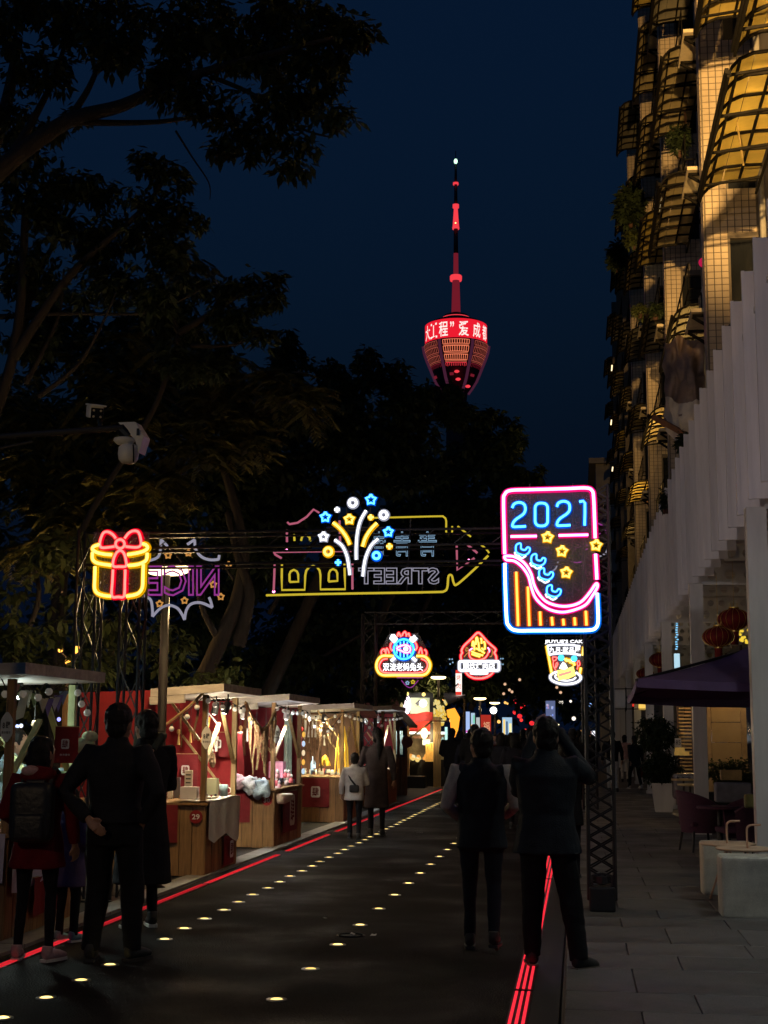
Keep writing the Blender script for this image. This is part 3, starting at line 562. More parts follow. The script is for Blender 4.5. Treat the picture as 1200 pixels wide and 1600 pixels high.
# ------------------------------------------------------------ street lamps, ground lights, LED lines
LAMPG = E('lamp_glow', (1, .74, .36), 5.)
POLE = M('lamp_pole', (.014, .010, .012), rough=.5, metal=.0, spec=.15, var=.2)
def lamp(x, y, h, label, power):
    t = thing('street_lamp', label, 'street lamp', (x, y, 0), 0, 'disc-headed street lamps')
    MB().lathe([(.09, 0), (.09, .03), (.055, .05), (.045, h-.03)], n=12).build('pole', POLE, t, True)
    MB().lathe([(.04, h+.02), (.235, h+.02), (.22, h+.035), (.05, h+.06)], n=24).build('lamp_head', POLE, t)
    MB().lathe([(.045, h-.075), (.17, h-.065), (.24, h-.035), (.255, h-.005), (.24, h+.018), (.05, h+.018)], n=24).build('lamp_disc', LAMPG, t)
    light('lamp_light', 'POINT', t, (0, .16, h-.38), power, (1, .66, .30), .15)
p_ = P(260, 888, 14.6); lamp(p_.x, 14.6, p_.z, 'slim street lamp with a glowing disc head beside the gift box sign', 120); lamp(-4.45, 4.6, 3.4, 'added street lamp out of view beyond the left edge', 60)  # second lamp is added out of view to brighten the camera mast
for px_, py_, yy, lb in ((685, 1058, 47, 'disc-headed street lamp over the red-awning shop'), (750, 1091, 58, 'disc-headed street lamp just right of the vertical lightbox'), (773, 1098, 70, 'small disc-headed street lamp next to the bare round bulb'), (868, 1132, 100, 'faint far street lamp to the right of the raised phone')):
    p_ = P(px_, py_, yy); lamp(p_.x, yy, p_.z, lb, 70)
GL = E('ground_light_glow', (1, .72, .22), 3.0, .55); RIM = M('light_rim', (.25, .24, .22), rough=.3, metal=.8)
lensm = MB().lathe([(.044, 0), (.03, .007), (.004, .009)], n=14).mesh('lens', GL, True); rimm = MB().lathe([(.066, -.002), (.064, .004), (.046, .006), (.044, 0)], n=16).mesh('rim', RIM)
def ground_light(x, y, lb, gp):
    t = thing('ground_light', lb, 'ground light', (x, y, .001), 0, gp); link('lens', lensm, t); link('rim', rimm, t)
y = 8.02
while y < 52: ground_light(-3.27+.012*math.sin(y*3), y, 'small round warm light set in the asphalt, in the denser row by the stalls', 'ground lights in the row by the stalls'); y += .632
y = 8.84
while y < 30: ground_light(-1.86+.008*math.sin(y*5), y, 'small round warm light set in the asphalt, in the sparser row along mid road', 'ground lights in the mid-road row'); y += 1.15
LEDR = E('red_led', (1, .028, .05), 1.15); CH = M('led_channel', (.05, .012, .014), rough=.35)
def led(x, y0, y1, lb, gp, k=1., m=None):
    t = thing('led_strip', lb, 'light strip', (x, y0, .004), 0, gp); L = y1-y0
    MB().bx(-.06*k, .06*k, 0, L, -.003, .004).build('channel', CH, t)
    for dx in (-.038, 0, .038): MB().bx(dx*k-.009*k, dx*k+.009*k, .03, L-.03, .003, .010).build('led_line', m or LEDR, t)
LEDL = E('red_led_dim', (1, .03, .045), .62, .5)
LB_ = {8.0: 'at the feet of the people before the nearest stall', 11.6: 'between the nearest stall and the white-cloth stall', 15.2: 'in front of the white-cloth stall', 19.5: 'in front of the candy-bag stall', 23.5: 'in front of the fourth stall', 28: 'before the pink-roofed stall', 32.6: 'before the gabled wooden kiosk', 37.2: 'farthest, before the red-awning shop'}
ys = [8.0, 11.6, 15.2, 19.0, 19.5, 22.9, 23.5, 28, 32.6, 37.2, 42]
for a_, b_ in zip(ys, ys[1:]):
    if b_-a_ > 1: led(-4.0, a_+.03, b_-.03, 'glowing red triple line '+LB_.get(round(a_, 1), 'in the short gap beyond')[:70], 'red light lines by the stalls', .6, LEDL)
for a_, b_, lb in ((7.4, 9.35, 'at the bottom edge in front of the phone holder'), (9.4, 16.4, 'passing between the legs of the phone holder'), (16.5, 34, 'farther up, hidden behind the phone holder')): led(-.37, a_, b_, 'glowing red line '+lb, 'red light lines along the right edge')

# ------------------------------------------------------------ gantries
def truss(q, a, b, w_=.24, step=.3, r=.016, cross=False, chord=None):
    a = Vector(a); b = Vector(b); t = (b-a).normalized(); u = Vector((0, 1, 0)) if abs(t.y) < .5 else Vector((0, 0, 1)); v = t.cross(u).normalized()
    cs = [(u*i+v*j)*w_/2 for i, j in ((-1, -1), (1, -1), (1, 1), (-1, 1))]
    for c in cs: q.tube([a+c, b+c], chord or r, 6)
    L = (b-a).length; n = max(2, round(L/step))
    for k in range(n):
        p0 = a+t*(L*k/n); p1 = a+t*(L*(k+1)/n)
        for j in range(4):
            c0, c1 = cs[j], cs[(j+1) % 4]
            q.tube([p0+(c0 if k % 2 else c1), p1+(c1 if k % 2 else c0)], r*.55, 4)
            if cross: q.tube([p0+(c1 if k % 2 else c0), p1+(c0 if k % 2 else c1)], r*.55, 4)
    return q
g1 = thing('gantry', 'black truss gantry spanning the street and holding the large neon signs', 'gantry', (.2, 13.6, 0))
GX = 13.6
truss(MB(), (0, 0, .12), (0, 0, 4.0), .24, .14, .019, True).build('leg', STEEL, g1)
q = MB().bx(-.2, .2, -.2, .2, 0, .02).bbox((0, -.03, .13), (.24, .3, .22), .02); q.build('base_box', STEEL, g1)
q = MB()
for a in (-1, 1): q.tube([(.09*a, -.12, .25), (.09*a, -.12, .34), (.0, -.12, .36)], .012, 6)
q.lathe([(.02, .25), (.09, .27), (.1, .33), (.05, .36)], (0, -.05, 0), 12); q.build('base_lamp', M('lamp_housing', (.06, .06, .065), rough=.3, metal=.4), g1)
for px_ in (135, 205):
    c_ = P(px_, 1040, GX)-Vector((.2, GX, 0)); truss(MB(), (c_.x, 0, .02), (c_.x, 0, P(150, 828, GX).z+(.0)), .2, .45, .016).build('leg', STEEL, g1); MB().bx(c_.x-.2, c_.x+.2, -.2, .2, 0, .02).build('base_plate', STEEL, g1)
xl = P(135, 850, GX).x-.2
for py_ in (829, 853, 879):
    z = P(500, py_, GX).z; q = MB().tube([(xl, .0, z), (.1, 0, z)], .014, 6).tube([(xl, .26, z-.01), (.1, .26, z-.01)], .012, 6)
    q.build('beam', STEEL, g1)
q = MB()
z0 = P(500, 853, GX).z; z1 = P(500, 829, GX).z
for k in range(14):
    x = xl+(.1-xl)*k/14; MB().tube([(x, 0, z0), (x+.2, 0, z1)], .006, 4).build('lacing_bar', STEEL, g1)
g2 = thing('gantry', 'black truss gantry farther up the street carrying the three food signs', 'gantry', (.25, 31.6, 0))
truss(MB(), (0, 0, .02), (0, 0, 4.3), .3, .4, .025).build('leg', STEEL, g2); truss(MB(), (-4.9, 0, .02), (-4.9, 0, 4.3), .3, .4, .025).build('leg', STEEL, g2)
truss(MB(), (-5, 0, 4.2), (.2, 0, 4.2), .26, .6, .012).build('beam', STEEL, g2)

# ------------------------------------------------------------ neon signs
ACR = M('clear_acrylic', (.5, .5, .52), rough=.25, var=0, alpha=.16, spec=.3)
NE = {'pink': ((6.5, 1.3, 3.6), (1.0, .008, .20)), 'blue': ((.30, 1.8, 4.5), (0, .10, .85)), 'frame': ((2.2, 4.0, 6.), (0, .16, 1.0)), 'yellow': ((2.2, 1.55, .32), (.85, .40, .0)), 'orange': ((2.2, 1.0, .16), (.85, .10, 0)), 'red': ((2.4, .42, .34), (.9, .0, .015)),
      'white': ((2.4, 2.4, 2.5), (.35, .36, .45)), 'gold': ((2.1, 1.25, .12), (.7, .30, 0)), 'cyan': ((.15, 1.5, 2.4), (0, .09, .9)),
      'dimyellow': ((.58, .44, .03), (.10, .08, .0)), 'dimpink': ((.42, .10, .16), (.09, .01, .03)), 'dimwhite': ((.27, .26, .33), (.05, .07, .09)), 'dimpurple': ((.27, .035, .24), (.08, .01, .09)), 'dimorange': ((.55, .25, .06), (.1, .04, .0)), 'dimcyan': ((.25, .42, .6), (.03, .06, .1))}
def nm(c): return [E('neon_'+c, NE[c][0]), E('neon_sleeve_'+c, NE[c][1])]
class Sign:
    def __init__(s, name, label, cat, x0, y0, sc_, Y, cu, cv, group=None):
        s.x0, s.y0, s.s, s.Y = x0, y0, sc_, Y; s.o = P(x0+cu/sc_, y0+cv/sc_, Y); s.t = thing(name, label, cat, s.o, 0, group); s.k = Y/F/sc_*1.03
    def pt(s, u, v, d=0.): q = P(s.x0+u/s.s, s.y0+v/s.s, s.Y)-s.o; q.y += d; return q
    def neon(s, name, paths, c, r=9, closed=False, smooth=True, parent=None, d=0., back=True):
        rr = r*s.k; first = None
        for p in paths:
            q = MB()
            pts = [s.pt(u, v, d) for u, v in p]; pts = rail(pts, 6, closed) if smooth else (pts+[pts[0]] if closed else pts)
            q.tube(pts, rr*1.08, 8, closed and smooth)
            if back: q.tube([a+Vector((0, rr*1.7, 0)) for a in pts], rr*2.25, 8, closed and smooth, 1)
            o_ = q.build(name, nm(c), parent or s.t, True); first = first or o_
        return first
    def panel(s, pts, d=.045, name='backing_panel', th=.006): MB().poly([s.pt(u, v, d) for u, v in pts], (0, th, 0)).build(name, ACR, s.t)
    def fill(s, name, pts, c, d=0., th=.015, parent=None): return MB().poly([s.pt(u, v, d) for u, v in pts], (0, th, 0)).build(name, nm(c)[:1], parent or s.t)
    def text(s, name, st, u0, u1, v0, v1, c, mirror=False, offset=.012, outline=0., d=-.01, parent=None):
        q = MB(); put_text(q, st, lambda x, z, dd: s.pt(x, -z, d), u0, u1, -v1, -v0, 0, offset, outline, mirror); return q.build(name, nm(c)[:1], parent or s.t)
    def frame(s, pts, name='hanger'):
        q = MB()
        for a, b_ in pts: q.tube([s.pt(*a, .07), s.pt(*b_, .07)], .008, 5)
        q.build(name, STEEL, s.t)
def star(cx, cy, r, rot=0.): return [(cx+r*(1 if k % 2 == 0 else .58)*math.sin(k*math.pi/5+rot), cy-r*(1 if k % 2 == 0 else .58)*math.cos(k*math.pi/5+rot)) for k in range(10)]
def circ(cx, cy, r, n=10, sy=1.): return [(cx+r*math.cos(2*math.pi*k/n), cy+r*sy*math.sin(2*math.pi*k/n)) for k in range(n)]
def rrect(x0, y0, x1, y1, r, n=4): return [(cx+r*math.cos(a), cy+r*math.sin(a)) for cx, cy, a0 in ((x1-r, y0+r, -90), (x1-r, y1-r, 0), (x0+r, y1-r, 90), (x0+r, y0+r, 180)) for a in (R_(a0+90*k/n) for k in range(n+1))]
# 2021 board
S = Sign('neon_sign', 'tall neon board reading 2021 over a pink roller coaster track with stars', 'neon sign', 760, 740, 4.4444, 13.3, 440, 600)
S.panel([(125, 110), (745, 110), (775, 1085), (135, 1085)])
S.neon('border', [[(127, 558), (123, 400), (119, 190), (127, 145), (165, 118), (300, 112), (550, 105), (690, 100), (733, 118), (744, 165), (750, 300), (755, 448)], [(758, 558), (763, 650), (767, 735)]], 'pink', 10)
S.neon('divider', [[(168, 437), (350, 434)], [(502, 430), (707, 425)]], 'pink', 8, smooth=False)
tr = [(125, 578), (150, 572), (200, 580), (262, 620), (308, 690), (330, 770), (362, 832), (410, 885), (470, 912), (540, 922), (610, 912), (665, 885), (718, 825), (758, 768), (772, 770), (768, 795), (735, 850), (690, 910), (615, 945), (530, 962), (450, 948), (387, 912), (338, 858), (312, 790), (292, 715), (250, 650), (195, 608), (140, 600)]
S.neon('track', [tr], 'pink', 8, True)
S.neon('frame', [[(128, 622), (132, 800), (140, 1000), (152, 1052), (200, 1088), (330, 1090), (560, 1089), (715, 1087), (762, 1068), (776, 1020), (773, 920), (770, 830)]], 'frame', 10)
for x, y_, x2, y2 in ((207, 682, 220, 1058), (288, 785, 298, 1058), (372, 957, 376, 1055), (454, 995, 459, 1055), (533, 1008, 537, 1055), (612, 998, 616, 1055), (690, 953, 695, 1055)): S.neon('light_bar', [[(x, y_), ((x+x2)/2, (y_+y2)/2), (x2, y2)]], 'orange', 8, smooth=False)
for dx, dy in ((0, 0), (309, -8)): S.neon('digit', [[(180+dx, 238+dy), (192+dx, 212+dy), (228+dx, 200+dy), (262+dx, 214+dy), (270+dx, 250+dy), (255+dx, 282+dy), (205+dx, 318+dy), (186+dx, 342+dy), (184+dx, 368+dy), (230+dx, 369+dy), (275+dx, 366+dy)]], 'blue', 8)
S.neon('digit', [rrect(338, 205, 426, 364, 34)], 'blue', 8, True, False); S.neon('digit', [[(645, 196), (672, 190), (684, 205), (684, 280), (682, 360)]], 'blue', 8, smooth=False)
for cx, cy in ((425, 443), (525, 540), (762, 498), (555, 688)): S.neon('star', [star(cx, cy, 38, .1)], 'yellow', 7, True, False, d=-.015)
car = [(222, 485), (204, 500), (208, 540), (232, 558), (272, 566), (298, 548), (302, 520), (284, 512), (270, 530), (242, 522), (236, 490)]
for dx, dy in ((0, 0), (108, 74), (162, 172), (215, 290)):
    c_ = S.neon('coaster_car', [[(x+dx-.12*(y_-520), y_+dy) for x, y_ in car]], 'blue', 5, True); S.neon('wheels', [[(195+dx, 545+dy), (205+dx, 565+dy), (222+dx, 570+dy), (228+dx, 575+dy), (245+dx, 585+dy), (262+dx, 580+dy), (275+dx, 570+dy)]], 'white', 4, parent=c_)
S.frame([((300, 60), (300, 1000)), ((600, 60), (600, 1000)), ((120, 520), (780, 500))])
# round sign seen from behind, right of the board
S = Sign('neon_sign', 'dim back of a round neon sign peeping out right of the 2021 board', 'neon sign', 760, 740, 4.4444, 13.95, 700, 480)
S.neon('tube', [[(775, 345), (815, 370), (838, 420), (842, 480)], [(660, 610), (630, 620), (590, 608), (572, 590)], [(775, 400), (788, 420), (780, 440)]], 'dimpurple', 5, back=False); S.neon('tube', [[(842, 520), (825, 555), (785, 575)], [(500, 600), (480, 660), (430, 690), (400, 690)]], 'dimwhite', 5, back=False); S.neon('hoop', [circ(690, 513, 14)], 'dimpurple', 4, True, back=False)
# gift box
S = Sign('neon_sign', 'yellow neon gift box tied with a glowing red bow', 'neon sign', 0, 750, 3., 13.3, 562, 400)
S.panel([(430, 240), (695, 240), (695, 550), (435, 550)])
S.neon('lid', [[(468, 302), (440, 312), (434, 325), (455, 340), (490, 348), (525, 351)], [(597, 350), (640, 343), (675, 333), (692, 318), (684, 304), (668, 299)], [(434, 338), (435, 372), (460, 390), (522, 400)], [(600, 401), (650, 395), (685, 376), (690, 342)]], 'yellow', 7)
S.neon('box', [[(446, 405), (444, 470), (444, 510), (458, 531), (490, 542), (521, 545)], [(672, 396), (670, 460), (667, 505), (650, 530), (625, 540), (592, 545)]], 'yellow', 7)
S.neon('bow', [[(543, 274), (528, 255), (505, 243), (484, 250), (470, 285), (470, 310), (485, 318), (537, 312)], [(584, 274), (605, 248), (630, 238), (650, 246), (660, 278), (660, 305), (640, 316), (590, 312)]], 'red', 6); S.neon('knot', [circ(563, 300, 21)], 'red', 6, True)
S.neon('ribbon', [[(530, 420), (527, 480), (525, 544), (555, 548), (582, 544), (586, 480), (588, 420)], [(545, 342), (533, 370), (531, 403), (560, 406), (591, 403), (590, 372), (580, 342), (563, 331), (545, 342)]], 'red', 6)
S.frame([((500, 220), (500, 540)), ((640, 220), (640, 540))])
# fireworks
S = Sign('neon_sign', 'neon firework burst of white and gold sprays with blue stars over the arrow sign', 'neon sign', 400, 750, 3.158, 13.3, 500, 290)
S.neon('spray', [[(543, 150), (515, 200), (500, 260), (494, 330), (494, 392)], [(388, 295), (425, 325), (448, 375), (458, 430), (463, 468)], [(603, 290), (570, 320), (545, 370), (533, 420), (527, 475)]], 'white', 5); S.neon('spray', [[(380, 210), (415, 240), (445, 280), (462, 318)], [(597, 212), (565, 245), (540, 285), (526, 328)]], 'yellow', 6)
for c, l_ in (('white', ((477, 112, 18), (630, 172, 17))), ('yellow', ((356, 353, 18),)), ('blue', ((594, 373, 16),))):
    for cx, cy, r in l_: S.neon('ring', [circ(cx, cy, r)], c, 6, True)
for c, l_ in (('blue', ((342, 183, 25), (567, 97, 26), (653, 256, 24))), ('yellow', ((460, 193, 24),)), ('white', ((333, 280, 23),))):
    for cx, cy, r in l_: S.neon('star', [star(cx, cy, r)], c, 5, True, False)
for c, l_ in (('white', ((400, 146, 13),)), ('yellow', ((566, 184, 14), (658, 327, 15))), ('blue', ((405, 407, 15),))):
    for cx, cy, r in l_: S.neon('spark', [[(cx-r, cy), (cx, cy), (cx+r, cy)], [(cx, cy-r), (cx, cy), (cx, cy+r)]], c, 5, False, False)
S.frame([((440, 130), (460, 460)), ((560, 130), (540, 460)), ((340, 230), (650, 230)), ((340, 370), (650, 370)), ((333, 280), (380, 230)), ((653, 256), (600, 230))])
# arrow sign seen from behind
S = Sign('neon_sign', 'dim arrow-shaped neon sign seen from behind with STREET reversed', 'neon sign', 400, 750, 3.158, 13.92, 600, 380)
S.neon('outline', [[(50, 569), (300, 563), (600, 558), (880, 553), (928, 549), (944, 530), (950, 475), (966, 472), (976, 508), (994, 514), (1080, 438), (1146, 373)]], 'dimyellow', 5, back=False); S.neon('outline', [[(570, 187), (700, 184), (900, 179), (925, 182), (938, 200), (939, 258), (955, 266), (967, 258), (968, 228)], [(995, 228), (1060, 280)], [(1100, 312), (1135, 340), (1150, 360)]], 'dimyellow', 4, back=False)
S.neon('gatehouse', [[(128, 405), (127, 480), (128, 543), (240, 542), (243, 470), (248, 447), (262, 430), (282, 424), (302, 430), (314, 447), (318, 470), (318, 540), (440, 539), (438, 470), (436, 400)], [(166, 502), (165, 465), (171, 451), (187, 443), (202, 451), (208, 465), (209, 502), (166, 503)], [(358, 500), (360, 460), (366, 447), (380, 439), (395, 447), (401, 460), (402, 498), (358, 501)], [(190, 300), (188, 268)], [(222, 300), (228, 278), (246, 272), (264, 282), (268, 302)]], 'dimyellow', 5, smooth=False, back=False)
S.neon('roof_line', [[(155, 208), (165, 218), (205, 211), (250, 182), (284, 145), (312, 162)], [(152, 245), (153, 306)], [(412, 200), (415, 306)], [(84, 346), (95, 368), (126, 386)], [(96, 355), (280, 352), (470, 350)], [(475, 405), (476, 540)], [(92, 410), (90, 480), (87, 550)]], 'dimpink', 5, smooth=False, back=False); S.neon('triangle', [[(990, 315), (993, 445), (1078, 385)], [(1040, 317), (1092, 360)]], 'dimpink', 5, False, False, back=False)
for u in (87, 152, 1050, 990): S.neon('tube_end', [circ(u, {87: 550, 152: 347, 1050: 397, 990: 318}[u], 3, 5)], 'pink', 4, True, back=False)
S.text('lettering', 'STREET', 505, 905, 432, 516, 'dimwhite', True, .02, .022)
for a_, b_ in ((800, 892), (680, 762), (575, 640)): S.text('lettering', '青', a_, b_, 255, 378, 'dimcyan', True, 0., .012)
S.frame([((600, 180), (600, 560)), ((760, 180), (740, 560)), ((830, 400), (815, 560))])
# burst sign seen from behind
S = Sign('neon_sign', 'dim back of a purple lettered neon burst sign behind the gift box', 'neon sign', 0, 750, 3., 13.95, 870, 450)
S.text('lettering', 'NICE', 690, 1030, 400, 545, 'dimpurple', True, .015, .024)
S.neon('burst', [[(755, 280), (785, 310)], [(755, 278), (750, 340), (735, 365), (700, 378)], [(878, 302), (912, 280)], [(912, 280), (918, 325), (945, 360), (985, 374), (1025, 372)], [(1028, 352), (1024, 374)], [(672, 541), (705, 560), (714, 600), (715, 640)], [(715, 640), (750, 603), (790, 587), (830, 600), (852, 628), (865, 655)], [(865, 655), (873, 612), (895, 582), (940, 575), (995, 597)], [(995, 597), (988, 570), (980, 550)]], 'dimwhite', 6, back=False)
for cx, cy in ((788, 353), (883, 342), (1072, 398), (1035, 547), (865, 565), (748, 580), (1000, 490)): S.neon('star', [star(cx, cy, 16)], 'dimorange', 4, True, False, back=False)
S.frame([((760, 290), (760, 600)), ((950, 290), (950, 600)), ((700, 400), (1030, 390))])
# grilled food sign
FY = 31.3
S = Sign('food_sign', 'pill-shaped food sign with a blue grill, red flames and white Chinese lettering', 'food sign', 580, 980, 10.909, FY, 555, 560)
S.panel([(90, 480), (300, 100), (800, 100), (1000, 480), (1000, 740), (900, 830), (190, 830), (90, 740)], .08)
S.neon('outer_frame', [[(385, 495), (300, 488), (190, 492), (120, 550), (88, 650), (115, 755), (200, 815), (400, 818), (700, 818), (890, 812), (970, 755), (1005, 650), (975, 560), (900, 497), (770, 490)]], 'yellow', 16); S.neon('inner_frame', [[(280, 535), (195, 555), (140, 640), (150, 710), (200, 765), (330, 782), (600, 782), (810, 778), (920, 740), (962, 650), (930, 575), (850, 535)]], 'red', 12)
S.neon('grill', [circ(555, 375, 168, 20)], 'cyan', 16, True); S.neon('grill_bars', [[(435+60*k, 375-math.sqrt(max(0, 150**2-(435+60*k-555)**2))), (435+60*k, 375+math.sqrt(max(0, 150**2-(435+60*k-555)**2)))] for k in range(5)], 'blue', 10, smooth=False, d=.02)
S.neon('meat', [[(440, 365), (500, 325), (590, 305), (655, 335), (672, 390), (640, 430), (590, 435), (520, 405)]], 'pink', 11, True, d=-.03); S.neon('bone', [circ(593, 370, 26)], 'white', 13, True, d=-.03)
S.neon('flame', [[(178, 465), (172, 420), (190, 385), (217, 375), (232, 395), (222, 420)], [(250, 460), (250, 410), (265, 360), (292, 400), (305, 448)], [(450, 160), (455, 120), (470, 95), (490, 130), (508, 165)], [(528, 150), (540, 110), (575, 78), (595, 120), (600, 160)], [(618, 130), (640, 105), (655, 160)], [(360, 405), (330, 360), (328, 310), (350, 262)], [(748, 395), (778, 350), (770, 300), (742, 245)], [(808, 450), (825, 400), (845, 355), (862, 400), (870, 460)], [(903, 382), (930, 400), (942, 440), (930, 485)]], 'red', 13)
S.fill('spatula', [(345, 125), (395, 120), (455, 195), (420, 250), (385, 275), (310, 195)], 'white', -.02); S.neon('fork', [[(690, 165), (672, 205), (690, 240), (725, 240), (755, 205), (775, 175)], [(745, 140), (722, 170), (706, 205)]], 'white', 15); S.neon('handle', [[(340, 580), (405, 520)], [(700, 520), (765, 580)]], 'white', 22, smooth=False)
S.text('lettering', '双流老妈兔头', 200, 882, 608, 748, 'white', False, .010); S.neon('lower_trim', [[(440, 862), (880, 862)], [(515, 905), (560, 960), (610, 1010), (660, 1030), (710, 1010), (750, 965), (805, 905)]], 'dimpurple', 7, back=False)
S.neon('star', [star(617, 950, 32)], 'dimcyan', 9, True, False, back=False); S.neon('star', [star(712, 932, 34)], 'dimyellow', 9, True, False, back=False)
S.frame([((300, 0), (300, 800)), ((800, 0), (800, 800))])
# roast shop sign
S = Sign('food_sign', 'house-shaped red food sign with yellow fries in a bowl above a white name plate', 'food sign', 700, 980, 12., FY, 580, 600)
S.panel([(240, 600), (250, 420), (560, 100), (890, 420), (920, 600), (960, 810), (760, 950), (560, 975), (400, 930), (200, 810)], .08)
S.neon('outline', [[(248, 610), (240, 530), (268, 480), (255, 440), (300, 350), (420, 235), (520, 130), (562, 105), (610, 130), (740, 275), (880, 400), (892, 440), (870, 480), (900, 540), (908, 610)]], 'red', 16); S.neon('lower_arc', [[(330, 838), (380, 900), (470, 950), (570, 962), (680, 950), (790, 900), (850, 838)]], 'red', 16)
S.neon('bowl', [[(405, 440), (400, 520), (430, 580), (500, 612), (590, 615), (680, 585), (735, 525), (770, 440)]], 'red', 13); S.neon('bowl_rim', [[(460, 395), (410, 430), (400, 460)], [(745, 380), (775, 430), (770, 470)]], 'pink', 10)
S.neon('fries', [[(455, 360), (462, 280), (480, 275), (490, 340), (495, 435)], [(522, 330), (530, 205), (550, 205), (560, 280)], [(570, 275), (578, 360), (590, 450)], [(605, 225), (625, 220), (630, 310)], [(665, 290), (683, 275), (692, 350), (690, 420)], [(435, 450), (520, 490), (660, 530)], [(440, 500), (520, 530), (605, 555)], [(520, 395), (600, 430), (690, 490)], [(625, 390), (680, 430)]], 'yellow', 13)
S.neon('name_plate', [rrect(210, 640, 955, 812, 36)], 'white', 18, True, False); S.text('lettering', '熊炊烤肉店', 282, 880, 668, 788, 'white', False, .012)
S.fill('lower_plate', [(412, 832), (752, 832), (752, 880), (640, 892), (520, 892), (412, 880)], 'white', .0)
S.neon('side_sketch', [[(330, 440), (350, 380), (385, 430), (330, 450)], [(300, 560), (350, 500), (390, 470)], [(790, 400), (830, 440), (820, 540), (780, 550)]], 'dimorange', 9, back=False); S.frame([((420, 0), (420, 900)), ((740, 0), (740, 900)), ((70, 510), (980, 500)), ((90, 780), (160, 640))])
for u, v in ((30, 600), (78, 600), (990, 590), (1030, 590), (40, 690), (90, 660), (990, 690), (1030, 695)): S.neon('side_lamp', [circ(u, v, 6, 6)], 'dimcyan', 8, True, back=False)
# cake cup sign
S = Sign('food_sign', 'cup-shaped dessert sign with a yellow cake slice on a white plate', 'food sign', 840, 980, 13.333, FY, 580, 700)
S.panel([(180, 250), (1000, 280), (940, 960), (900, 1150), (580, 1210), (280, 1150)], .08)
S.neon('cup_edge', [[(185, 385), (240, 670), (302, 1000)], [(960, 405), (935, 590)], [(900, 840), (878, 980)]], 'yellow', 17, smooth=False)
S.text('lettering', "JIUYUE'S CAKE", 150, 1000, 262, 352, 'white', False, .012); S.text('lettering', '九月·甜品屋', 240, 890, 410, 540, 'white', False, .012)
S.neon('band', [[(195, 385), (400, 368), (650, 366), (890, 398)], [(240, 575), (420, 548), (680, 548), (900, 582)], [(200, 390), (240, 575)]], 'white', 14); S.neon('plate', [[(410, 930), (310, 965), (262, 1030), (300, 1105), (430, 1165), (590, 1185), (760, 1165), (870, 1110), (900, 1040), (850, 975), (790, 945)]], 'white', 17)
S.neon('inner_plate', [[(395, 990), (365, 1030), (430, 1085), (590, 1115), (740, 1090), (800, 1040)]], 'white', 12)
S.fill('cake', [(402, 905), (500, 880), (620, 860), (745, 810), (795, 1000), (650, 1070), (435, 1118)], 'yellow', -.02); S.fill('filling', [(440, 975), (712, 905), (692, 955), (445, 1032)], 'red', -.04)
S.neon('cream_scallops', [[(560, 690), (600, 672), (620, 720)], [(620, 700), (670, 690), (690, 750)], [(690, 730), (745, 740), (770, 800)]], 'yellow', 22); S.fill('cream', [(450, 860), (480, 790), (530, 720), (590, 770), (625, 850), (560, 885)], 'white', -.03)
for cx, cy in ((490, 638), (760, 655)): S.fill('bubble', circ(cx, cy, 66, 14), 'cyan', -.01)
S.neon('fruit', [[(310, 620), (400, 630), (370, 690), (320, 690), (310, 620)], [(330, 700), (330, 800), (380, 900)], [(370, 850), (385, 760), (410, 740), (415, 780), (380, 850)], [(855, 690), (825, 750), (845, 810), (880, 770), (855, 690)], [(840, 810), (825, 880)]], 'red', 10)
S.frame([((190, 110), (160, 190)), ((160, 200), (900, 190)), ((300, -60), (300, 1100)), ((800, -60), (800, 1100))])
# ------------------------------------------------------------ market stalls
EMB = M('emblem_white', (.72, .70, .68), rough=.7, var=.05); ROPE = M('rope', (.34, .22, .10), rough=.9, var=.4, scale=20, bump=.5, bscale=80); BURL = M('burlap', (.17, .10, .055), rough=.95, var=.45, scale=14, bump=.6, bscale=90)
BULBM = M('bulb_glass', (.75, .73, .68), rough=.2, var=.05, emit=(1, .9, .75), es=.05); CORD = M('cord', (.02, .02, .02), rough=.6, var=0); ROOFM = M('roof_board', (.40, .36, .32), rough=.6, var=.3, scale=2.5, stretch=(1, 5, 5), bump=.1, bscale=15)
PALEW = M('pale_timber', (.40, .28, .13), rough=.65, var=.25, scale=4, stretch=(6, 6, .6), bump=.2, bscale=16)
def emblem(q, cx, y, cz, w_, h_, m0, m1, flip=1):
    """white rounded seal with a red character, lying on the local XZ plane at depth y"""
    q.add([(cx+a*w_/2, y, cz+e*h_/2) for a, e in rrect(-1, -1, 1, 1, .35, 3)], [tuple(range(16))], m0)
    put_text(q, '肆', lambda x, z, d: (x, y-.003, z), cx-w_*.36, cx+w_*.36, cz-h_*.38, cz+h_*.38, m1, .015)
def banner(loc, w_, h_, rz, label, em=True, line=False, mat=None, group=None):
    t = thing('red_banner', label, 'banner', loc, rz, group); sd = random.random()*9
    q = MB(); q.sheet(lambda u, v: (w_*(u-.5), -.012-.010*math.sin(u*8+sd)*v-.015*v*noise.noise((u*3, v*3, sd)), -h_*v), 10, 10); q.build('cloth', mat or DREDC, t, True)
    q = MB().tube([(-w_/2, 0, 0), (w_/2, 0, 0)], .008, 6); q.build('rod', PALEW, t)
    if em:
        q = MB(); emblem(q, 0, -.045, -h_*.47, w_*.34, w_*.40, 0, 1)
        if line: put_text(q, '夜市青年', lambda x, z, d: (x, -.043, z), -w_*.22, w_*.22, -h_*.80, -h_*.74, 0, .01)
        q.build('emblem', [EMB, DREDC], t)
    return t
bulb_m = MB().ball((0, 0, -.045), .032, 10).mesh('bulb', BULBM, True); sock_m = MB().lathe([(.014, 0), (.016, -.03)], n=8).mesh('socket', CORD)
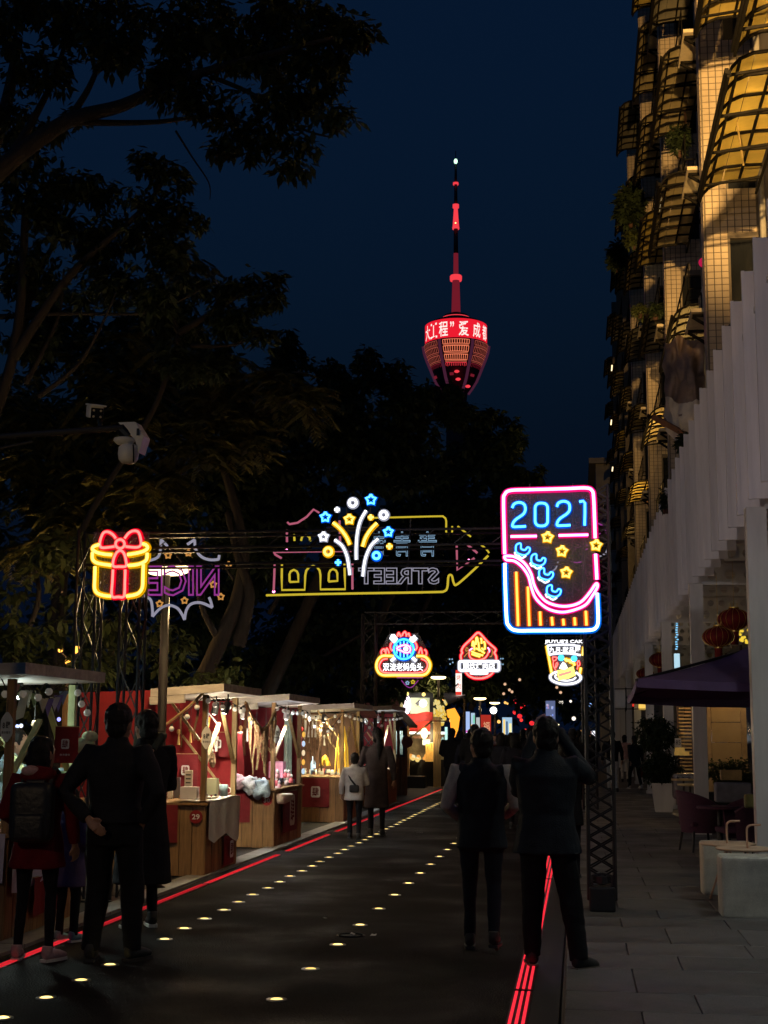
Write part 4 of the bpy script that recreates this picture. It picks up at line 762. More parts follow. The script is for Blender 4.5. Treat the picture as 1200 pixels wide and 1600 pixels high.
def string_lights(pts, n, label, hot=False):
    o = Vector(pts[0]); t = thing('string_lights', label, 'string lights', o); c_ = rail([Vector(p)-o for p in pts], 6)
    MB().tube(c_, .005, 5).build('cord', CORD, t)
    for k in range(n):
        p = c_[int((k+.5)/n*(len(c_)-1))]; s_ = link('socket', sock_m, t, p); link('bulb', bulb_m, s_, (0, 0, -.01))
    return t
def fringe(pts, n, label, lmin, lmax):
    o = Vector(pts[0]); t = thing('burlap_fringe', label, 'fringe', o); c_ = rail([Vector(p)-o for p in pts], 6)
    MB().tube(c_, .016, 6).build('rope', ROPE, t, True)
    for k in range(n):
        p = c_[int((k+.5)/n*(len(c_)-1))]; L = random.uniform(lmin, lmax); w_ = random.uniform(.02, .05); sd = random.random()*9
        q = MB(); q.sheet(lambda u, v: p+Vector((w_*(u-.5)*(1-.3*v)+.03*noise.noise((sd, v*2, 0)), .02*math.sin(v*5+sd)+.012*math.sin(u*6), -L*v)), 2, 8); q.build('strip', BURL, t)
    return t
def oval_tag(loc, h_, rz, label, mat=None):
    """cut-out white hanging board with a wavy rim and dark writing"""
    t = thing('hanging_sign', label, 'sign', loc, rz); w_ = h_*.46
    pts = [(w_/2*math.sin(a)*(1+.06*math.cos(6*a)), 0, h_/2*math.cos(a)*(1+.05*math.cos(4*a))) for a in (2*math.pi*k/28 for k in range(28))]
    MB().poly(pts, (0, .012, 0)).build('board', EMB if not mat else mat, t)
    q = MB(); put_text(q, '肆', lambda x, z, d: (x, -.003, z), -w_*.05, w_*.3, -h_*.05, h_*.2, 0, .02); put_text(q, '8', lambda x, z, d: (x, -.003, z), -w_*.3, -w_*.12, -h_*.05, h_*.16, 0, .02); put_text(q, '青年夜市', lambda x, z, d: (x, -.003, z), -w_*.36, w_*.36, -h_*.24, -h_*.14, 0, .01)
    q.build('writing', CORD, t); MB().tube([(0, .006, h_/2), (0, .006, h_/2+.1)], .003, 4).build('string', CORD, t); return t
def spot_head(loc, target, label, power, c, hot=(1, .93, .8)):
    t = thing('spot_lamp', label, 'lamp', loc); d = (Vector(target)-Vector(loc)).normalized()
    MB().tube([(0, 0, 0), d*.13], [.042, .046], 12, cap=False).tube([-d*.01, d*.02], .035, 10).tube([(0, 0, 0), (0, 0, .1)], .01, 6).build('housing', CORD if random.random() < .4 else WHITE, t)
    MB().ball(d*.11, .036, 10).build('lens', E('spot_glow_%d' % int(hot[2]*10), hot, 7), t)
    light('spot_light', 'SPOT', t, d*.17, power*2.9, c, .04, 125, d*2, .8); light('spill_light', 'POINT', t, d*.24, power*.45, c, .08); return t
plank_m = {}
def stall(name, label, x, y, W, D, num=None, back=None, farwall=None, roof=(-.62, .24, .22), h=2.08, wood=None, pale=None, counter=.80, group='wooden market stalls'):
    t = thing(name, label, 'market stall', (x, y, 0), 0, group); wd = wood or WOOD
    c = MB().bx(-W+.03, -.03, .03, D-.03, .02, counter-.03).build('counter', DARK, t)
    def plank(w_, loc, rz):
        k = (round(w_, 3), counter, wd.name)
        if k not in plank_m: plank_m[k] = MB().bbox((w_/2, -.012, counter/2), (w_-.006, .022, counter-.02), .004).mesh('plank', wd)
        link('plank', plank_m[k], c, (loc[0]+random.uniform(-.001, .001), loc[1], random.uniform(-.004, .004)), rz=rz+random.uniform(-.004, .004))
    n = round(W/.15)
    for k in range(n): plank(W/n, (-W+W/n*k, .014+random.uniform(-.004, .004), 0), 0)
    n = round(D/.15)
    for k in range(n): plank(D/n, (-.014+random.uniform(-.004, .004), D/n*k, 0), math.pi/2)
    MB().bbox((-W/2, D/2, counter+.012), (W+.08, D+.08, .03), .006).build('counter_top', wd, t)
    for px_, py_ in ((-.035, .035), (-.035, D-.035), (-W+.035, .035), (-W+.035, D-.035)):
        MB().bx(px_-.03, px_+.03, py_-.03, py_+.03, counter+.028, h-.03).build('post', wd if py_ < D/2 else (pale or PALEW), t)
    for a, b_ in (((-.035, .07, counter+.45), (-.035, D*.45, h-.35)), ((-.035, D-.07, counter+.45), (-.035, D*.55, h-.2)), ((-.1, D-.04, counter+.06), (-.7, D-.04, h-.5)), ((-.1, .035, h-.55), (-.5, .035, h-.05))):
        MB().beam(a, b_, .045, .03).build('brace', pale or PALEW, t)
    rx0, rx1, ry = roof; dz = .06
    q = MB(); A = [(rx0, -ry, h-dz), (rx1, -ry, h), (rx1, D+ry, h), (rx0, D+ry, h-dz)]; q.add([Vector(p) for p in A]+[Vector(p)+Vector((0, 0, .09)) for p in A], [(3, 2, 1, 0), (4, 5, 6, 7), (0, 1, 5, 4), (1, 2, 6, 5), (2, 3, 7, 6), (3, 0, 4, 7)])
    q.build('roof', ROOFM, t); q = MB().beam((rx0-.01, -ry+.03, h-dz-.05), (rx0+.4, -ry+.03, h-dz-.02), .05, .09); q.build('roof_batten', ROOFM, t)
    if back: MB().sheet(lambda u, v: (-W+.02+.02*noise.noise((u*4, v*3, x)), D*u, counter+.05+(h-.1-counter)*v), 10, 8).build('back_cloth', back, t, True)
    if farwall:
        MB().sheet(lambda u, v: (-W*(1-u)-.05, D-.05+.025*noise.noise((u*4, v*3, x+3)), counter+.05+(h-.12-counter)*v), 12, 8).build('far_cloth', farwall, t, True)
    if num:
        q = MB().poly([(.0+.075*math.cos(a), 0, .075*math.sin(a)) for a in (2*math.pi*k/20 for k in range(20))], (0, .012, 0)); put_text(q, num, lambda a, e, d: (a, -.004, e), -.045, .045, -.03, .03, 1, .02)
        q.build('number_plate', [REDC, EMB], t, loc=(-.10, -.026, counter-.13))
    return t
# --- nearest stall, with bunting and a vendor
s1 = Vector((-4.42, 10.75, 0)); stall('market_stall', 'nearest market stall at the left edge with pale roof, bunting and a cool lamp', s1.x, s1.y, 1.9, 1.45, roof=(-1.9, .17, .22), h=2.06, pale=M('green_timber', (.40, .44, .22), rough=.7))
spot_head((-5.3, 11.7, 2.02), (-5.2, 11.4, .9), 'cool spot lamp under the roof of the nearest stall', 26, (.80, 1, .92), (.85, 1, .95))
spot_head((-4.9, 12.0, 2.03), (-4.6, 11.6, .9), 'cool spot lamp by the back post of the nearest stall', 14, (.85, 1, .9), (.85, 1, .95))
FLG = [M('flag_rose', (.52, .22, .20), rough=.9), M('flag_violet', (.17, .12, .36), rough=.9), M('flag_green', (.30, .38, .18), rough=.9), M('flag_blue', (.20, .28, .42), rough=.9), M('flag_cream', (.55, .5, .42), rough=.9)]
t = thing('bunting', 'string of small pointed cloth flags under the nearest stall roof', 'bunting', P(22, 1068, 11.3)); o = Vector(t.location)
bp = rail([P(22, 1068, 11.3)-o, P(45, 1078, 11.3)-o, P(72, 1092, 11.3)-o, P(92, 1086, 11.4)-o, P(104, 1074, 11.5)-o], 6); MB().tube(bp, .004, 4).build('cord', CORD, t)
for k in range(9):
    p = bp[min(len(bp)-1, 1+int(k*2.5))]; a = .045; L = .12+.04*random.random(); tw = random.uniform(-.5, .5)
    MB().sheet(lambda u, v: p+Vector((a*(u-.5)*2*(1-v)*math.cos(tw), a*(u-.5)*2*(1-v)*math.sin(tw), -L*v)), 2, 5).build('flag', FLG[(k*2+k//3) % 5], t)
tg = MB().poly([Vector((-.04, 0, 0)), Vector((.04, 0, .03)), Vector((.0, 0, -.16)), Vector((-.08, 0, -.19))], (0, .004, 0)); tag(tg.build('price_card', M('card_grey', (.5, .55, .55), rough=.6), loc=P(38, 1090, 11.25)), 'tilted pale card hanging among the bunting of the nearest stall', 'card')
string_lights([P(2, 1060, 10.95), P(18, 1086, 10.9), P(40, 1072, 10.95), P(60, 1079, 11.), P(72, 1068, 11.1), P(86, 1078, 11.1)], 4, 'white globe bulbs on a cord across the front of the nearest stall'); string_lights([P(120, 1066, 11.8), P(128, 1090, 11.8), P(140, 1108, 11.8)], 3, 'white globe bulbs running down behind the nearest stall')
banner(P(106, 1136, 11.2), .20, .29, 0, 'bright red hanging banner with a white seal in the nearest stall', True, True, REDC)
oval_tag(P(10, 1136, 10.72), .225, 0, 'white shaped board hung on the front post of the nearest stall', M('tag_grey', (.5, .55, .53), rough=.6))
q = MB(); q.sheet(lambda u, v: (-1.2+1.2*u, -.05-.02*math.sin(u*14)*v, .83-.42*v-.05*v*math.sin(u*5)), 18, 6); q.sheet(lambda u, v: (.05+.015*math.sin(u*16)*v, 1.3*u, .83-.4*v-.06*v*math.sin(u*4+1)), 18, 6)
o = q.build('tablecloth', M('lilac_cloth', (.52, .50, .60), rough=.8, var=.15), loc=s1, smooth=True); tag(o, 'pale lilac tablecloth over the counter of the nearest stall', 'tablecloth')
banner((-4.37, 11.5, .45), .62, .3, math.pi/2, 'dark red cloth under the lilac tablecloth of the nearest stall', False)
q = MB(); q.ball((0, 0, 0), (.10, .09, .07), 14).ball((.05, 0, .075), (.07, .07, .05), 12).ball((-.09, 0, -.02), (.05, .05, .04), 10); o = q.build('soft_toy', M('mint_plush', (.55, .66, .42), rough=.95, bump=.4), loc=P(131, 1165, 11.6), smooth=True); tag(o, 'rounded mint green soft toy hanging beside the red seal banner', 'soft toy')
q = MB(); q.sheet(lambda u, v: (.12*(u-.5), .02*math.sin(u*6), -.35*v), 4, 6); o = q.build('green_scarf', M('mint_cloth', (.45, .6, .3), rough=.9), loc=P(100, 1205, 11.5)); tag(o, 'pale green scarf hanging below the red banner of the nearest stall', 'scarf')
for k, (px_, py_) in enumerate(((4, 1222), (8, 1262))): tag(MB().lathe([(.03, 0), (.035, .06), (.012, .08), (.012, .11)], n=10).build('bottle', M('aqua_glass', (.3, .5, .5), rough=.15), loc=P(px_, py_, 11)), ('small aqua bottle', 'second aqua bottle lower down')[k]+' on the nearest stall by the left edge', 'bottle')
# far lights seen through the nearest stall
for k, (px_, py_, c_) in enumerate(((20, 1144, (1, .03, .03)), (31, 1145, (1, .2, .1)), (21, 1135, (.9, .9, 1)), (27, 1135, (.5, .6, 1)), (33, 1134, (.7, .8, 1)), (92, 1124, (.3, .3, 1)))):
    tag(MB().ball((0, 0, 0), .07 if k < 2 else .04, 8).build('far_light', E('far_light_%d' % k, c_, 2), loc=P(px_, py_, 26)), ('round red tail light', 'small orange tail light', 'white point of light', 'bluish point of light', 'pale blue point of light', 'violet-blue point of light')[k]+' seen through the nearest stall', 'light')
t = thing('park_lamp', 'two orange globe lamps on a post among the shrubs at the left', 'lamp', (P(106, 1017, 24).x, 24, 0)); o = Vector(t.location)
MB().lathe([(.06, 0), (.04, .3), (.03, P(106, 1050, 24).z)], n=8).build('post', POLE, t)
for px_, py_, r in ((94, 1015, .05), (121, 1016, .075), (106, 1034, .05)): MB().ball(P(px_, py_, 24)-o, r, 10).build('globe', E('orange_globe', (1, .42, .06), 3), t)
MB().tube([P(94, 1018, 24)-o, P(106, 1030, 24)-o, P(121, 1018, 24)-o], .012, 5).tube([P(106, 1030, 24)-o, P(106, 1052, 24)-o], .03, 5).build('arm', POLE, t); light('globe_light', 'POINT', t, P(121, 1016, 23.6)-o, 130, (1, .60, .2), .12)
# --- the white-cloth stall
s2 = Vector((-4.22, 15.95, 0)); stall('market_stall', 'market stall number 29 with red cloth walls and a white tablecloth on its corner', s2.x, s2.y, 1.75, 1.5, '29', REDC, REDC)
q = MB(); q.sheet(lambda u, v: (-1.55+.95*u, -.05-.03*math.sin(u*7)*v, 2.07-.06*u*0+.03*u-(1.2)*v), 14, 10); o = q.build('red_drape', REDC, loc=s2, smooth=True); tag(o, 'large red cloth draped over the roof back of the white-cloth stall', 'drape')
q = MB(); q.sheet(lambda u, v: (.055+.012*math.sin(u*17)*v, -.03+1.5*u, .845-(.42+.05*math.sin(u*9)+.07*u)*v), 24, 10); q.sheet(lambda u, v: (-.35+.40*u, -.03+1.5*v, .85+.006*math.sin(u*8+v*9)), 8, 14)
o = q.build('tablecloth', CREAM, loc=s2, smooth=True); tag(o, 'white tablecloth hanging over the road side of the white-cloth stall', 'tablecloth')
banner(s2+Vector((-.52, -.03, .80)), .42, .42, 0, 'dark red banner hanging on the front planks of the white-cloth stall'); banner(s2+Vector((.03, 1.0, .40)), .50, .34, math.pi/2, 'small dark red banner below the white cloth of the white-cloth stall')
banner(s2+Vector((-.22, 1.4, 1.62)), .26, .3, 0, 'small red seal banner on the back post inside the white-cloth stall'); banner(s2+Vector((-.62, 1.38, 1.35)), .3, .42, 0, 'red seal banner on the far wall of the white-cloth stall'); banner(s2+Vector((-1.15, 1.38, 1.45)), .38, .5, 0, 'broad red banner at the back corner inside the white-cloth stall')
oval_tag(s2+Vector((-.0, -.03, 1.56)), .25, .15, 'white shaped board on the front post of the white-cloth stall', EMB)
string_lights([s2+Vector(v) for v in ((-.6, -.2, 1.63), (-.45, -.18, 1.66), (-.2, -.15, 1.85), (.0, -.1, 2.03), (.05, .3, 1.97), (.08, .7, 1.98), (.09, 1.2, 1.93), (.05, 1.65, 1.95), (.0, 2.3, 1.78), (-.05, 3.2, 1.70), (-.05, 4.0, 1.95))], 17, 'globe bulbs strung from the lamp post along the roof edge of the white-cloth stall')
fringe([s2+Vector(v) for v in ((-.75, -.22, 1.55), (-.5, -.2, 1.66), (-.22, -.15, 1.88), (-.03, -.06, 2.08))], 4, 'thick rope with long burlap strips before the red cloth of the white-cloth stall', .35, .6)
fringe([s2+Vector(v) for v in ((.04, 1.7, 2.0), (.0, 2.5, 1.75), (-.03, 3.2, 1.68), (-.04, 3.9, 1.95))], 15, 'rope with ragged burlap strips between the white-cloth and candy-bag stalls', .3, .75)
for k, (dx, dy, lb) in enumerate(((.10, .55, 'bright white spot lamp at the roof edge of the white-cloth stall'), (-.12, .85, 'black spot lamp beside the bright one in the white-cloth stall'), (-.2, 1.62, 'white tubular spot lamp at the back of the white-cloth stall'))):
    spot_head(s2+Vector((dx, dy, 1.97)), (s2+Vector((-.25-.1*k, dy-.1+.2*k, .9)) if k < 2 else Vector((-4.8, 20.05, .45))), lb, (30, 16, 52)[k], (1, .86, .62))
for k, (dx, dy, w_, d_, h_, m_) in enumerate(((-.22, .12, .20, .12, .14, 0), (-.3, .35, .09, .04, .32, 1), (-.42, .3, .07, .04, .24, 2), (-.45, .12, .06, .04, .26, 1), (-.12, .7, .16, .12, .22, 3))):
    MB_ = MB().bbox((0, 0, h_/2), (w_, d_, h_), .005)
    if k == 1:
        for j in range(5): MB_.bx(-.03, .03, -.0225, -.0215, .08+j*.045, .095+j*.045, 1)
    tag(MB_.build('gift_carton' if k in (0, 4) else 'card_box', [M('ware_%d' % m_, ((.62, .58, .56), (.66, .62, .52), (.12, .11, .12), (.58, .58, .36))[m_], rough=.6, var=.1), CORD], loc=s2+Vector((dx, dy, .86))),
        ('low white carton at the front of the white-cloth stall', 'tall white card with printed lines on the white-cloth stall', 'dark slim box among the cards of the white-cloth stall', 'slim cream card at the left of the white-cloth stall', 'yellowish paper bag box on the white-cloth stall')[k], ('carton', 'card', 'box', 'card', 'box')[k])
t = thing('mug', 'blue and white lidded mug on the counter of the white-cloth stall', 'mug', s2+Vector((-.03, .95, .86))); MB().lathe([(.05, 0), (.055, .13), (.05, .14)], n=16).build('body', M('mug_blue', (.35, .5, .55), rough=.3, var=.3, scale=20), t, True); MB().tube([(.05, 0, .03), (.085, 0, .05), (.085, 0, .09), (.05, 0, .11)], .007, 6).build('handle', EMB, t)
t = thing('jewellery_tray', 'tray of small trinkets on the white cloth of the white-cloth stall', 'tray', s2+Vector((-.12, .45, .858))); MB().bbox((0, 0, .01), (.24, .4, .02), .005).build('tray', M('tray_cream', (.6, .5, .36), rough=.6), t)
for k in range(14): MB().ball((random.uniform(-.1, .1), random.uniform(-.18, .18), .03), random.uniform(.008, .018), 6).build('trinket', (RIM, REDC, EMB, CORD)[k % 4], t)
t = thing('hanging_dolls', 'dark little dolls and ribbons hanging from the brace in the white-cloth stall', 'dolls', s2+Vector((-.2, .9, 1.55)))
for k in range(4):
    z = -.05*k; x = .02*k-.03; MB().ball((x, 0, z), (.022, .022, .025), 8).build('doll_head', EMB if k % 2 else M('gold_doll', (.6, .35, .08), rough=.5), t); MB().lathe([(.02, -.03), (.045, -.14), (.02, -.2)], (x, .01*k, z), 8).build('doll_body', BURL, t)
t = thing('ribbon_garland', 'shiny white and orange ribbons hanging under the lamp of the white-cloth stall', 'garland', s2+Vector((-.1, .6, 1.8)))
for k, c_ in enumerate(((.5, .2, .04), (.28, .28, .3))): MB().sheet(lambda u, v: ((.05-.03*k)*(u-.5)-.05+.2*v*(k/2-.3)+.1*k*(1-abs(2*v-1)), .03*math.sin(v*5), -.3*v+.05*k), 2, 8).build('ribbon', M('ribbon_%d' % k, c_, rough=.2, var=0), t)
# --- the candy-bag stall
s3 = Vector((-4.30, 20.05, 0)); stall('market_stall', 'market stall number 30 with red walls, bagged candy floss and pale post', s3.x, s3.y, 1.55, 2.0, '30', REDC, DREDC)
q = MB(); q.sheet(lambda u, v: (-1.5+.85*u, -.04-.03*math.sin(u*7)*v, 2.05-1.18*v+.02*u), 12, 10); o = q.build('red_drape', REDC, loc=s3, smooth=True); tag(o, 'large red cloth covering the left half of the candy-bag stall', 'drape')
banner(s3+Vector((-.80, -.08, 1.62)), .75, .78, 0, 'broad dark red cloth panel with a faint seal on the candy-bag stall', True, False, REDC); banner(s3+Vector((-.62, -.03, .86)), .56, .50, 0, 'dark red banner with a white seal on the front planks of the candy-bag stall'); banner(s3+Vector((.03, .95, .76)), 1.1, .58, math.pi/2, 'dark red cloth on the road side of the candy-bag stall')
oval_tag(s3+Vector((.02, -.03, 1.60)), .25, .2, 'grey shaped board on the front post of the candy-bag stall', M('tag_dim', (.4, .42, .45), rough=.6))
string_lights([s3+Vector(v) for v in ((.02, -.1, 2.02), (.08, .5, 1.98), (.08, 1.2, 1.97), (.06, 2.1, 1.95), (0, 3.2, 1.75), (0, 4.6, 1.72), (0, 5.8, 1.96))], 13, 'globe bulbs along the roof edge of the candy-bag stall and on to the next stall')
for k, (dy, c_) in enumerate(((.5, (1, .9, .85)), (1.1, (.9, .95, 1)), (1.6, (1, .85, .7)))): spot_head(s3+Vector(((-.45, .02, -.1)[k], (-.14, .7, 2.12)[k], 1.95)), s3+Vector(((-.45, -.1, -.3)[k], (.1, .7, 5.9)[k], .5)), ('front', 'middle', 'rear')[k]+' spot lamp under the roof of the candy-bag stall', (22, 22, 60)[k], c_)
pl = M('bag_film', (.55, .60, .66), rough=.15, var=.3, scale=9, alpha=.55)
for k, (px_, py_, r, c_) in enumerate(((392, 1226, .13, 0), (408, 1232, .14, 1), (376, 1222, .11, 2))):
    q = MB(); q.ball((0, 0, 0), r, 30); q.v = [tuple(Vector(v)*(1+.42*noise.noise(Vector(v)*11+Vector((k*3, 0, 0)))+.22*noise.noise(Vector(v)*27)-.1*(v[2] > .05))) for v in q.v]; tag(q.build('candy_floss_bag', M('floss_%d' % c_, ((.42, .44, .48), (.34, .45, .54), (.50, .34, .40))[c_], rough=.4, var=.25, scale=20, bump=.5), loc=P(px_, py_, 19.95), smooth=True), ('grey-white', 'bluish', 'pinkish')[k]+' puffy candy bag leaning on the front of the candy-bag stall', 'candy bag')
q = MB().lathe([(.05, -.12), (.13, -.08), (.17, .02), (.15, .03)], n=18); o = q.build('white_bowl', M('furry_cream', (.62, .52, .42), rough=.9, bump=.6, bscale=60), loc=P(440, 1243, 20.3), smooth=True); tag(o, 'cream furry bowl hanging over the corner of the candy-bag stall', 'bowl')
for k in range(9):
    px_, py_ = 434+random.uniform(-6, 28), 1216+random.uniform(-6, 14); c_ = ((.7, .15, .2), (.7, .6, .62), (.75, .4, .45))[k % 3]
    t = thing('figurine', ('red', 'white', 'pink')[k % 3]+' tiny figurine crowded on the counter of the candy-bag stall', 'figurine', P(px_, py_, 20.5), 0, 'figurines on the candy-bag stall'); m_ = M('figurine_%d' % (k % 3), c_, rough=.4); MB().lathe([(.03, -.05), (.035, 0), (.015, .03)], n=10).build('body', m_, t, True); MB().ball((0, 0, .05), .026, 8).build('head', EMB, t)
tag(MB().bbox((0, 0, .1), (.22, .2, .24), .01).build('pink_box', M('pink_card', (.72, .30, .45), rough=.5), loc=P(433, 1213, 21)), 'bright pink box standing behind the figurines of the candy-bag stall', 'box')
q = MB(); q.sheet(lambda u, v: (.13*(u-.5), .03*math.sin(u*12), -1.05*v), 12, 6); o = q.build('mint_curtain', M('mint_curtain_cloth', (.42, .52, .46), rough=.8), loc=s3+Vector((-.16, 1.7, 1.92)), smooth=True); tag(o, 'narrow mint green curtain beside the rear post of the candy-bag stall', 'curtain')
t = thing('lantern_column', 'hanging column of red and gold festive lanterns behind the candy-bag stall', 'lanterns', P(465, 1140, 23.2)); q0 = P(466, 1205, 23.2)-Vector(t.location)
for k in range(5): z = -.05-.14*k; MB().lathe([(.03, z-.06), (.075, z-.02), (.075, z+.02), (.03, z+.06)], n=12).build('lantern', M('lantern_red_glow', (.5, .02, .02), rough=.5, emit=(1, .05, .03), es=.9), t, True)
for k in range(5): MB().ball((.10, .02, -.08-.15*k), (.03, .03, .05), 8).build('charm', E('charm_%d' % (k % 3), ((1, .55, .1), (.6, .8, 1), (1, .8, .5))[k % 3], .9), t)
banner(P(461, 1143, 22.9), .24, .32, 0, 'dark red hanging flag with a white seal beside the lantern column'); tag(MB().ball((0, 0, 0), (.13, .13, .06), 12).build('round_lantern', M('lantern_red_glow', (.5, .02, .02)), loc=P(462, 1139, 22.8), smooth=True), 'flat glowing red lantern above the dark red flag', 'lantern')
# --- fourth stall, full of hanging goods
s4 = Vector((-4.28, 25.95, 0)); stall('market_stall', 'market stall crowded with brown hanging strips and yellow tassels, fourth along the road', s4.x, s4.y, 1.3, 2.0, None, None, DWOOD, roof=(-1.0, .22, .2), h=2.08)
banner(s4+Vector((-.50, -.03, .80)), .50, .52, 0, 'dark red banner with a white seal on the planks of the fourth stall')
fringe([s4+Vector(v) for v in ((-1.15, -.1, 1.95), (-.8, -.1, 1.88), (-.4, -.1, 1.86), (-.02, -.1, 1.98))], 16, 'dense curtain of brown burlap strips across the fourth stall', .45, .95)
string_lights([s4+Vector(v) for v in ((-1.1, -.15, 2.0), (-.5, -.15, 1.93), (0, -.1, 2.0), (.08, .8, 1.95), (.08, 2.1, 1.9), (.05, 3.6, 1.72), (.05, 5.2, 1.9))], 15, 'globe bulbs around the roof edge of the fourth stall')
for k in range(2): spot_head(s4+Vector((-.35-.3*k, -.13+1.2*k, 1.95)), s4+Vector((-.45-.2*k, .1+1.1*k, .7)), ('front', 'rear')[k]+' spot lamp inside the fourth stall', 34, (1, .84, .5))
t = thing('yellow_tassels', 'long bright yellow tassels hanging at the corner of the fourth stall', 'tassels', s4+Vector((-.06, .2, 1.75)))
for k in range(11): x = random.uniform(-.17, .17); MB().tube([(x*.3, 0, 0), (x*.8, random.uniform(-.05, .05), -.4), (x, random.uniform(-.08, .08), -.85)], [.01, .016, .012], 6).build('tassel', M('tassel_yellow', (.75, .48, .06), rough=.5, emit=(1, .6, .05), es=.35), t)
t = thing('corn_bunch', 'bunch of yellow corn cobs hanging in the fourth stall', 'corn', s4+Vector((-.38, .2, 1.22)))
for k in range(10): a = random.random()*6.28; MB().tube([(0, 0, 0), (.05*math.cos(a), .05*math.sin(a), -.08), (.10*math.cos(a), .10*math.sin(a), -.2)], [.01, .03, .012], 7).build('cob', M('corn', (.75, .45, .05), rough=.5, var=.3, scale=60), t)
tag(MB().tube([(0, 0, .1), (.05, 0, .06), (.07, 0, -.02), (.06, 0, -.1)], [.01, .03, .03, .01], 8).build('crescent_lamp', E('amber_lamp', (1, .5, .08), 1.6), loc=s4+Vector((-1.05, .3, 1.72))), 'orange crescent lamp hanging at the left of the fourth stall', 'lamp')
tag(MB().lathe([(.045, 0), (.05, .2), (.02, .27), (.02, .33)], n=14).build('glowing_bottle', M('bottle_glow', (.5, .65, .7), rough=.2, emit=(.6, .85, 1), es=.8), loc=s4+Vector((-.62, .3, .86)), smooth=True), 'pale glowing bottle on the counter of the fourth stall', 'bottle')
t = thing('necklace_board', 'pale board with a necklace hanging under the fourth stall roof', 'board', s4+Vector((-.72, .6, 1.75))); MB().bbox((0, 0, 0), (.34, .02, .42), .02).build('board', EMB, t); MB().tube([(-.08, -.02, .15), (-.03, -.02, -.03), (0, -.02, -.08), (.03, -.02, -.03), (.08, -.02, .15)], .006, 5).build('necklace', REDC, t)
for k in range(8):
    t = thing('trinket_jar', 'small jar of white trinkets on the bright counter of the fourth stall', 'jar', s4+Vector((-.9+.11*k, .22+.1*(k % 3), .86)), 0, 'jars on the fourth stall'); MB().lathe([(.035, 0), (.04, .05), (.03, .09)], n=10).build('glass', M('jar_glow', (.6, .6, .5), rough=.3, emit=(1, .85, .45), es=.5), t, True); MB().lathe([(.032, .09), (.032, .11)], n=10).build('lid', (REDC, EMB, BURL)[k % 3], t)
# --- stall with the pink sloping roof, the gabled kiosk and the red-awning shop
s5 = Vector((-4.3, 31.6, 0)); stall('market_stall', 'market stall with a slanted pink roof board behind the two walkers', s5.x, s5.y, 1.4, 2.2, None, None, DREDC, roof=(-.9, .2, .2), h=2.15, group='wooden market stalls')
q = MB(); q.add([P(553, 1100, 32), P(577, 1098, 32), P(590, 1119, 31), P(567, 1119, 31)], [(0, 1, 2, 3)]); q.add([P(553, 1100, 32)-Vector((0, 0, .04)), P(577, 1098, 32)-Vector((0, 0, .04)), P(590, 1119, 31)-Vector((0, 0, .04)), P(567, 1119, 31)-Vector((0, 0, .04))], [(3, 2, 1, 0)])
tag(q.build('pink_awning', M('pink_board', (.6, .27, .24), rough=.7)), 'slanted salmon pink awning board above the stall behind the walkers', 'awning')
for k in range(2): spot_head(s5+Vector((-.2-.4*k, .5+.6*k, 2.0)), s5+Vector((-.3, .8, .9)), ('front', 'rear')[k]+' cool spot lamp in the pink-roofed stall', 26, (.85, .95, 1), (.85, .95, 1))
tag(MB().bx(-.04, .04, -.04, .04, 0, .7).build('tube_light', E('cool_tube', (.65, .9, 1), 1.5), loc=s5+Vector((-.62, .2, .9))), 'upright cool white tube light in the pink-roofed stall', 'light')
string_lights([s5+Vector(v) for v in ((-.5, -.1, 2.1), (0, -.1, 1.98), (.1, 1.2, 2.0), (.1, 2.6, 2.05))], 9, 'globe bulbs on the corner of the pink-roofed stall')
tag(MB().ball((0, 0, 0), (.06, .06, .14), 10).build('orange_lantern', E('amber_lamp', (1, .5, .08), 1.6), loc=P(557, 1173, 31), smooth=True), 'slim orange lantern glowing beside the small walker', 'lantern')
k0 = thing('kiosk', 'narrow brown wooden kiosk with a pointed gable roof', 'kiosk', (P(617, 1240, 38).x, 38, 0)); o = Vector(k0.location)
KW = P(636, 1200, 38).x-P(602, 1200, 38).x; zt = P(618, 1113, 38).z; ze = P(640, 1130, 38).z
MB().poly([(-KW/2, 0, ze-.1), (0, 0, zt), (KW/2, 0, ze-.1)], (0, .04, 0)).build('gable', DWOOD, k0)
q = MB()
for s_ in (-1, 1): q.add([(0, -.2, zt+.03), (s_*KW*.68, -.2, ze-.12), (s_*KW*.68, 1.8, ze-.12), (0, 1.8, zt+.03), (0, -.2, zt+.09), (s_*KW*.68, -.2, ze-.06), (s_*KW*.68, 1.8, ze-.06), (0, 1.8, zt+.09)], [(0, 1, 2, 3), (4, 7, 6, 5), (0, 4, 5, 1), (1, 5, 6, 2), (2, 6, 7, 3)])
q.build('roof', M('kiosk_roof', (.3, .25, .22), rough=.7), k0)
for dx in (-.5, -.18, .15, .5): MB().bx(dx*KW-.035, dx*KW+.035, -.03, .04, 0, ze-.1).build('post', DWOOD, k0)
for z0, z1 in ((.0, 1.0),):
    for k in range(5): MB().bx(-KW/2+KW*k/5, -KW/2+KW*(k+1)/5-.012, .05, .08, z0, z1).build('plank', DWOOD, k0)
MB().bx(-KW*.46, KW*.1, 1.2, 1.24, 1.05, ze-.2).build('lit_back', M('kiosk_back', (.45, .55, .5), rough=.6), k0); light('kiosk_light', 'POINT', k0, (0, .8, ze-.25), 14, (.9, 1, .95), .08); MB().ball((0, .8, ze-.25), .05, 8).build('bulb', E('cool_tube', (.65, .9, 1), 1.5), k0)
MB().poly([(.16*math.cos(a), -.12, 1.35+.16*math.sin(a)) for a in (math.pi/4*k for k in range(8))], (0, .04, 0)).build('sign_disc', M('brown_disc', (.25, .08, .04), rough=.6), k0, loc=(KW*.62, -.2, .05))
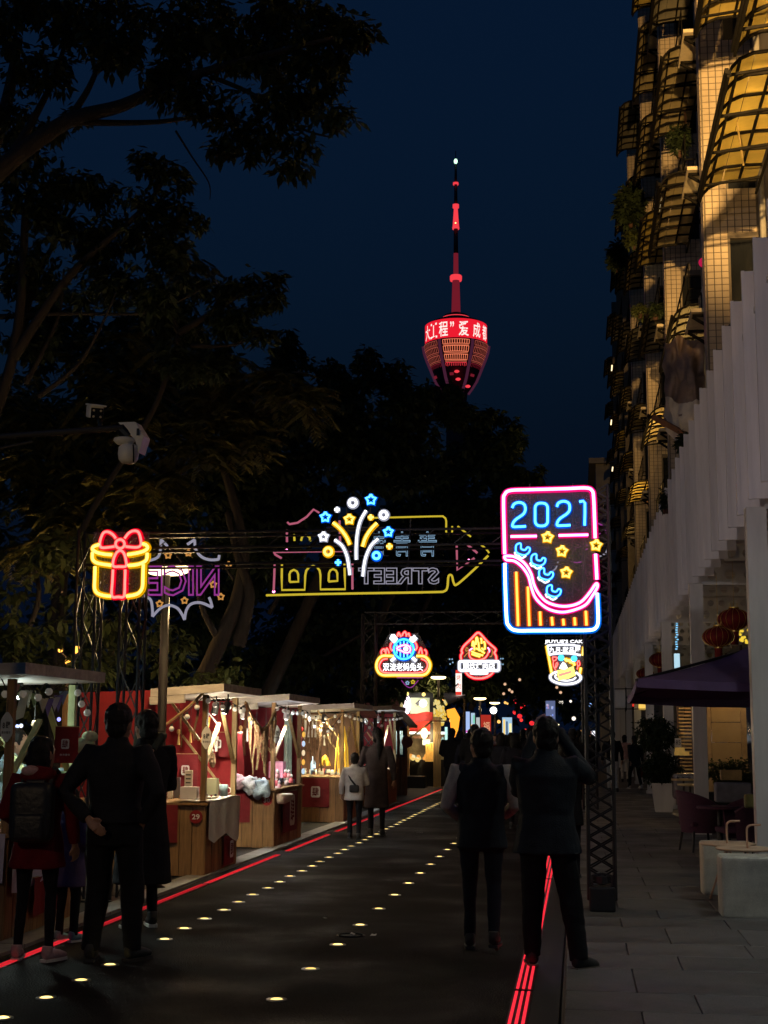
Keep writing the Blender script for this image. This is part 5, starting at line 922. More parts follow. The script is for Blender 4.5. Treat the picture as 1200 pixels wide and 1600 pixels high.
SY = 44.; sh = thing('shop_stall', 'tall brightly lit shop stall with a red awning and a lit white panel above', 'market stall', (P(680, 1230, SY).x, SY, 0)); o = Vector(sh.location)
def L3(px_, py_, y_=SY): return P(px_, py_, y_)-o
def quad(name, x0, x1, y0, y1, m_, yy=SY, th=.05, par=None): a = L3(x0, y1, yy); b_ = L3(x1, y0, yy); return MB().bx(a.x, b_.x, a.y, a.y+th, a.z, b_.z).build(name, m_, par or sh)
quad('upper_wall', 602, 626, 1078, 1125, M('maroon_board', (.06, .015, .03), rough=.8), SY+.6); quad('upper_frame', 624, 676, 1082, 1090, STEEL, SY-.05); quad('upper_frame', 672, 677, 1084, 1160, STEEL, SY-.08)
quad('lit_panel', 641, 671, 1088, 1115, M('panel_cream', (.55, .58, .40), rough=.6, var=.15, emit=(.55, .62, .36), es=.55), SY); quad('left_return', 625, 640, 1086, 1112, M('panel_yellow', (.5, .45, .2), rough=.6, emit=(.7, .6, .2), es=.3), SY+.1)
for px_, py_ in ((636, 1084), (662, 1085)): MB().ball(L3(px_, py_, SY-.2), .06, 8).build('bulb', E('warm_bulb', (1, .75, .2), 2), sh)
MB().ball(L3(636, 1101, SY-.15), (.12, .05, .30), 10).build('oval_lightbox', E('oval_glow', (1, .85, .95), 2.2), sh, True); MB().ball(L3(661, 1099, SY-.25), .12, 10).build('flood_bulb', E('warm_white', (1, .92, .75), 4), sh); MB().beam(L3(651, 1101, SY-.2), L3(657, 1095, SY-.2), .1).build('lamp_arm', STEEL, sh)
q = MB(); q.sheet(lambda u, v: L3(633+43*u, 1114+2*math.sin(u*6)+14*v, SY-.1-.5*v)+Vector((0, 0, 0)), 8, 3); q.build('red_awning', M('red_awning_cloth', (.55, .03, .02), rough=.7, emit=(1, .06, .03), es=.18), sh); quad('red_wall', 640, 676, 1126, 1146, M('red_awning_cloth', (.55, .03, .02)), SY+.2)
quad('light_tube', 640, 695, 1143.5, 1147, E('shop_tube', (.9, 1, .9), 2.0), SY-.05); quad('light_tube', 695, 699, 1136, 1160, E('shop_tube2', (.6, 1, .9), 1.0), SY-.1); quad('back_wall', 640, 698, 1147, 1195, M('shop_back', (.42, .34, .2), rough=.7, var=.4, scale=5), SY+1.2); quad('shelf_board', 645, 690, 1150, 1154, DWOOD, SY+.2)
quad('mint_panel', 680, 693, 1152, 1172, M('mint_panel_m', (.4, .6, .55), rough=.5, emit=(.5, .85, .8), es=.5), SY+.3); quad('menu_panel', 660, 676, 1155, 1164, M('menu_glow', (.6, .6, .5), rough=.5, emit=(.9, 1, .8), es=.8), SY+.4); quad('counter', 640, 700, 1187, 1228, DARK, SY+.05)
light('shop_light', 'POINT', sh, L3(665, 1150, SY-.4), 42, (1, .75, .4), .12); light('shop_light', 'POINT', sh, L3(650, 1098, SY-.6), 16, (1, .9, .7), .1)
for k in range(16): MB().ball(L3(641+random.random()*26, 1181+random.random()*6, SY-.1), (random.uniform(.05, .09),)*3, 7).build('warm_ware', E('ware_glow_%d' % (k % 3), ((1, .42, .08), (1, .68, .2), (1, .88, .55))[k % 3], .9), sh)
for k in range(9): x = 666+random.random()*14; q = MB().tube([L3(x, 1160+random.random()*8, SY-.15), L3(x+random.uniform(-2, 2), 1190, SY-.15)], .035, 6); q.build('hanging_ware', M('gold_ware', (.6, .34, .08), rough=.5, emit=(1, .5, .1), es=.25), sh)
for px_ in (638, 679, 687, 683): MB().beam(L3(px_, 1230, SY-.3), L3(px_, 1120, SY-.3), .07).build('post', PALEW, sh)
MB().beam(L3(642, 1152, SY-.7), L3(676, 1126, SY-.7), .05).build('rail', PALEW, sh); MB().ball(L3(663, 1146, SY-.75), (.11, .11, .17), 10).build('hanging_bulb', E('warm_white2', (1, .75, .35), 3.5), sh); MB().beam(L3(632, 1125, SY-.4), L3(700, 1127, SY-.4), .04).build('rail', DWOOD, sh)
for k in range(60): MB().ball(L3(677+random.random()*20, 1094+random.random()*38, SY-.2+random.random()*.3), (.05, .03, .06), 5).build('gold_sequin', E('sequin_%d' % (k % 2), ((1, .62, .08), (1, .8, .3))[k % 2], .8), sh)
q = MB(); q.add([L3(692, 1087, SY), L3(706, 1086, SY), L3(728, 1090, SY-1), L3(700, 1101, SY-2)], [(0, 1, 2, 3)]); q.add([p+Vector((0, 0, .08)) for p in (L3(692, 1087, SY), L3(706, 1086, SY), L3(728, 1090, SY-1), L3(700, 1101, SY-2))], [(3, 2, 1, 0)]); q.build('timber_canopy', ROOFM, sh); MB().beam(L3(726, 1092, SY-1), L3(722, 1200, SY-1), .06).build('canopy_post', PALEW, sh); MB().beam(L3(700, 1083, SY-1), L3(716, 1068, SY-1), .04).build('strut', STEEL, sh)
MB().tube([L3(699, 1115), L3(706, 1114), L3(711, 1122), L3(710, 1140), L3(709, 1152)], [.12, .18, .16, .12, .04], 8).build('orange_figure_lamp', E('orange_lamp', (1, .36, .03), 1.5), sh, True)
tag(MB().bbox((0, 0, 0), (.55, .5, .42), .03).build('black_stool', CORD, loc=L3(656, 1222)+o+Vector((0, -.8, 0))), 'black low cart standing in front of the red-awning shop', 'cart')
vs = thing('vertical_sign', 'narrow vertical lightbox with red writing below the roast food sign', 'sign', P(717, 1066, 43)); a = P(712, 1086, 43)-Vector(vs.location); b_ = P(721, 1047, 43)-Vector(vs.location)
MB().bx(a.x, b_.x, 0, .12, a.z, b_.z).build('box', E('vertical_sign_glow', (1, .90, .82), 1.3), vs); q = MB(); put_text(q, '烤', lambda x, z, d: (x, -.01, z), a.x+.02, b_.x-.02, .05, .22); put_text(q, '肉', lambda x, z, d: (x, -.01, z), a.x+.02, b_.x-.02, -.2, -.03); q.bx(a.x, b_.x, -.012, -.004, a.z, a.z+.1).bx(a.x, b_.x, -.012, -.004, b_.z-.1, b_.z); q.build('lettering', E('red_print', (.9, .05, .03), .9), vs)
# --- lightboxes, posters and lanterns of the far stalls
def boxsign(label, x0, x1, y0, y1, Y, c_, s_, cat='lightbox', name='lightbox', marks=None):
    a = P(x0, y1, Y); b_ = P(x1, y0, Y); t = thing(name, label, cat, (a.x, Y, 0)); MB().bx(0, b_.x-a.x, 0, .1, a.z, b_.z).build('panel', E('panel_'+'_'.join('%d' % (x*100) for x in c_)+'_%d' % (s_*10), c_, s_), t)
    MB().bx(-.03, .0, -.02, .12, 0, b_.z).bx(b_.x-a.x, b_.x-a.x+.03, -.02, .12, 0, b_.z).build('post', STEEL, t)
    for (u0, u1, v0, v1, mc_, ms) in marks or (): MB().bx((b_.x-a.x)*u0, (b_.x-a.x)*u1, -.03, -.005, a.z+(b_.z-a.z)*v0, a.z+(b_.z-a.z)*v1).build('print', E('print_'+'_'.join('%d' % (x*100) for x in mc_)+'_%d' % (ms*10), mc_, ms), t)
    return t
boxsign('blue-white vertical lightbox right of the orange figure lamp', 728, 734, 1112, 1158, 54, (.45, .62, 1), .9, marks=((.1, .9, .05, .3, (1, .9, 1), 1.2), (0, 1, .3, .36, (.8, .1, .6), 1)))
boxsign('multicoloured menu lightbox beside the red poster', 736, 742, 1114, 1150, 55, (.55, .75, .95), .8, marks=((0, .4, .1, .5, (1, .55, .15), 1), (.5, 1, .55, .9, (.3, .8, .6), .8)))
pt_ = boxsign('red poster with gold brush writing at a far stall', 751, 767, 1117, 1147, 56, (.75, .05, .03), .55, 'poster', 'poster')
q = MB(); put_text(q, '福', lambda x, z, d: (x, -.01, z), .1, .36, 1.75, 2.1); q.build('lettering', E('gold_print', (1, .55, .3), .8), pt_)
boxsign('white price board left of the red poster', 744, 750, 1121, 1146, 56, (.8, .85, .85), .6); boxsign('small pale screen below the far street lamp', 785, 800, 1121, 1152, 66, (.45, .7, .95), .8, marks=((.1, .3, .1, .9, (1, .65, .2), 1.1), (.4, .55, 0, .8, (.05, .1, .3), .4), (.7, .95, .15, .7, (1, .85, .4), 1.1)))
for k, (x0, x1, y0, y1, c_) in enumerate(((875, 883, 1146, 1157, (.7, .9, 1)), (896, 900, 1143, 1154, (1, .25, .1)), (905, 910, 1141, 1156, (1, .45, .1)), (915, 920, 1145, 1153, (.3, .5, 1)), (921, 924, 1143, 1155, (1, .3, .12)), (924, 931, 1142, 1158, (.9, .9, 1)))):
    boxsign('tiny far stall light of %s colour near the street end' % ('ice white', 'scarlet', 'orange', 'blue', 'vermilion', 'brilliant white')[k], x0, x1, y0, y1, 92, c_, 1.3, marks=((.1, .6, .1, .4, (1, 1, 1), 1.5),))
tag(MB().ball((0, 0, 0), .14, 10).build('bare_bulb', E('white_bulb', (1, .9, .8), 5), loc=P(771, 1110, 57)), 'bare white bulb glowing above the masked person', 'bulb')
for k, (px_, py_) in enumerate(((804, 1096), (811, 1107), (817, 1103), (805, 1113), (812, 1119), (831, 1130))):
    t = thing('red_lantern', 'far red lantern %s' % ('highest of the far cluster', 'in the middle left of the far cluster', 'at the right of the far cluster', 'at the lower left of the far cluster', 'lowest of the far cluster', 'hanging alone left of the raised phone')[k], 'lantern', P(px_, py_, 72)); MB().ball((0, 0, 0), (.13, .13, .115), 10).build('shade', M('far_lantern', (.5, .02, .02), emit=(1, .03, .04), es=.9), t, True); MB().tube([(0, 0, .1), (0, 0, 1.)], .01, 4).build('wire', CORD, t)
for k, (px_, py_) in enumerate(((787, 1084), (796, 1078), (800, 1081), (789, 1069), (876, 1082), (812, 1062), (870, 1074))): tag(MB().ball((0, 0, 0), .06, 6).build('fairy_light', E('fairy_glow', (1, .6, .35), .8), loc=P(px_, py_, 58)), 'dim peach fairy light in the far dark branches', 'light', 'fairy lights in the far branches')

# assorted small stock, crowding the counters and hanging from the roofs
WARE = [M('stock_%d' % k, c_, rough=.5, var=.2) for k, c_ in enumerate(((.45, .06, .05), (.6, .5, .35), (.12, .16, .22), (.55, .32, .1), (.35, .33, .3), (.2, .08, .05)))]
wm = [MB().lathe([(.02, 0), (.035, .02), (.03, .07), (.012, .09)], n=10), MB().bbox((0, 0, .04), (.07, .05, .08), .006), MB().bbox((0, 0, .015), (.10, .07, .03), .004), MB().ball((0, 0, .03), (.035, .035, .03), 9), MB().lathe([(.03, 0), (.035, .05), (.03, .055)], n=10)]
ws = [[q_.mesh('stock', m_) for m_ in WARE] for q_ in wm]
for s_, W_, D_, nm_, n_ in ((s1, 1.7, 1.3, 'the nearest stall', 10), (s2, 1.2, 1.4, 'the white-cloth stall', 22), (s3, 1.3, 1.8, 'the candy-bag stall', 22), (s4, 1.2, 1.8, 'the fourth stall', 22), (s5, 1.2, 2.0, 'the pink-roofed stall', 14)):
    for a_, ci_ in random.sample([(i, j) for i in range(5) for j in range(6)], n_):
        kind_ = ('jar', 'box', 'booklet', 'ball', 'cup')[a_]; cn_ = ('red', 'cream', 'slate', 'ochre', 'grey', 'brown')[ci_]
        o = link(kind_, ws[a_][ci_], None, s_+Vector((-random.uniform(.05, W_*.9), random.uniform(.06, D_), .858)), rz=random.random()*6); tag(o, 'small %s %s among the crowded stock on %s' % (cn_, kind_, nm_), kind_, 'small stock on '+nm_)
TASS = [M('charm_cord_%d' % k, c_, rough=.6) for k, c_ in enumerate(((.5, .03, .03), (.5, .3, .08), (.28, .2, .12), (.45, .42, .38)))]
for s_, y_, xs, nm_ in ((s2, 1.25, np.arange(-1.4, -.1, .17), 'inside the white-cloth stall'), (s3, .35, np.arange(-.6, -.1, .12), 'at the front of the candy-bag stall'), (s4, .5, np.arange(-1.1, -.2, .13), 'inside the fourth stall'), (s1, 1.2, np.arange(-1.1, -.1, .2), 'at the back of the nearest stall')):
    for x_ in xs:
        L = random.uniform(.14, .4); t = thing('hanging_charm', 'hanging tasselled charm %s' % nm_, 'charm', s_+Vector((x_, y_+random.uniform(-.1, .1), 1.9)), 0, 'hanging charms '+nm_); m_ = TASS[random.randrange(4)]
        MB().tube([(0, 0, .08), (0, 0, -L)], .003, 4).build('string', CORD, t); MB().ball((0, 0, -L), (.03, .03, .035), 8).build('bead', m_, t); MB().lathe([(.008, -L-.03), (.022, -L-.16)], n=8).build('tassel', m_, t)

for k in range(16):                               # scatter of tiny lights far up the street
    px_, py_, Y = random.uniform(690, 940), random.uniform(1092, 1152), random.uniform(62, 100); c_ = random.randrange(4); nm_ = ('amber', 'red', 'white', 'blue')[c_]
    tag(MB().ball((0, 0, 0), random.uniform(.05, .12), 6).build('far_light', E('far_spark_%d' % c_, ((1, .5, .12), (1, .04, .03), (1, .9, .75), (.3, .5, 1))[c_], 1.4), loc=P(px_, py_, Y)), 'tiny %s light far up the street' % nm_, 'light', 'tiny %s lights far up the street' % nm_)
# ------------------------------------------------------------ pavement furniture on the right
PURP = M('parasol_cloth', (.12, .075, .20), rough=.7, var=.2, scale=2, bump=.15, bscale=10)
um = thing('parasol', 'large square purple parasol reaching out over the pavement between the columns', 'parasol', (2.2, 17.95, 0))
ap = P(1172, 1006, 17.95).z; X0, X1, Y0, Y1, zn, zf = -1.53, 1.5, -1.5, 1.5, 2.26, 2.14
cs = [Vector((X0, Y0, zn)), Vector((X1, Y0, zn)), Vector((X1, Y1, zf)), Vector((X0, Y1, zf))]; A = Vector((0, 0, ap))
for k in range(4):
    a, b_ = cs[k], cs[(k+1) % 4]
    q = MB(); q.sheet(lambda u, v: A+(a+(b_-a)*u-A)*v-Vector((0, 0, .06*math.sin(math.pi*v)+.05*v*math.sin(math.pi*u))), 8, 8); q.build('canopy_panel', PURP, um, True)
    q = MB(); q.sheet(lambda u, v: a+(b_-a)*u-Vector((0, 0, .05*math.sin(math.pi*u)+.10*v)), 8, 1); q.build('valance', PURP, um)
    MB().beam(A-Vector((0, 0, .05)), a-Vector((0, 0, .02)), .03).build('rib', STEEL, um)
MB().lathe([(.25, 0), (.25, .06), (.035, .08), (.03, ap-.02)], n=14).build('pole', STEEL, um); MB().ball((0, 0, ap+.03), .05).build('finial', STEEL, um)
RL = M('red_lantern_silk', (.15, .010, .010), rough=.7, var=.3, scale=9, spec=.2); GOLD = M('gold_trim', (.55, .36, .08), rough=.35, metal=.6)
def lantern(px_, py_, Y, r, label):
    t = thing('red_lantern', label, 'lantern', P(px_, py_, Y), 0, 'round red lanterns under the canopy'); zs = [math.pi*k/10-math.pi/2 for k in range(11)]
    q = MB(); n = 16
    prof_ = [(r*.30, -r*.66)]+[(r*max(.3, math.cos(a)), r*.64*math.sin(a)) for a in zs[1:-1]]+[(r*.30, r*.66)]
    q.lathe(prof_, n=48); q.v = [(x*(1+.025*math.cos(16*math.atan2(y_, x))), y_*(1+.025*math.cos(16*math.atan2(y_, x))), z) for x, y_, z in q.v]; q.build('shade', RL, t, True)
    q = MB()
    for k in range(16): a = math.pi*2*k/16+.2; q.tube([(r*1.03*max(.3, math.cos(b__))*math.cos(a), r*1.03*max(.3, math.cos(b__))*math.sin(a), r*.65*math.sin(b__)) for b__ in zs[1:-1]], .004, 4)
    q.build('rib', GOLD, t); MB().lathe([(r*.3, r*.64), (r*.3, r*.74)], n=16).build('collar', GOLD, t); MB().lathe([(r*.3, -r*.74), (r*.3, -r*.64)], n=16).build('collar', GOLD, t)
    q = MB().lathe([(r*.26, -r*.74), (r*.22, -r*1.5)], n=14); q.build('tassel', RL, t); q = MB()
    for k in range(3): q.tube([(r*.2*(k-1), 0, r*.74), (r*.2*(k-1), 0, r*.98)], .006, 4)
    q.tube([(0, 0, r*.9), (0, 0, r*4)], .004, 4); q.build('hanger', GOLD, t)
lantern(1122, 995, 21.5, .23, 'left lower red lantern just above the purple parasol'); lantern(1147, 968, 22.5, .26, 'larger red lantern overlapping behind the lower one by the near column')
lantern(1031, 1031, 40, .30, 'red lantern hanging behind the third column'); lantern(1008, 1053, 46, .28, 'far small red lantern beside the parasol tip')
GSP = E('gold_light', (1, .68, .06), .9)
t = thing('gold_light_panel', 'glittering gold light behind the near column above the parasol', 'light', P(1165, 994, 24))
for k in range(14): MB().ball((random.uniform(-.09, .07), 0, random.uniform(-.11, .11)), .025, 6).build('sparkle', GSP, t)
# cyan light string and little lightbox under the canopy
t = thing('cyan_light_string', 'vertical string of cyan lights hanging under the canopy beside the second column', 'light string', P(1057, 972, 34))
for k in range(12): MB().box((random.uniform(-.02, .02), 0, -.02-k*.056), (.05, .02, .03)).build('light', E('cyan_spark', (.25, .65, 1), 1.1), t)
MB().tube([(0, .02, .1), (0, .02, -.7)], .006, 4).build('cord', CORD, t)
boxs = []
def lbox(name, label, x0, x1, y0, y1, Y, c_, s_, cat='lightbox'):
    a = P(x0, y1, Y); b_ = P(x1, y0, Y); t = thing(name, label, cat, (a.x, Y, a.z)); MB().bbox(((b_.x-a.x)/2, .05, (b_.z-a.z)/2), (b_.x-a.x, .1, b_.z-a.z), .012).build('panel', E('lb_'+label[:14], c_, s_), t)
    MB().tube([((b_.x-a.x)/2, .05, b_.z-a.z), ((b_.x-a.x)/2, .05, b_.z-a.z+.4)], .008, 4).build('hanger', STEEL, t); return t
lbox('lightbox', 'blue-white lightbox tucked behind the parasol slope', 1054, 1062, 1021, 1046, 34.5, (.55, .85, 1), .85); lbox('lantern_box', 'square yellow lit lantern box under the parasol edge', 998, 1011, 1093, 1109, 48, (1, .62, .12), 1.0); lbox('lantern_box', 'small red lit lantern beside the yellow box lantern', 988, 993, 1094, 1104, 50, (1, .05, .03), .7); lbox('lightbox', 'slanted green and red lit sign under the parasol', 1020, 1031, 1093, 1099, 47, (.6, .8, .05), .7)
b = MB().bx(0, .32, 0, .1, 0, .5); o = b.build('blank_sign', WHITE, loc=P(961, 1105, 44)); tag(o, 'blank white square sign projecting from the far columns', 'sign'); MB().tube([(0, .05, .56), (1.2, .05, .56)], .015, 5).tube([(0, .05, -.05), (1.2, .05, -.05)], .015, 5).tube([(.34, .05, -.1), (.34, .05, .6)], .02, 5).build('bracket', STEEL, o)
# restaurant front under the canopy
sc_ = thing('folding_screen', 'warm lit beige folding screen behind the hedge under the canopy', 'screen', (P(1111, 1200, 27).x, 27, 0)); o = Vector(sc_.location)
a = P(1111, 1098, 27); b_ = P(1168, 1098, 27); BEI = M('beige_panel', (.50, .36, .18), rough=.75, var=.12, scale=1.5)
for k in range(6): MB().bbox(((b_.x-a.x)*.44, 0, .2+.37*k), ((b_.x-a.x)*.80, .03, .36), .006).build('panel', BEI, sc_)
MB().bx((b_.x-a.x)*.85, (b_.x-a.x), -.03, .05, 0, 2.4).bx(-.05, (b_.x-a.x)*.03, -.03, .05, 0, 2.4).build('frame', M('beige_frame', (.5, .35, .18), rough=.6), sc_)
t = thing('wall_lamp', 'warm downlight over the beige screen under the canopy', 'lamp', (2.75, 26.2, 3.4)); MB().lathe([(.05, 0), (.07, .12)], n=12).build('housing', CORD, t); MB().lathe([(.004, -.004), (.045, -.002)], n=12).build('lens', E('warm_lens', (1, .7, .3), 6), t); light('downlight', 'SPOT', t, (0, 0, -.05), 42, (1, .63, .26), .06, 100, (0.1, .7, -2))
sl = thing('louvre_shutter', 'warm lit louvred shutter between the second and third columns', 'shutter', (P(1062, 1200, 37).x, 37, 0)); a = P(1062, 1098, 37); b_ = P(1082, 1098, 37)
for k in range(22): MB().box(((b_.x-a.x)/2, 0, .5+.09*k), (b_.x-a.x, .07, .018), rx=.5).build('slat', BEI, sl)
MB().bx(-.04, 0, -.05, .05, 0, 2.7).bx(b_.x-a.x, b_.x-a.x+.04, -.05, .05, 0, 2.7).build('frame', DWOOD, sl); light('shutter_light', 'POINT', sl, (.15, -1.0, 2.5), 20, (1, .65, .3), .1); MB().ball((.15, -1., 2.55), .04, 8).build('bulb', E('warm_lens', (1, .7, .3), 6), sl)
MB().bx(0, .05, 0, 50, 0, 4.1); q = MB()
for k in range(10): q.bx(-.03, .03, 20+4*k, 20+4*k+.15, 0, 4.1)
t = thing('shopfront', 'dark glazed shopfront under the canopy behind the columns', 'shopfront', (4.5, 0, 0)); q.build('mullion', DWOOD, t); MB().bx(.0, .04, 16, 62, .0, 4.1).build('glazing', GLASS, t)
pts = np.concatenate([blob_points((P(1140, 1195, 25.5).x+random.uniform(-.35, .4), 25.5, random.uniform(.75, 1.12)), (.16, .16, .14), 60) for _ in range(9)]); B_, D_, S_ = rosettes(pts, 6, .07)
t = thing('hedge_planter', 'dark leafy hedge in a low box in front of the beige screen', 'planter', (P(1140, 1195, 25.5).x, 25.5, 0)); link('foliage', leaf_mesh('foliage', B_-np.array(t.location), D_, S_, .3, LEAF4), t); MB().bbox((0, 0, .34), (1.1, .35, .62), .02).build('box', DARK, t)
tag(MB().bbox((0, 0, 0), (.34, .22, .17), .01).build('wooden_crate', M('crate_wood', (.5, .34, .14), rough=.6), loc=P(1142, 1211, 24.6)), 'small lit wooden crate in front of the hedge', 'crate'); tag(MB().bbox((0, 0, 0), (.55, .3, .3), .04).build('grey_cushion', M('grey_fabric', (.2, .2, .24), rough=.9), loc=P(1145, 1238, 22.6)), 'grey cushioned seat end behind the wicker chairs', 'cushion')
t = thing('table_number_stand', 'gold stand holding a pale number 85 card', 'stand', P(1062, 1168, 30)); MB().bbox((0, 0, -.05), (.2, .05, .1), .01).bbox((.04, 0, -.12), (.3, .06, .08), .01).build('stand', M('gold_stand', (.7, .45, .1), rough=.4, emit=(1, .6, .15), es=.15), t)
q = MB().bbox((-.03, 0, .1), (.13, .02, .18), .005); put_text(q, '85', lambda x, z, d: (x, -.014, z), -.08, .02, .06, .15, 1); q.build('card', [EMB, CORD], t)
q = MB().bbox((0, 0, .28), (.5, .45, .5), .08); o = q.build('chrome_cooler', M('cooler_metal', (.25, .25, .28), rough=.25, metal=.6), loc=(P(1070, 1200, 28.8).x, 28.8, .35)); tag(o, 'rounded grey metal cooler with glinting top between the columns', 'cooler'); q = MB(); [q.ball((-.15+.1*k, -.24, .45), .025, 8) for k in range(4)]; q.build('knob', M('chrome', (.8, .78, .7), rough=.1, metal=1), o)
for k, (px_, py_, Y, lb) in enumerate(((1068, 1217, 27.5, 'small cream round table top lit behind the second column'), (1078, 1225, 26.3, 'second cream round table nearer the chairs'))):
    p_ = P(px_, py_, Y); t = thing('round_table', lb, 'table', (p_.x, Y, 0)); MB().lathe([(.22, p_.z-.03), (.23, p_.z)], n=24).build('table_top', M('cream_top', (.55, .42, .22), rough=.5), t); MB().lathe([(.16, 0), (.16, .02), (.02, .03), (.02, p_.z-.03)], n=12).build('leg', STEEL, t)
# planter with two-tiered bush
pl = thing('potted_bush', 'tall dark two-tiered bush in a tapered white planter beside the third column', 'plant', (1.78, 31.0, 0))
q = MB(); q.add([(-.17, -.17, 0), (.17, -.17, 0), (.17, .17, 0), (-.17, .17, 0), (-.25, -.25, .62), (.25, -.25, .62), (.25, .25, .62), (-.25, .25, .62), (-.2, -.2, .60), (.2, -.2, .60), (.2, .2, .60), (-.2, .2, .60)], [(3, 2, 1, 0), (0, 1, 5, 4), (1, 2, 6, 5), (2, 3, 7, 6), (3, 0, 4, 7), (4, 5, 9, 8), (5, 6, 10, 9), (6, 7, 11, 10), (7, 4, 8, 11), (8, 9, 10, 11)]); q.build('pot', WHITE, pl)
pts = np.concatenate([blob_points((-.02, 0, .95), (.42, .4, .36), 330), blob_points((-.12, 0, 1.68), (.42, .4, .40), 360)]); B_, D_, S_ = rosettes(pts, 7, .1); link('foliage', leaf_mesh('foliage', B_, D_, S_, .22, LEAF3), pl); MB().tube([(0, 0, .6), (-.05, 0, 1.1), (-.1, 0, 1.6)], .03, 7).build('stem', BARK, pl)
# wicker tub chairs
WICK = M('wicker_purple', (.085, .022, .06), rough=.6, var=.4, scale=30, stretch=(1, 1, 4), bump=.7, bscale=90)
def tub(label, x, y, rz):
    t = thing('wicker_chair', label, 'chair', (x, y, 0), rz, 'purple wicker tub chairs'); q = MB(); n = 22; vs = []
    def sh_(r, u, v): a = R_(-115+230*u)-math.pi/2; k = abs(u-.5)*2; zt_ = .84-.20*k*k; R2 = r*(.80+.20*v); return (R2*math.cos(a), R2*math.sin(a)*1.02, .28+(zt_-.28)*v)
    q.sheet(lambda u, v: sh_(.33, u, v), n, 6); q.sheet(lambda u, v: sh_(.295, u, v), n, 6)
    for e in (0, 1): q.sheet(lambda u, v: Vector(sh_(.33, u, e)).lerp(Vector(sh_(.295, u, e)), v), n, 1); q.sheet(lambda u, v: Vector(sh_(.33, e, u)).lerp(Vector(sh_(.295, e, u)), v), 6, 1)
    q.tube([sh_(.315, k/n, 1.0) for k in range(n+1)], .022, 8); q.build('shell', WICK, t, True)
    MB().bbox((0, .02, .40), (.48, .5, .07), .03).build('seat_cushion', WICK, t)
    for a, b__ in ((-1, -1), (1, -1), (1, 1), (-1, 1)): MB().tube([(a*.19, b__*.19, .3), (a*.23, b__*.23, 0)], [.02, .014], 8).build('leg', STEEL, t)
p_ = G(1096, 1332); tub('purple wicker tub chair nearest the walkway, its back to the street', p_.x, p_.y, R_(-70)); p_ = G(1150, 1345); tub('purple wicker tub chair partly hidden behind the near column', p_.x+.05, p_.y-.1, R_(100))
t = thing('cafe_table', 'dark pedestal cafe table between the purple wicker chairs', 'table', (P(1125, 1262, 19.5).x, 19.6, 0)); MB().lathe([(.24, 0), (.24, .03), (.04, .06), (.03, .66)], n=18).build('pedestal', STEEL, t); MB().lathe([(.3, .66), (.3, .69)], n=24).build('table_top', WICK, t)
tag(MB().bbox((0, 0, 0), (.16, .16, .16), .03).build('yellow_pot', M('olive_pot', (.22, .2, .06), rough=.6), loc=P(1174, 1252, 17.3)), 'olive yellow pot on the far side of the second wicker chair', 'pot')
BLK = M('white_plastic', (.58, .55, .46), rough=.55, var=.28, scale=3.5, bump=.12, bscale=60, speck=.12)
p_ = G(1129, 1437); o = MB().bbox((.36, .2, .275), (.72, .4, .55), .035).build('white_seat_block', BLK, loc=p_, smooth=False); tag(o, 'nearest white rounded seat block at the right edge of the pavement', 'seat block')
p_ = G(1099, 1401); o = MB().bbox((.25, .18, .27), (.50, .36, .54), .035).build('white_seat_block', BLK, loc=p_); tag(o, 'rear white rounded seat block, partly hidden by the nearest one', 'seat block')
TAN = M('tan_laminate', (.62, .44, .30), rough=.45, var=.12, scale=6); COP = M('copper_tube', (.60, .36, .24), rough=.35, var=.1)
def side_table(label, px_, py_, Y, pxp):
    c_ = P(px_, py_, Y); t = thing('side_table', label, 'side table', (c_.x, Y, 0)); z = c_.z; dx = P(pxp, py_, Y).x-c_.x
    MB().lathe([(.26, z-.012), (.275, z-.004), (.275, z+.004), (.262, z+.010)], n=40).build('table_top', TAN, t, False)
    MB().tube(rail([(dx, -.05, .02), (dx, -.05, z), (dx, -.05, z+.17), (dx+.012, -.05, z+.205), (dx+.045, -.05, z+.222), (dx+.13, -.05, z+.225)], 5), .011, 10).build('handle', COP, t, True)
    for a in (2.4, 4.3, .3): MB().tube([(dx*.3, -.02, z-.01), (.24*math.cos(a), .24*math.sin(a), 0)], .011, 7).build('leg', COP if a != 4.3 else STEEL, t)
side_table('tan round side table with a bent tube handle, the farther left of the pair', 1137, 1318.5, 14.55, 1135.5); side_table('tan round side table with a bent tube handle, the nearer right of the pair', 1164, 1326, 14.0, 1167)
# greenery and clutter hung on the apartment front
def hangplant(label, px_, py_, Y, rx, ry, n, L, mat):
    c_ = P(px_, py_, Y); k = Y/F; B_, D_, S_ = rosettes(blob_points((0, 0, 0), (rx*k, rx*k, ry*k), n), 7, L, .3)
    t = thing('balcony_plant', label, 'plant', c_); link('foliage', leaf_mesh('foliage', B_, D_, S_, .2, mat), t); MB().lathe([(.05, -ry*k-.1), (.08, -ry*k+.05)], n=10).build('pot', M('terracotta', (.07, .03, .018), rough=.8), t)
for a_ in (('dark bushy balcony plant beside the tiled pier near the top', 1060, 218, 29.5, 17, 24, 150, .13, LEAF3), ('spiky dark plant sticking out against the sky at upper right', 985, 320, 44, 20, 34, 170, .3, LEAF3), ('pale leafy balcony plant under the spiky one', 990, 372, 44, 14, 16, 90, .18, LEAF4), ('dark plant on a far drying rack against the sky', 964, 400, 56, 13, 24, 110, .3, LEAF3), ('small pale plant on a rack half way up the block', 1000, 485, 40, 12, 8, 60, .16, LEAF4), ('dark little plant beside the small pale one', 1024, 483, 36, 7, 12, 50, .14, LEAF3), ('leafy plant hanging over the top of the fins', 1040, 782, 30, 6, 14, 60, .12, LEAF3), ('plant on the sill behind the stepped fins', 1068, 690, 27, 8, 16, 50, .13, LEAF3)): hangplant(*a_)
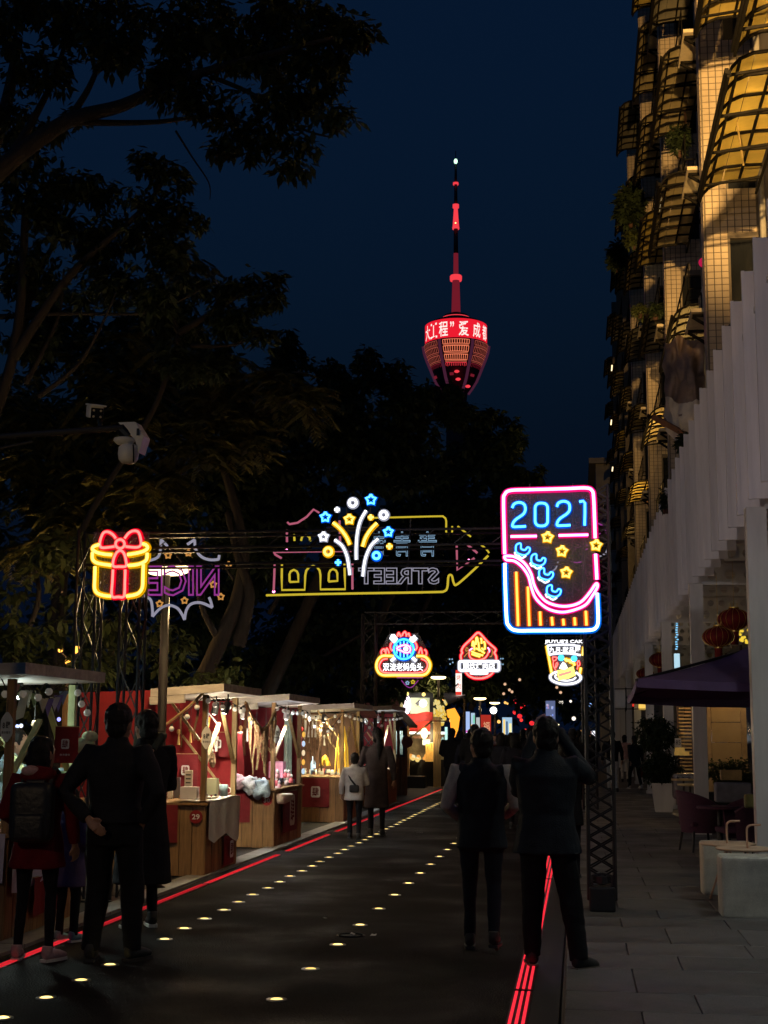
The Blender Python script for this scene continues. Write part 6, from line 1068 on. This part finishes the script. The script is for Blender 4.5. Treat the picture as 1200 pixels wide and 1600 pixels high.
tag(MB().ball((0, 0, 0), .1, 10).build('pink_lamp', E('pink_lamp_glow', (.9, .02, .12), .5), loc=P(1099, 410, 28)), 'small magenta lamp glowing in a dark window recess', 'lamp')

# ------------------------------------------------------------ surveillance cameras on an arm
CY = 9.2; ccp = thing('camera_mast', 'thin dark horizontal mast arm entering from the left with two security cameras', 'mast', (P(-70, 690, CY).x, CY, 0)); o = Vector(ccp.location)
MB().lathe([(.07, 0), (.06, 4.2)], n=12).build('pole', STEEL, ccp); MB().tube([P(-75, 688, CY)-o, P(192, 668, CY)-o], .022, 10).build('arm', STEEL, ccp); MB().tube([P(-75, 716, CY)-o, P(50, 690, CY)-o], .010, 8).build('stay', STEEL, ccp)
CAMW = M('camera_white', (.75, .75, .72), rough=.4, var=.08); CAMB = M('camera_black', (.015, .015, .017), rough=.25)
t = thing('bullet_camera', 'white box security camera with four round lamps on its dark face', 'camera', P(150, 645, CY)); o = Vector(t.location); Rz = Matrix.Rotation(R_(28), 4, 'Z')@Matrix.Rotation(R_(14), 4, 'X')
def rot_build(q, name, m, par, RM): q.v = [tuple(RM@Vector(v)) for v in q.v]; return q.build(name, m, par)
rot_build(MB().bbox((0, .06, .004), (.095, .20, .085), .012), 'housing', CAMW, t, Rz); rot_build(MB().bbox((0, -.052, -.004), (.085, .02, .078), .006), 'face', CAMB, t, Rz); rot_build(MB().bbox((0, .03, .052), (.112, .26, .012), .005), 'sunshield', CAMW, t, Rz)
for a, e in ((-1, -1), (1, -1), (1, 1), (-1, 1)): rot_build(MB().ball((a*.024, -.064, e*.021-.004), (.0085, .004, .0085), 10), 'lamp_lens', M('lens_cream', (.6, .5, .35), rough=.3), t, Rz)
MB().tube([(.02, .02, -.04), (.03, .02, -.10)], .018, 8).build('bracket', CAMB, t)
t = thing('dome_camera', 'large white pan-and-tilt camera hanging from the end of the mast arm', 'camera', P(200, 690, CY))
def C(px_, py_, d=0.): p_ = P(px_, py_, CY)-Vector(t.location); p_.y += d; return p_
MB().poly([C(183, 659, .02), C(211, 659, .0), C(227, 683, -.03), C(219, 709, -.03), C(211, 688, 0), C(207, 683, 0)], (0.01, .11, 0)).build('bracket_plate', CAMW, t); MB().bx(C(216, 671).x, C(220, 671).x, -.036, -.03, C(216, 682).z, C(216, 671).z).build('badge', CAMB, t); MB().tube([C(186, 668, .02), C(200, 682, .03)], .04, 10).build('joint', CAMB, t)
q = MB().lathe([(.055, .035), (.07, .03), (.075, .015), (.06, .0), (.05, -.01)], n=24); q.v = [tuple(Vector(v)+C(194, 692)) for v in q.v]; q.build('collar', CAMW, t, True)
q = MB().lathe([(.045, .02), (.068, .0), (.072, -.045), (.066, -.085), (.048, -.108), (.02, -.115)], n=24); q.v = [tuple(Vector(v)+C(201, 699)) for v in q.v]; q.build('head', CAMW, t, True); q = MB().tube(rail([C(212, 697, -.055), C(213, 712, -.06), C(212, 724, -.05)], 4), .006, 6); q.build('seam', CAMB, t)

# ------------------------------------------------------------ people
SKIN = M('skin', (.36, .20, .13), rough=.55, var=.1); HAIR = M('black_hair', (.006, .0055, .0055), rough=.55, spec=.25, var=.3, scale=40, bump=.4, bscale=150)
def loft(q, lv, n=20):
    vs = [(cx+rx*math.cos(a)*abs(math.cos(a))**-.12 if abs(math.cos(a)) > 1e-3 else cx, cy+ry*math.sin(a), z) for z, cx, cy, rx, ry in lv for a in (2*math.pi*j/n for j in range(n))]
    fs = [(i*n+j, i*n+(j+1) % n, (i+1)*n+(j+1) % n, (i+1)*n+j) for i in range(len(lv)-1) for j in range(n)]
    return q.add(vs, fs+[tuple(range(n))[::-1], tuple(range((len(lv)-1)*n, len(lv)*n))])
def vox(q, name, mat, size, fold=0., fq=7., it=3):
    me = q.mesh(name, mat); o = bpy.data.objects.new(name, me); col.objects.link(o)
    m = o.modifiers.new('r', 'REMESH'); m.mode = 'VOXEL'; m.voxel_size = size; s_ = o.modifiers.new('s', 'SMOOTH'); s_.iterations = it; s_.factor = .5
    dg = bpy.context.evaluated_depsgraph_get(); dg.update(); out = bpy.data.meshes.new_from_object(o.evaluated_get(dg)); bpy.data.objects.remove(o); bpy.data.meshes.remove(me)
    if fold:
        sd = random.random()*50; nv = [v.normal.copy() for v in out.vertices]
        for v, n_ in zip(out.vertices, nv):
            c = v.co; f_ = noise.noise(Vector((c.x*fq+sd, c.y*fq, c.z*fq*.55)))+.5*noise.noise(Vector((c.x*fq*1.4, c.y*fq*1.4+sd, c.z*fq*2.2))); v.co = c+n_*f_*fold
    out.name = name; out.materials.clear(); out.materials.append(mat); out.polygons.foreach_set('use_smooth', [True]*len(out.polygons)); return out
def hand(q, w_, d, side, palm=Vector((0, 0, -1)), curl=.5, s=1.):
    d = d.normalized(); pn = (palm-d*palm.dot(d)).normalized(); sd = d.cross(pn).normalized(); c = w_+d*.045*s
    q.tube([w_-d*.02*s, w_+d*.015*s, w_+d*.05*s, w_+d*.088*s], [(.024*s, .02*s), (.036*s, .016*s), (.042*s, .014*s), (.038*s, .011*s)], 10)
    for k, (off, L) in enumerate(((-.030, .062), (-.010, .072), (.010, .068), (.028, .052))):
        b_ = w_+d*.084*s+sd*off*s; p1 = b_+(d*math.cos(curl*.6)+pn*math.sin(curl*.6))*L*.5*s; p2 = p1+(d*math.cos(curl*1.5)+pn*math.sin(curl*1.5))*L*.32*s; p3 = p2+(d*math.cos(curl*2.2)+pn*math.sin(curl*2.2))*L*.25*s
        q.tube([b_-d*.01*s, p1, p2, p3], [.0095*s, .009*s, .008*s, .0065*s], 7)
    b_ = w_+d*.025*s-sd*.028*s*side; p1 = b_+(d*.7-sd*side*.6+pn*.3).normalized()*.035*s; q.tube([b_, p1, p1+(d+pn*.4).normalized()*.028*s], [.013*s, .011*s, .008*s], 7)
ARM = {'down': ((.265, -.03, 1.13), (.28, .05, .89)), 'behind': ((.325, -.13, 1.13), (.10, -.21, .955)), 'front': ((.275, -.02, 1.13), (.17, .20, 1.02)), 'phone': ((.30, .20, 1.30), (.085, .36, 1.60)), 'wide': ((.33, -.06, 1.14), (.22, .06, .95)), 'reach': ((.34, .20, 1.22), (.42, .44, 1.15)), 'hold': ((.26, .08, 1.12), (.05, .28, 1.10)), 'swing': ((.25, -.14, 1.14), (.25, -.16, .90)), 'camera': ((.27, .18, 1.24), (.07, .28, 1.50))}
def person(label, x, y, h, rz=0., top=None, hem=.86, flare=1., fat=1., leg=1., pants=None, hair='short', arms=('down', 'down'), feet=((-.105, .0), (.105, .0)), toes=(0, 0), shoe=None, sole=None, size=.010, sleeve=None, collar=True, lean=0., group=None, mask=False, extra=None, turn=0., z0=0., hairm=None):
    """figure facing +Y in its own frame; feet give the ankles' x and y"""
    s = h/1.72; t = thing('person', label, 'person', (x, y, z0), rz, group); V = lambda *a: Vector(a)*s
    ln = lambda v: Vector((v.x, v.y+lean*max(0, v.z-.9*s), v.z))
    hips = [V(-.095, 0, .90), V(.095, 0, .90)]; ank = [V(feet[i][0], feet[i][1], .085) for i in (0, 1)]
    kn = [(hips[i]+ank[i])/2+V(0, .035+.03*abs(feet[i][1])*4, .02) for i in (0, 1)]; lift = [0 if abs(f[1]) < .12 or f[1] > 0 else .05*s for f in feet]
    q = MB()                                       # one continuous body
    Hc = Vector((0, .02*s+lean*.7*s, 1.605*s)); HS = 1.08; Rt = Matrix.Rotation(turn, 3, 'Z'); hb = MB()
    loft(hb, [(-.118*s, 0, .045*s, .028*s, .030*s), (-.095*s, 0, .022*s, .050*s, .068*s), (-.055*s, 0, .008*s, .066*s, .088*s), (-.01*s, 0, .002*s, .072*s, .096*s), (.04*s, 0, -.004*s, .075*s, .098*s), (.08*s, 0, -.008*s, .064*s, .086*s), (.108*s, 0, -.012*s, .036*s, .052*s), (.118*s, 0, -.012*s, .012*s, .018*s)])
    hb.tube([V(0, .088, .022), V(0, .105, -.012), V(0, .114, -.030), V(0, .095, -.042)], [.008*s, .011*s, .016*s, .008*s], 8); hb.ball(V(0, .087, -.070), (.026*s, .012*s, .009*s), 10)
    for e in (-1, 1): hb.ball(V(e*.076, -.008, -.012), (.010*s, .021*s, .034*s), 10); hb.ball(V(e*.031, .082, .018), (.016*s, .011*s, .009*s), 8); hb.ball(V(e*.032, .080, .036), (.024*s, .013*s, .006*s), 8)
    q.add([Rt@(Vector(v)*HS)+Hc for v in hb.v], hb.f)
    q.tube([ln(V(0, -.005, 1.40)), ln(V(0, .005, 1.50)), Hc+V(0, -.01, -.03)], [.062*s, .054*s, .058*s], 12)
    loft(q, [(z*s, 0, lean*max(0, z-.9)*s+cy*s, rx*s*.86*fat, ry*s*.86*fat) for z, cy, rx, ry in ((.84, 0, .14, .095), (.92, -.005, .155, .11), (1.05, 0, .14, .10), (1.2, 0, .155, .115), (1.34, -.005, .165, .105), (1.42, -.005, .13, .075), (1.45, 0, .07, .055))])
    wr = []
    for i, e in ((0, -1), (1, 1)):
        el, wt = ARM[arms[i]] if isinstance(arms[i], str) else arms[i]
        sh_ = ln(V(e*.175*(.5+.5*fat), -.005, 1.395)); el = ln(V(el[0]*e, el[1], el[2])); wt = ln(V(wt[0]*e, wt[1], wt[2])); wr.append((sh_, el, wt))
        q.tube([ln(V(e*.09, 0, 1.40)), sh_, (sh_+el)/2, el, el+(wt-el)*.4, wt], [.05*s, .048*s, .042*s, .036*s, .034*s, .025*s], 10); hand(q, wt, (wt-el), e, curl=.9 if arms[i] in ('phone', 'camera', 'hold') else .5, s=s, palm=Vector((-e, .3, 0)) if arms[i] in ('phone', 'camera') else Vector((-e*.6, .5, -.3)))
        q.tube([hips[i], kn[i], ank[i]+V(0, 0, lift[i]/s)], [.062*s, .038*s*min(1, leg), .030*s*min(1, leg)], 10); ft = Matrix.Rotation(-toes[i], 3, 'Z'); q.tube([ank[i]+V(0, 0, lift[i]/s), ank[i]+ft@V(0, .02, -.04)+V(0, 0, lift[i]/s), ank[i]+ft@V(0, .14, -.06)], [.034*s, .033*s, .022*s], 8)
    link('body', vox(q, 'body', SKIN, size*.85, it=2), t)
    q = MB()                                       # trousers
    loft(q, [(z*s, 0, cy*s, rx*s*fat*leg**.3, ry*s*fat*leg**.3) for z, cy, rx, ry in ((.78, 0, .155, .10), (.86, -.008, .158, .106), (.93, -.005, .146, .10), (.99, 0, .135, .095))])
    for i in (0, 1): q.tube([hips[i]+V(0, 0, .02), hips[i]*.6+kn[i]*.4, kn[i], kn[i]*.5+ank[i]*.5, ank[i]+V(0, 0, -.012+lift[i]/s)], [.090*s*leg**.5, .082*s*leg**.6, .062*s*leg, .055*s*leg, .047*s*leg], 14)
    link('trousers', vox(q, 'trousers', pants, size, .009*s*min(1, leg), 9), t)
    q = MB(); up = 1.36                            # jacket or coat
    lv = [(hem, 0, .165*flare, .12*flare), ((hem+1.0)/2 if hem < .95 else hem+.03, 0, .160*(.35+.65*flare), .118*(.35+.65*flare))] if hem < .97 else [(hem, 0, .158, .115)]
    lv += [(1.06, 0, .152, .112), (1.2, 0, .165, .125), (1.33, -.008, .182, .122), (1.405, -.008, .158, .095), (1.445, -.004, .105, .078), (1.47, -.002, .076, .068)]+([(1.50, .0, .064, .064), (1.515, .002, .060, .061)] if collar else [])
    loft(q, [(z*s, 0, lean*max(0, z-.9)*s+cy*s, rx*s*fat, ry*s*fat) for z, cy, rx, ry in lv], 24)
    q2 = MB() if sleeve else q
    for i, e in ((0, -1), (1, 1)):
        sh_, el, wt = wr[i]; q2.tube([ln(V(e*.08, 0, 1.38)), sh_+V(0, 0, .005), (sh_+el)/2, el, (el+wt)/2, el+(wt-el)*.93], [.062*s, .074*s*fat**.5, .064*s*fat**.5, .056*s, .052*s, .045*s], 14)
        if sleeve: q.tube([ln(V(e*.08, 0, 1.38)), sh_*.93+ln(V(e*.1, 0, 1.38))*.07], [.07*s, .082*s], 12)
    j = link('jacket' if hem > .6 else 'coat', vox(q, 'jacket', top, size, .011*s, 7), t)
    if sleeve: link('sleeves', vox(q2, 'sleeves', sleeve, size, .007*s, 9), t)
    q = MB(); hc = MB()                            # hair
    hc.ball(V(0, -.022, .038), (.088*s, .108*s, .100*s), 16); hc.ball(V(0, -.055, -.03), (.072*s, .062*s, .070*s), 12)
    if hair == 'bob': hc.tube([V(0, -.03, .05), V(0, -.05, -.05), V(0, -.05, -.13)], [(.09*s, .085*s), (.098*s, .075*s), (.08*s, .055*s)], 14)
    if hair == 'long': hc.tube([V(0, -.03, .05), V(0, -.06, -.06), V(0, -.085, -.18), V(0, -.10, -.30)], [(.09*s, .085*s), (.098*s, .07*s), (.09*s, .05*s), (.05*s, .03*s)], 14)
    if hair == 'ponytail': hc.ball(V(0, -.12, .03), .035*s, 8); hc.tube([V(0, -.11, .03), V(.01, -.16, -.06), V(.015, -.17, -.2), V(.01, -.16, -.34)], [.03*s, .04*s, .034*s, .012*s], 10)
    q.add([Rt@(Vector(v)*HS)+Hc for v in hc.v], hc.f); link('hair', vox(q, 'hair', hairm or HAIR, size*.8, .010*s, 26, 1), t)
    if mask: q = MB(); q.ball(Vector((0, 0, 0)), (.06*s, .045*s, .05*s), 12); q.v = [tuple(Rt@(Vector(v)+V(0, .078, -.058))+Hc) for v in q.v]; q.build('face_mask', EMB, t, True)
    for i in (0, 1):
        ft = Matrix.Rotation(-toes[i], 3, 'Z'); b_ = Vector((ank[i].x, ank[i].y, lift[i])); g = lambda *a: b_+ft@V(*a)
        q = MB(); q.tube([g(0, -.055, .055), g(0, -.03, .062), g(0, .04, .06), g(0, .11, .045), g(0, .175, .032), g(0, .195, .026)], [(.028*s, .03*s), (.042*s, .044*s), (.043*s, .045*s), (.043*s, .036*s), (.034*s, .024*s), (.012*s, .01*s)], 12); q.tube([g(0, -.02, .08), g(0, -.015, .125)], [.045*s, .043*s], 12)
        so = link('shoe', vox(q, 'shoe', shoe or CORD, size*.8, 0, it=2), t); q = MB(); pts = [(-.036, -.06), (.036, -.06), (.042, 0), (.048, .1), (.040, .17), (.0, .205), (-.040, .17), (-.046, .1), (-.042, 0)]; q.poly([g(a, c_, .004) for a, c_ in pts], (0, 0, .022*s)); q.build('sole', sole or CORD, so)
    if extra: extra(t, s, V, Hc, wr)
    return t
def cl(n, c, rough=.8): return M('cloth_'+n, c, rough=rough+.1, var=.3, scale=7, bump=.3, bscale=120, spec=.15)
BLACK = cl('black', (.012, .012, .014)); SUIT = cl('suit', (.018, .018, .022), .7); NAVY = cl('navy', (.011, .014, .021), .6); SLATE = cl('slate', (.017, .022, .029), .6); WINE = cl('wine', (.13, .008, .012)); GREY = cl('grey', (.36, .34, .33)); WHT = cl('white', (.58, .56, .52)); COAT = cl('coat', (.055, .045, .045)); AQUA = cl('aqua', (.30, .44, .50), .6); VIO = cl('violet', (.09, .07, .16)); PINKS = cl('pink', (.45, .28, .28)); CRM = cl('cream', (.6, .55, .5))
def pack(t, s, V, Hc, wr):
    q = MB(); q.bbox(V(0, -.22, 1.16), (.33*s, .20*s, .46*s), .07*s); q.bbox(V(0, -.31, 1.05), (.24*s, .07*s, .2*s), .03*s); q.bbox(V(.02, -.21, 1.38), (.16*s, .05*s, .06*s), .02*s)
    b_ = q.build('backpack', M('pack_nylon', (.01, .01, .012), rough=.5, bump=.3, bscale=30), t, True); q = MB()
    for e in (-1, 1): q.tube(rail([V(e*.11, -.13, 1.38), V(e*.12, -.06, 1.49), V(e*.13, .08, 1.42), V(e*.13, .14, 1.2), V(e*.15, -.05, 1.0)], 5), (.022*s, .006*s) if False else .018*s, 6)
    q.build('strap', CORD, b_)
    q = MB(); q.ball(V(.0, -.09, 1.44), (.15*s, .09*s, .075*s), 14); link('hood', vox(q, 'hood', WINE, .012, .012, 12), t); q = MB(); q.ball(V(-.05, -.14, 1.475), (.075*s, .05*s, .045*s), 12); q.build('hood_lining', PINKS, t, True)
p_ = G(52, 1502); person('person in a dark red jacket and black leggings wearing a black backpack', p_.x, p_.y, 1.56, R_(6), WINE, .72, 1.22, 1.12, .78, BLACK, 'bob', ('front', 'down'), ((-.14, .02), (.13, -.04)), (-.1, .5), PINKS, CRM, extra=pack, turn=R_(-25))
def belt(t, s, V, Hc, wr): loft_ = MB(); loft(loft_, [(.90*s, 0, 0, .175*s, .128*s), (.965*s, 0, 0, .172*s, .125*s)]); loft_.build('shirt_hem', M('shirt_grey', (.10, .10, .10), rough=.8), t, True)
p_ = G(172, 1503); person('tall person in a dark suit with a hand behind the back of the waist', p_.x, p_.y, 1.80, R_(-3), SUIT, .93, 1.08, 1.18, 1.35, BLACK, 'short', ('behind', (( .345, -.10, 1.14), (.20, -.02, .93))), ((-.135, -.02), (.14, .04)), (-.25, .35), CORD, None, extra=belt)
p_ = G(243, 1452); p_.x -= .13; ad = person('adult in a long black coat standing sideways and carrying a small child', p_.x, p_.y, 1.78, R_(38), BLACK, .36, 1.30, 1.15, .95, BLACK, 'short', ('hold', 'hold'), ((-.1, -.05), (.12, .06)), (0, .2), CORD, WHT)
p2 = Vector((p_.x-.03, p_.y+.22, .80)); person('small child carried over the shoulder with one bare hand hanging down', p2.x, p2.y, .92, R_(180), cl('olive', (.05, .06, .045)), .86, 1.0, 1.25, 1.2, BLACK, 'short', (((.30, .42, 1.40), (.26, .74, 1.16)), 'down'), ((-.14, .1), (.14, .1)), (0, 0), CORD, None, .009, z0=.84)
p_ = G(101, 1472); person('short child in a violet and green padded jacket half hidden between the two nearest adults', p_.x, p_.y, 1.17, R_(-20), VIO, .62, 1.15, 1.25, .95, BLACK, 'short', ('down', 'front'), ((-.09, 0), (.1, .03)), (0, .2), cl('teal_shoe', (.2, .3, .32)), CRM, .011)
p_ = Vector((P(-8, 1150, 12.45).x, 12.45, 0)); person('stall vendor in a pale blue jacket reaching across the nearest stall', p_.x, p_.y, 1.62, R_(-75), AQUA, .8, 1.05, 1.15, 1., NAVY, 'short', (((.30, .22, 1.22), (.25, .50, 1.27)), ((.22, .32, 1.30), (.12, .62, 1.33))), ((-.1, 0), (.1, .05)), (0, 0), CORD, None, .011, lean=.28)
p_ = G(753, 1487)
def vest(t, s, V, Hc, wr):
    q = MB()
    for k in range(6): z = .88+.09*k; pass
person('person in a dark padded vest over pale grey sleeves walking away along the road', p_.x, p_.y, 1.64, R_(2), NAVY, .80, 1.06, 1.20, .98, cl('dark_jean', (.014, .016, .024)), 'short', ('front', (( .275, .02, 1.14), (.18, .22, 1.05))), ((-.10, .14), (.10, -.12)), (-.05, .12), CORD, None, .010, sleeve=GREY, turn=R_(18))
def phone(t, s, V, Hc, wr):
    c_ = (wr[0][2]+wr[1][2])/2+V(.035, .03, .135); q = MB().bbox(c_, (.078*s, .009*s, .158*s), .004); ph = q.build('phone_body', CORD, t); t2 = ph
    MB().bx(c_.x-.035*s, c_.x+.035*s, c_.y-.0062, c_.y-.0052, c_.z-.072*s, c_.z+.072*s).build('screen', E('phone_screen', (.12, .15, .30), .9), ph)
    for k in range(12): xx = c_.x+random.uniform(-.028, .028)*s; zz = c_.z+random.uniform(-.06, .05)*s; MB().bx(xx-.005, xx+.006, c_.y-.0068, c_.y-.0064, zz-.006, zz+.008).build('screen_spot', E('screen_spot_%d' % (k % 3), ((.7, .75, .9), (.25, .35, .9), (.5, .3, .5))[k % 3], .9), ph)
p_ = G(857, 1513); person('person in a flared dark slate jacket raising a phone to photograph the signs', p_.x, p_.y, 1.72, R_(4), SLATE, .79, 1.22, 1.24, 1.34, BLACK, 'short', (((.20, .17, 1.20), (.05, .36, 1.66)), ((.33, .13, 1.30), (.09, .36, 1.665))), ((-.11, .06), (.21, -.10)), (-.1, .8), CORD, M('tan_sole', (.16, .13, .10)), .010, extra=phone)
p_ = G(887, 1375); person('person in black with raised arms standing just beyond the phone holder', p_.x, p_.y, 1.58, R_(-6), BLACK, .66, 1.1, 1.15, 1., BLACK, 'bob', ('camera', 'camera'), ((-.1, 0), (.1, .03)), (0, .1), CORD, None, .012)
def bag(t, s, V, Hc, wr):
    q = MB(); q.bbox(V(.02, -.16, 1.02), (.2*s, .09*s, .15*s), .03); q.tube([V(-.17, -.06, 1.40), V(-.05, -.16, 1.2), V(.08, -.15, 1.05)], .014, 6); q.build('crossbody_bag', CORD, t, True)
p_ = G(553, 1311); person('small child in a white jacket with a black crossbody bag walking beside an adult', p_.x, p_.y, 1.30, 0, WHT, .78, 1.08, 1.2, .95, BLACK, 'short', ('down', 'hold'), ((-.1, .05), (.1, -.05)), (0, 0), CORD, None, .012, extra=bag)
p_ = G(588, 1307); person('adult with a long ponytail and a knee-length taupe coat walking with the child', p_.x, p_.y, 1.68, R_(4), COAT, .46, 1.12, 1.12, .85, BLACK, 'ponytail', ('front', 'down'), ((-.1, .06), (.1, -.06)), (0, .1), CORD, None, .012, turn=R_(10))
def redbag(t, s, V, Hc, wr): q = MB(); q.bbox(wr[1][2]+V(.03, 0, -.30), (.30*s, .12*s, .40*s), .03); q.tube([wr[1][2]+V(-.05, 0, -.12), wr[1][2]+V(.02, 0, 0), wr[1][2]+V(.1, 0, -.12)], .008, 5); q.build('shopping_bag', REDC, t)
p_ = G(958, 1238); person('person in a black top and white trousers on the right pavement', p_.x, p_.y, 1.72, R_(5), BLACK, .86, 1., 1.1, 1.05, WHT, 'short', ('down', 'down'), ((-.1, .06), (.11, -.06)), (0, .1), CORD, None, .014)
p_ = G(977, 1222); person('person in a dusty pink top beyond the one in white trousers', p_.x, p_.y, 1.6, R_(0), PINKS, .84, 1., 1., 1., CRM, 'bob', ('down', 'down'), ((-.1, 0), (.1, .05)), (0, 0), CORD, None, .016)
p_ = G(993, 1234); person('person striding in dark clothes with a red shopping bag near the planter', p_.x, p_.y, 1.58, R_(25), cl('olive_dark', (.03, .032, .035)), .74, 1.1, 1.2, 1., BLACK, 'bob', ('swing', 'down'), ((-.1, .22), (.1, -.24)), (0, 0), CRM, CRM, .016, extra=redbag)
p_ = Vector((P(706, 1190, 36).x, 36, 0)); c0 = person('broad person in black walking past the red-awning shop', p_.x, p_.y, 1.74, 0, BLACK, .78, 1.05, 1.3, 1.1, BLACK, 'short', ('front', 'down'), ((-.1, .08), (.1, -.08)), (0, 0), CORD, None, .016)
p_ = Vector((P(774, 1190, 31).x, 31, 0)); c1 = person('person with a white face mask facing the camera in the crowd', p_.x, p_.y, 1.60, R_(180), BLACK, .7, 1.05, 1.1, 1., BLACK, 'long', ('front', 'hold'), ((-.1, 0), (.1, .06)), (0, 0), CORD, None, .014, mask=True)
p_ = Vector((P(806, 1190, 25).x, 25, 0)); c2 = person('person in a dark navy coat beside the phone holder in the crowd', p_.x, p_.y, 1.62, R_(-8), cl('ink', (.016, .016, .022)), .60, 1.1, 1.15, 1., BLACK, 'bob', ('down', 'front'), ((-.1, .05), (.1, -.05)), (0, 0), CORD, None, .016)
cr = [(c0, 735, 46, 0, 'person in black far ahead left of the masked person'), (c2, 790, 34, .2, 'person in a dark coat just right of the masked person'), (c0, 818, 40, -.1, 'person in black partly behind the phone holder, left side'), (c2, 836, 52, .1, 'far person in a dark coat straight up the street'), (c0, 866, 38, .1, 'person in black beyond the raised phone'), (c2, 884, 46, -.2, 'far person in a dark coat left of the truss leg'), (c0, 905, 50, .15, 'far person in black against the tiny stall lights'), (c2, 926, 55, 0, 'farthest person in a dark coat beside the truss leg'), (c0, 756, 58, .1, 'far person in black below the red poster'), (c2, 720, 40, -.1, 'person in a dark coat right behind the broad walker'), (c0, 850, 70, .0, 'tiny far person in black near the street end'), (c2, 875, 76, .3, 'tiny far person in a dark coat near the street end'), (c0, 895, 30, .05, 'person in black on the road edge left of the truss leg'), (c2, 912, 36, -.15, 'person in a dark coat on the pavement edge behind the truss leg'), (c0, 742, 30, .1, 'person in black just ahead of the vest wearer'), (c2, 783, 28, -.1, 'person in a dark coat between the vest wearer and the phone holder'), (c0, 828, 32, .2, 'person in black straight ahead of the phone holder'), (c2, 868, 34, -.1, 'person in a dark coat right of the raised phone'), (c0, 798, 48, .0, 'far person in black below the red lanterns'), (c2, 812, 60, .1, 'far person in a dark coat below the red lanterns'), (c0, 845, 44, -.1, 'person in black beneath the raised phone'), (c2, 858, 56, 0, 'far person in a dark coat under the cake sign'), (c0, 920, 62, .1, 'tiny far person in black at the truss leg'), (c2, 730, 34, .1, 'person in a dark coat beside the shop counter')]
for src, px_, Y, rz, lb in cr:
    o = copy_tree(src, None, (P(px_, 1190, Y).x, Y, 0), rz, lb); k = random.uniform(.94, 1.04); o.scale = (k, k, k)

# scraps on the asphalt
for k, (px_, py_, sx) in enumerate(((583, 1463, .025), (552, 1461, .03), (508, 1436, .015), (655, 1302, .05), (742, 1290, .06))):
    o = MB().sheet(lambda u, v: (sx*(u-.5)*2, sx*.6*(v-.5)*2+.01*u, .004+.012*abs(math.sin(u*5+k))*(.4+v)), 4, 3).build('paper_scrap', M('scrap', (.55, .55, .52), rough=.6), loc=G(px_, py_, .002)); o.rotation_euler.z = k*1.3
    tag(o, ('thin white paper scrap beside the round manhole cover', 'pale flat scrap lying on the manhole cover', 'tiny paper scrap between the two rows of ground lights', 'paper scrap near the far ground lights', 'paper scrap on the road just ahead of the vest wearer')[k], 'litter')
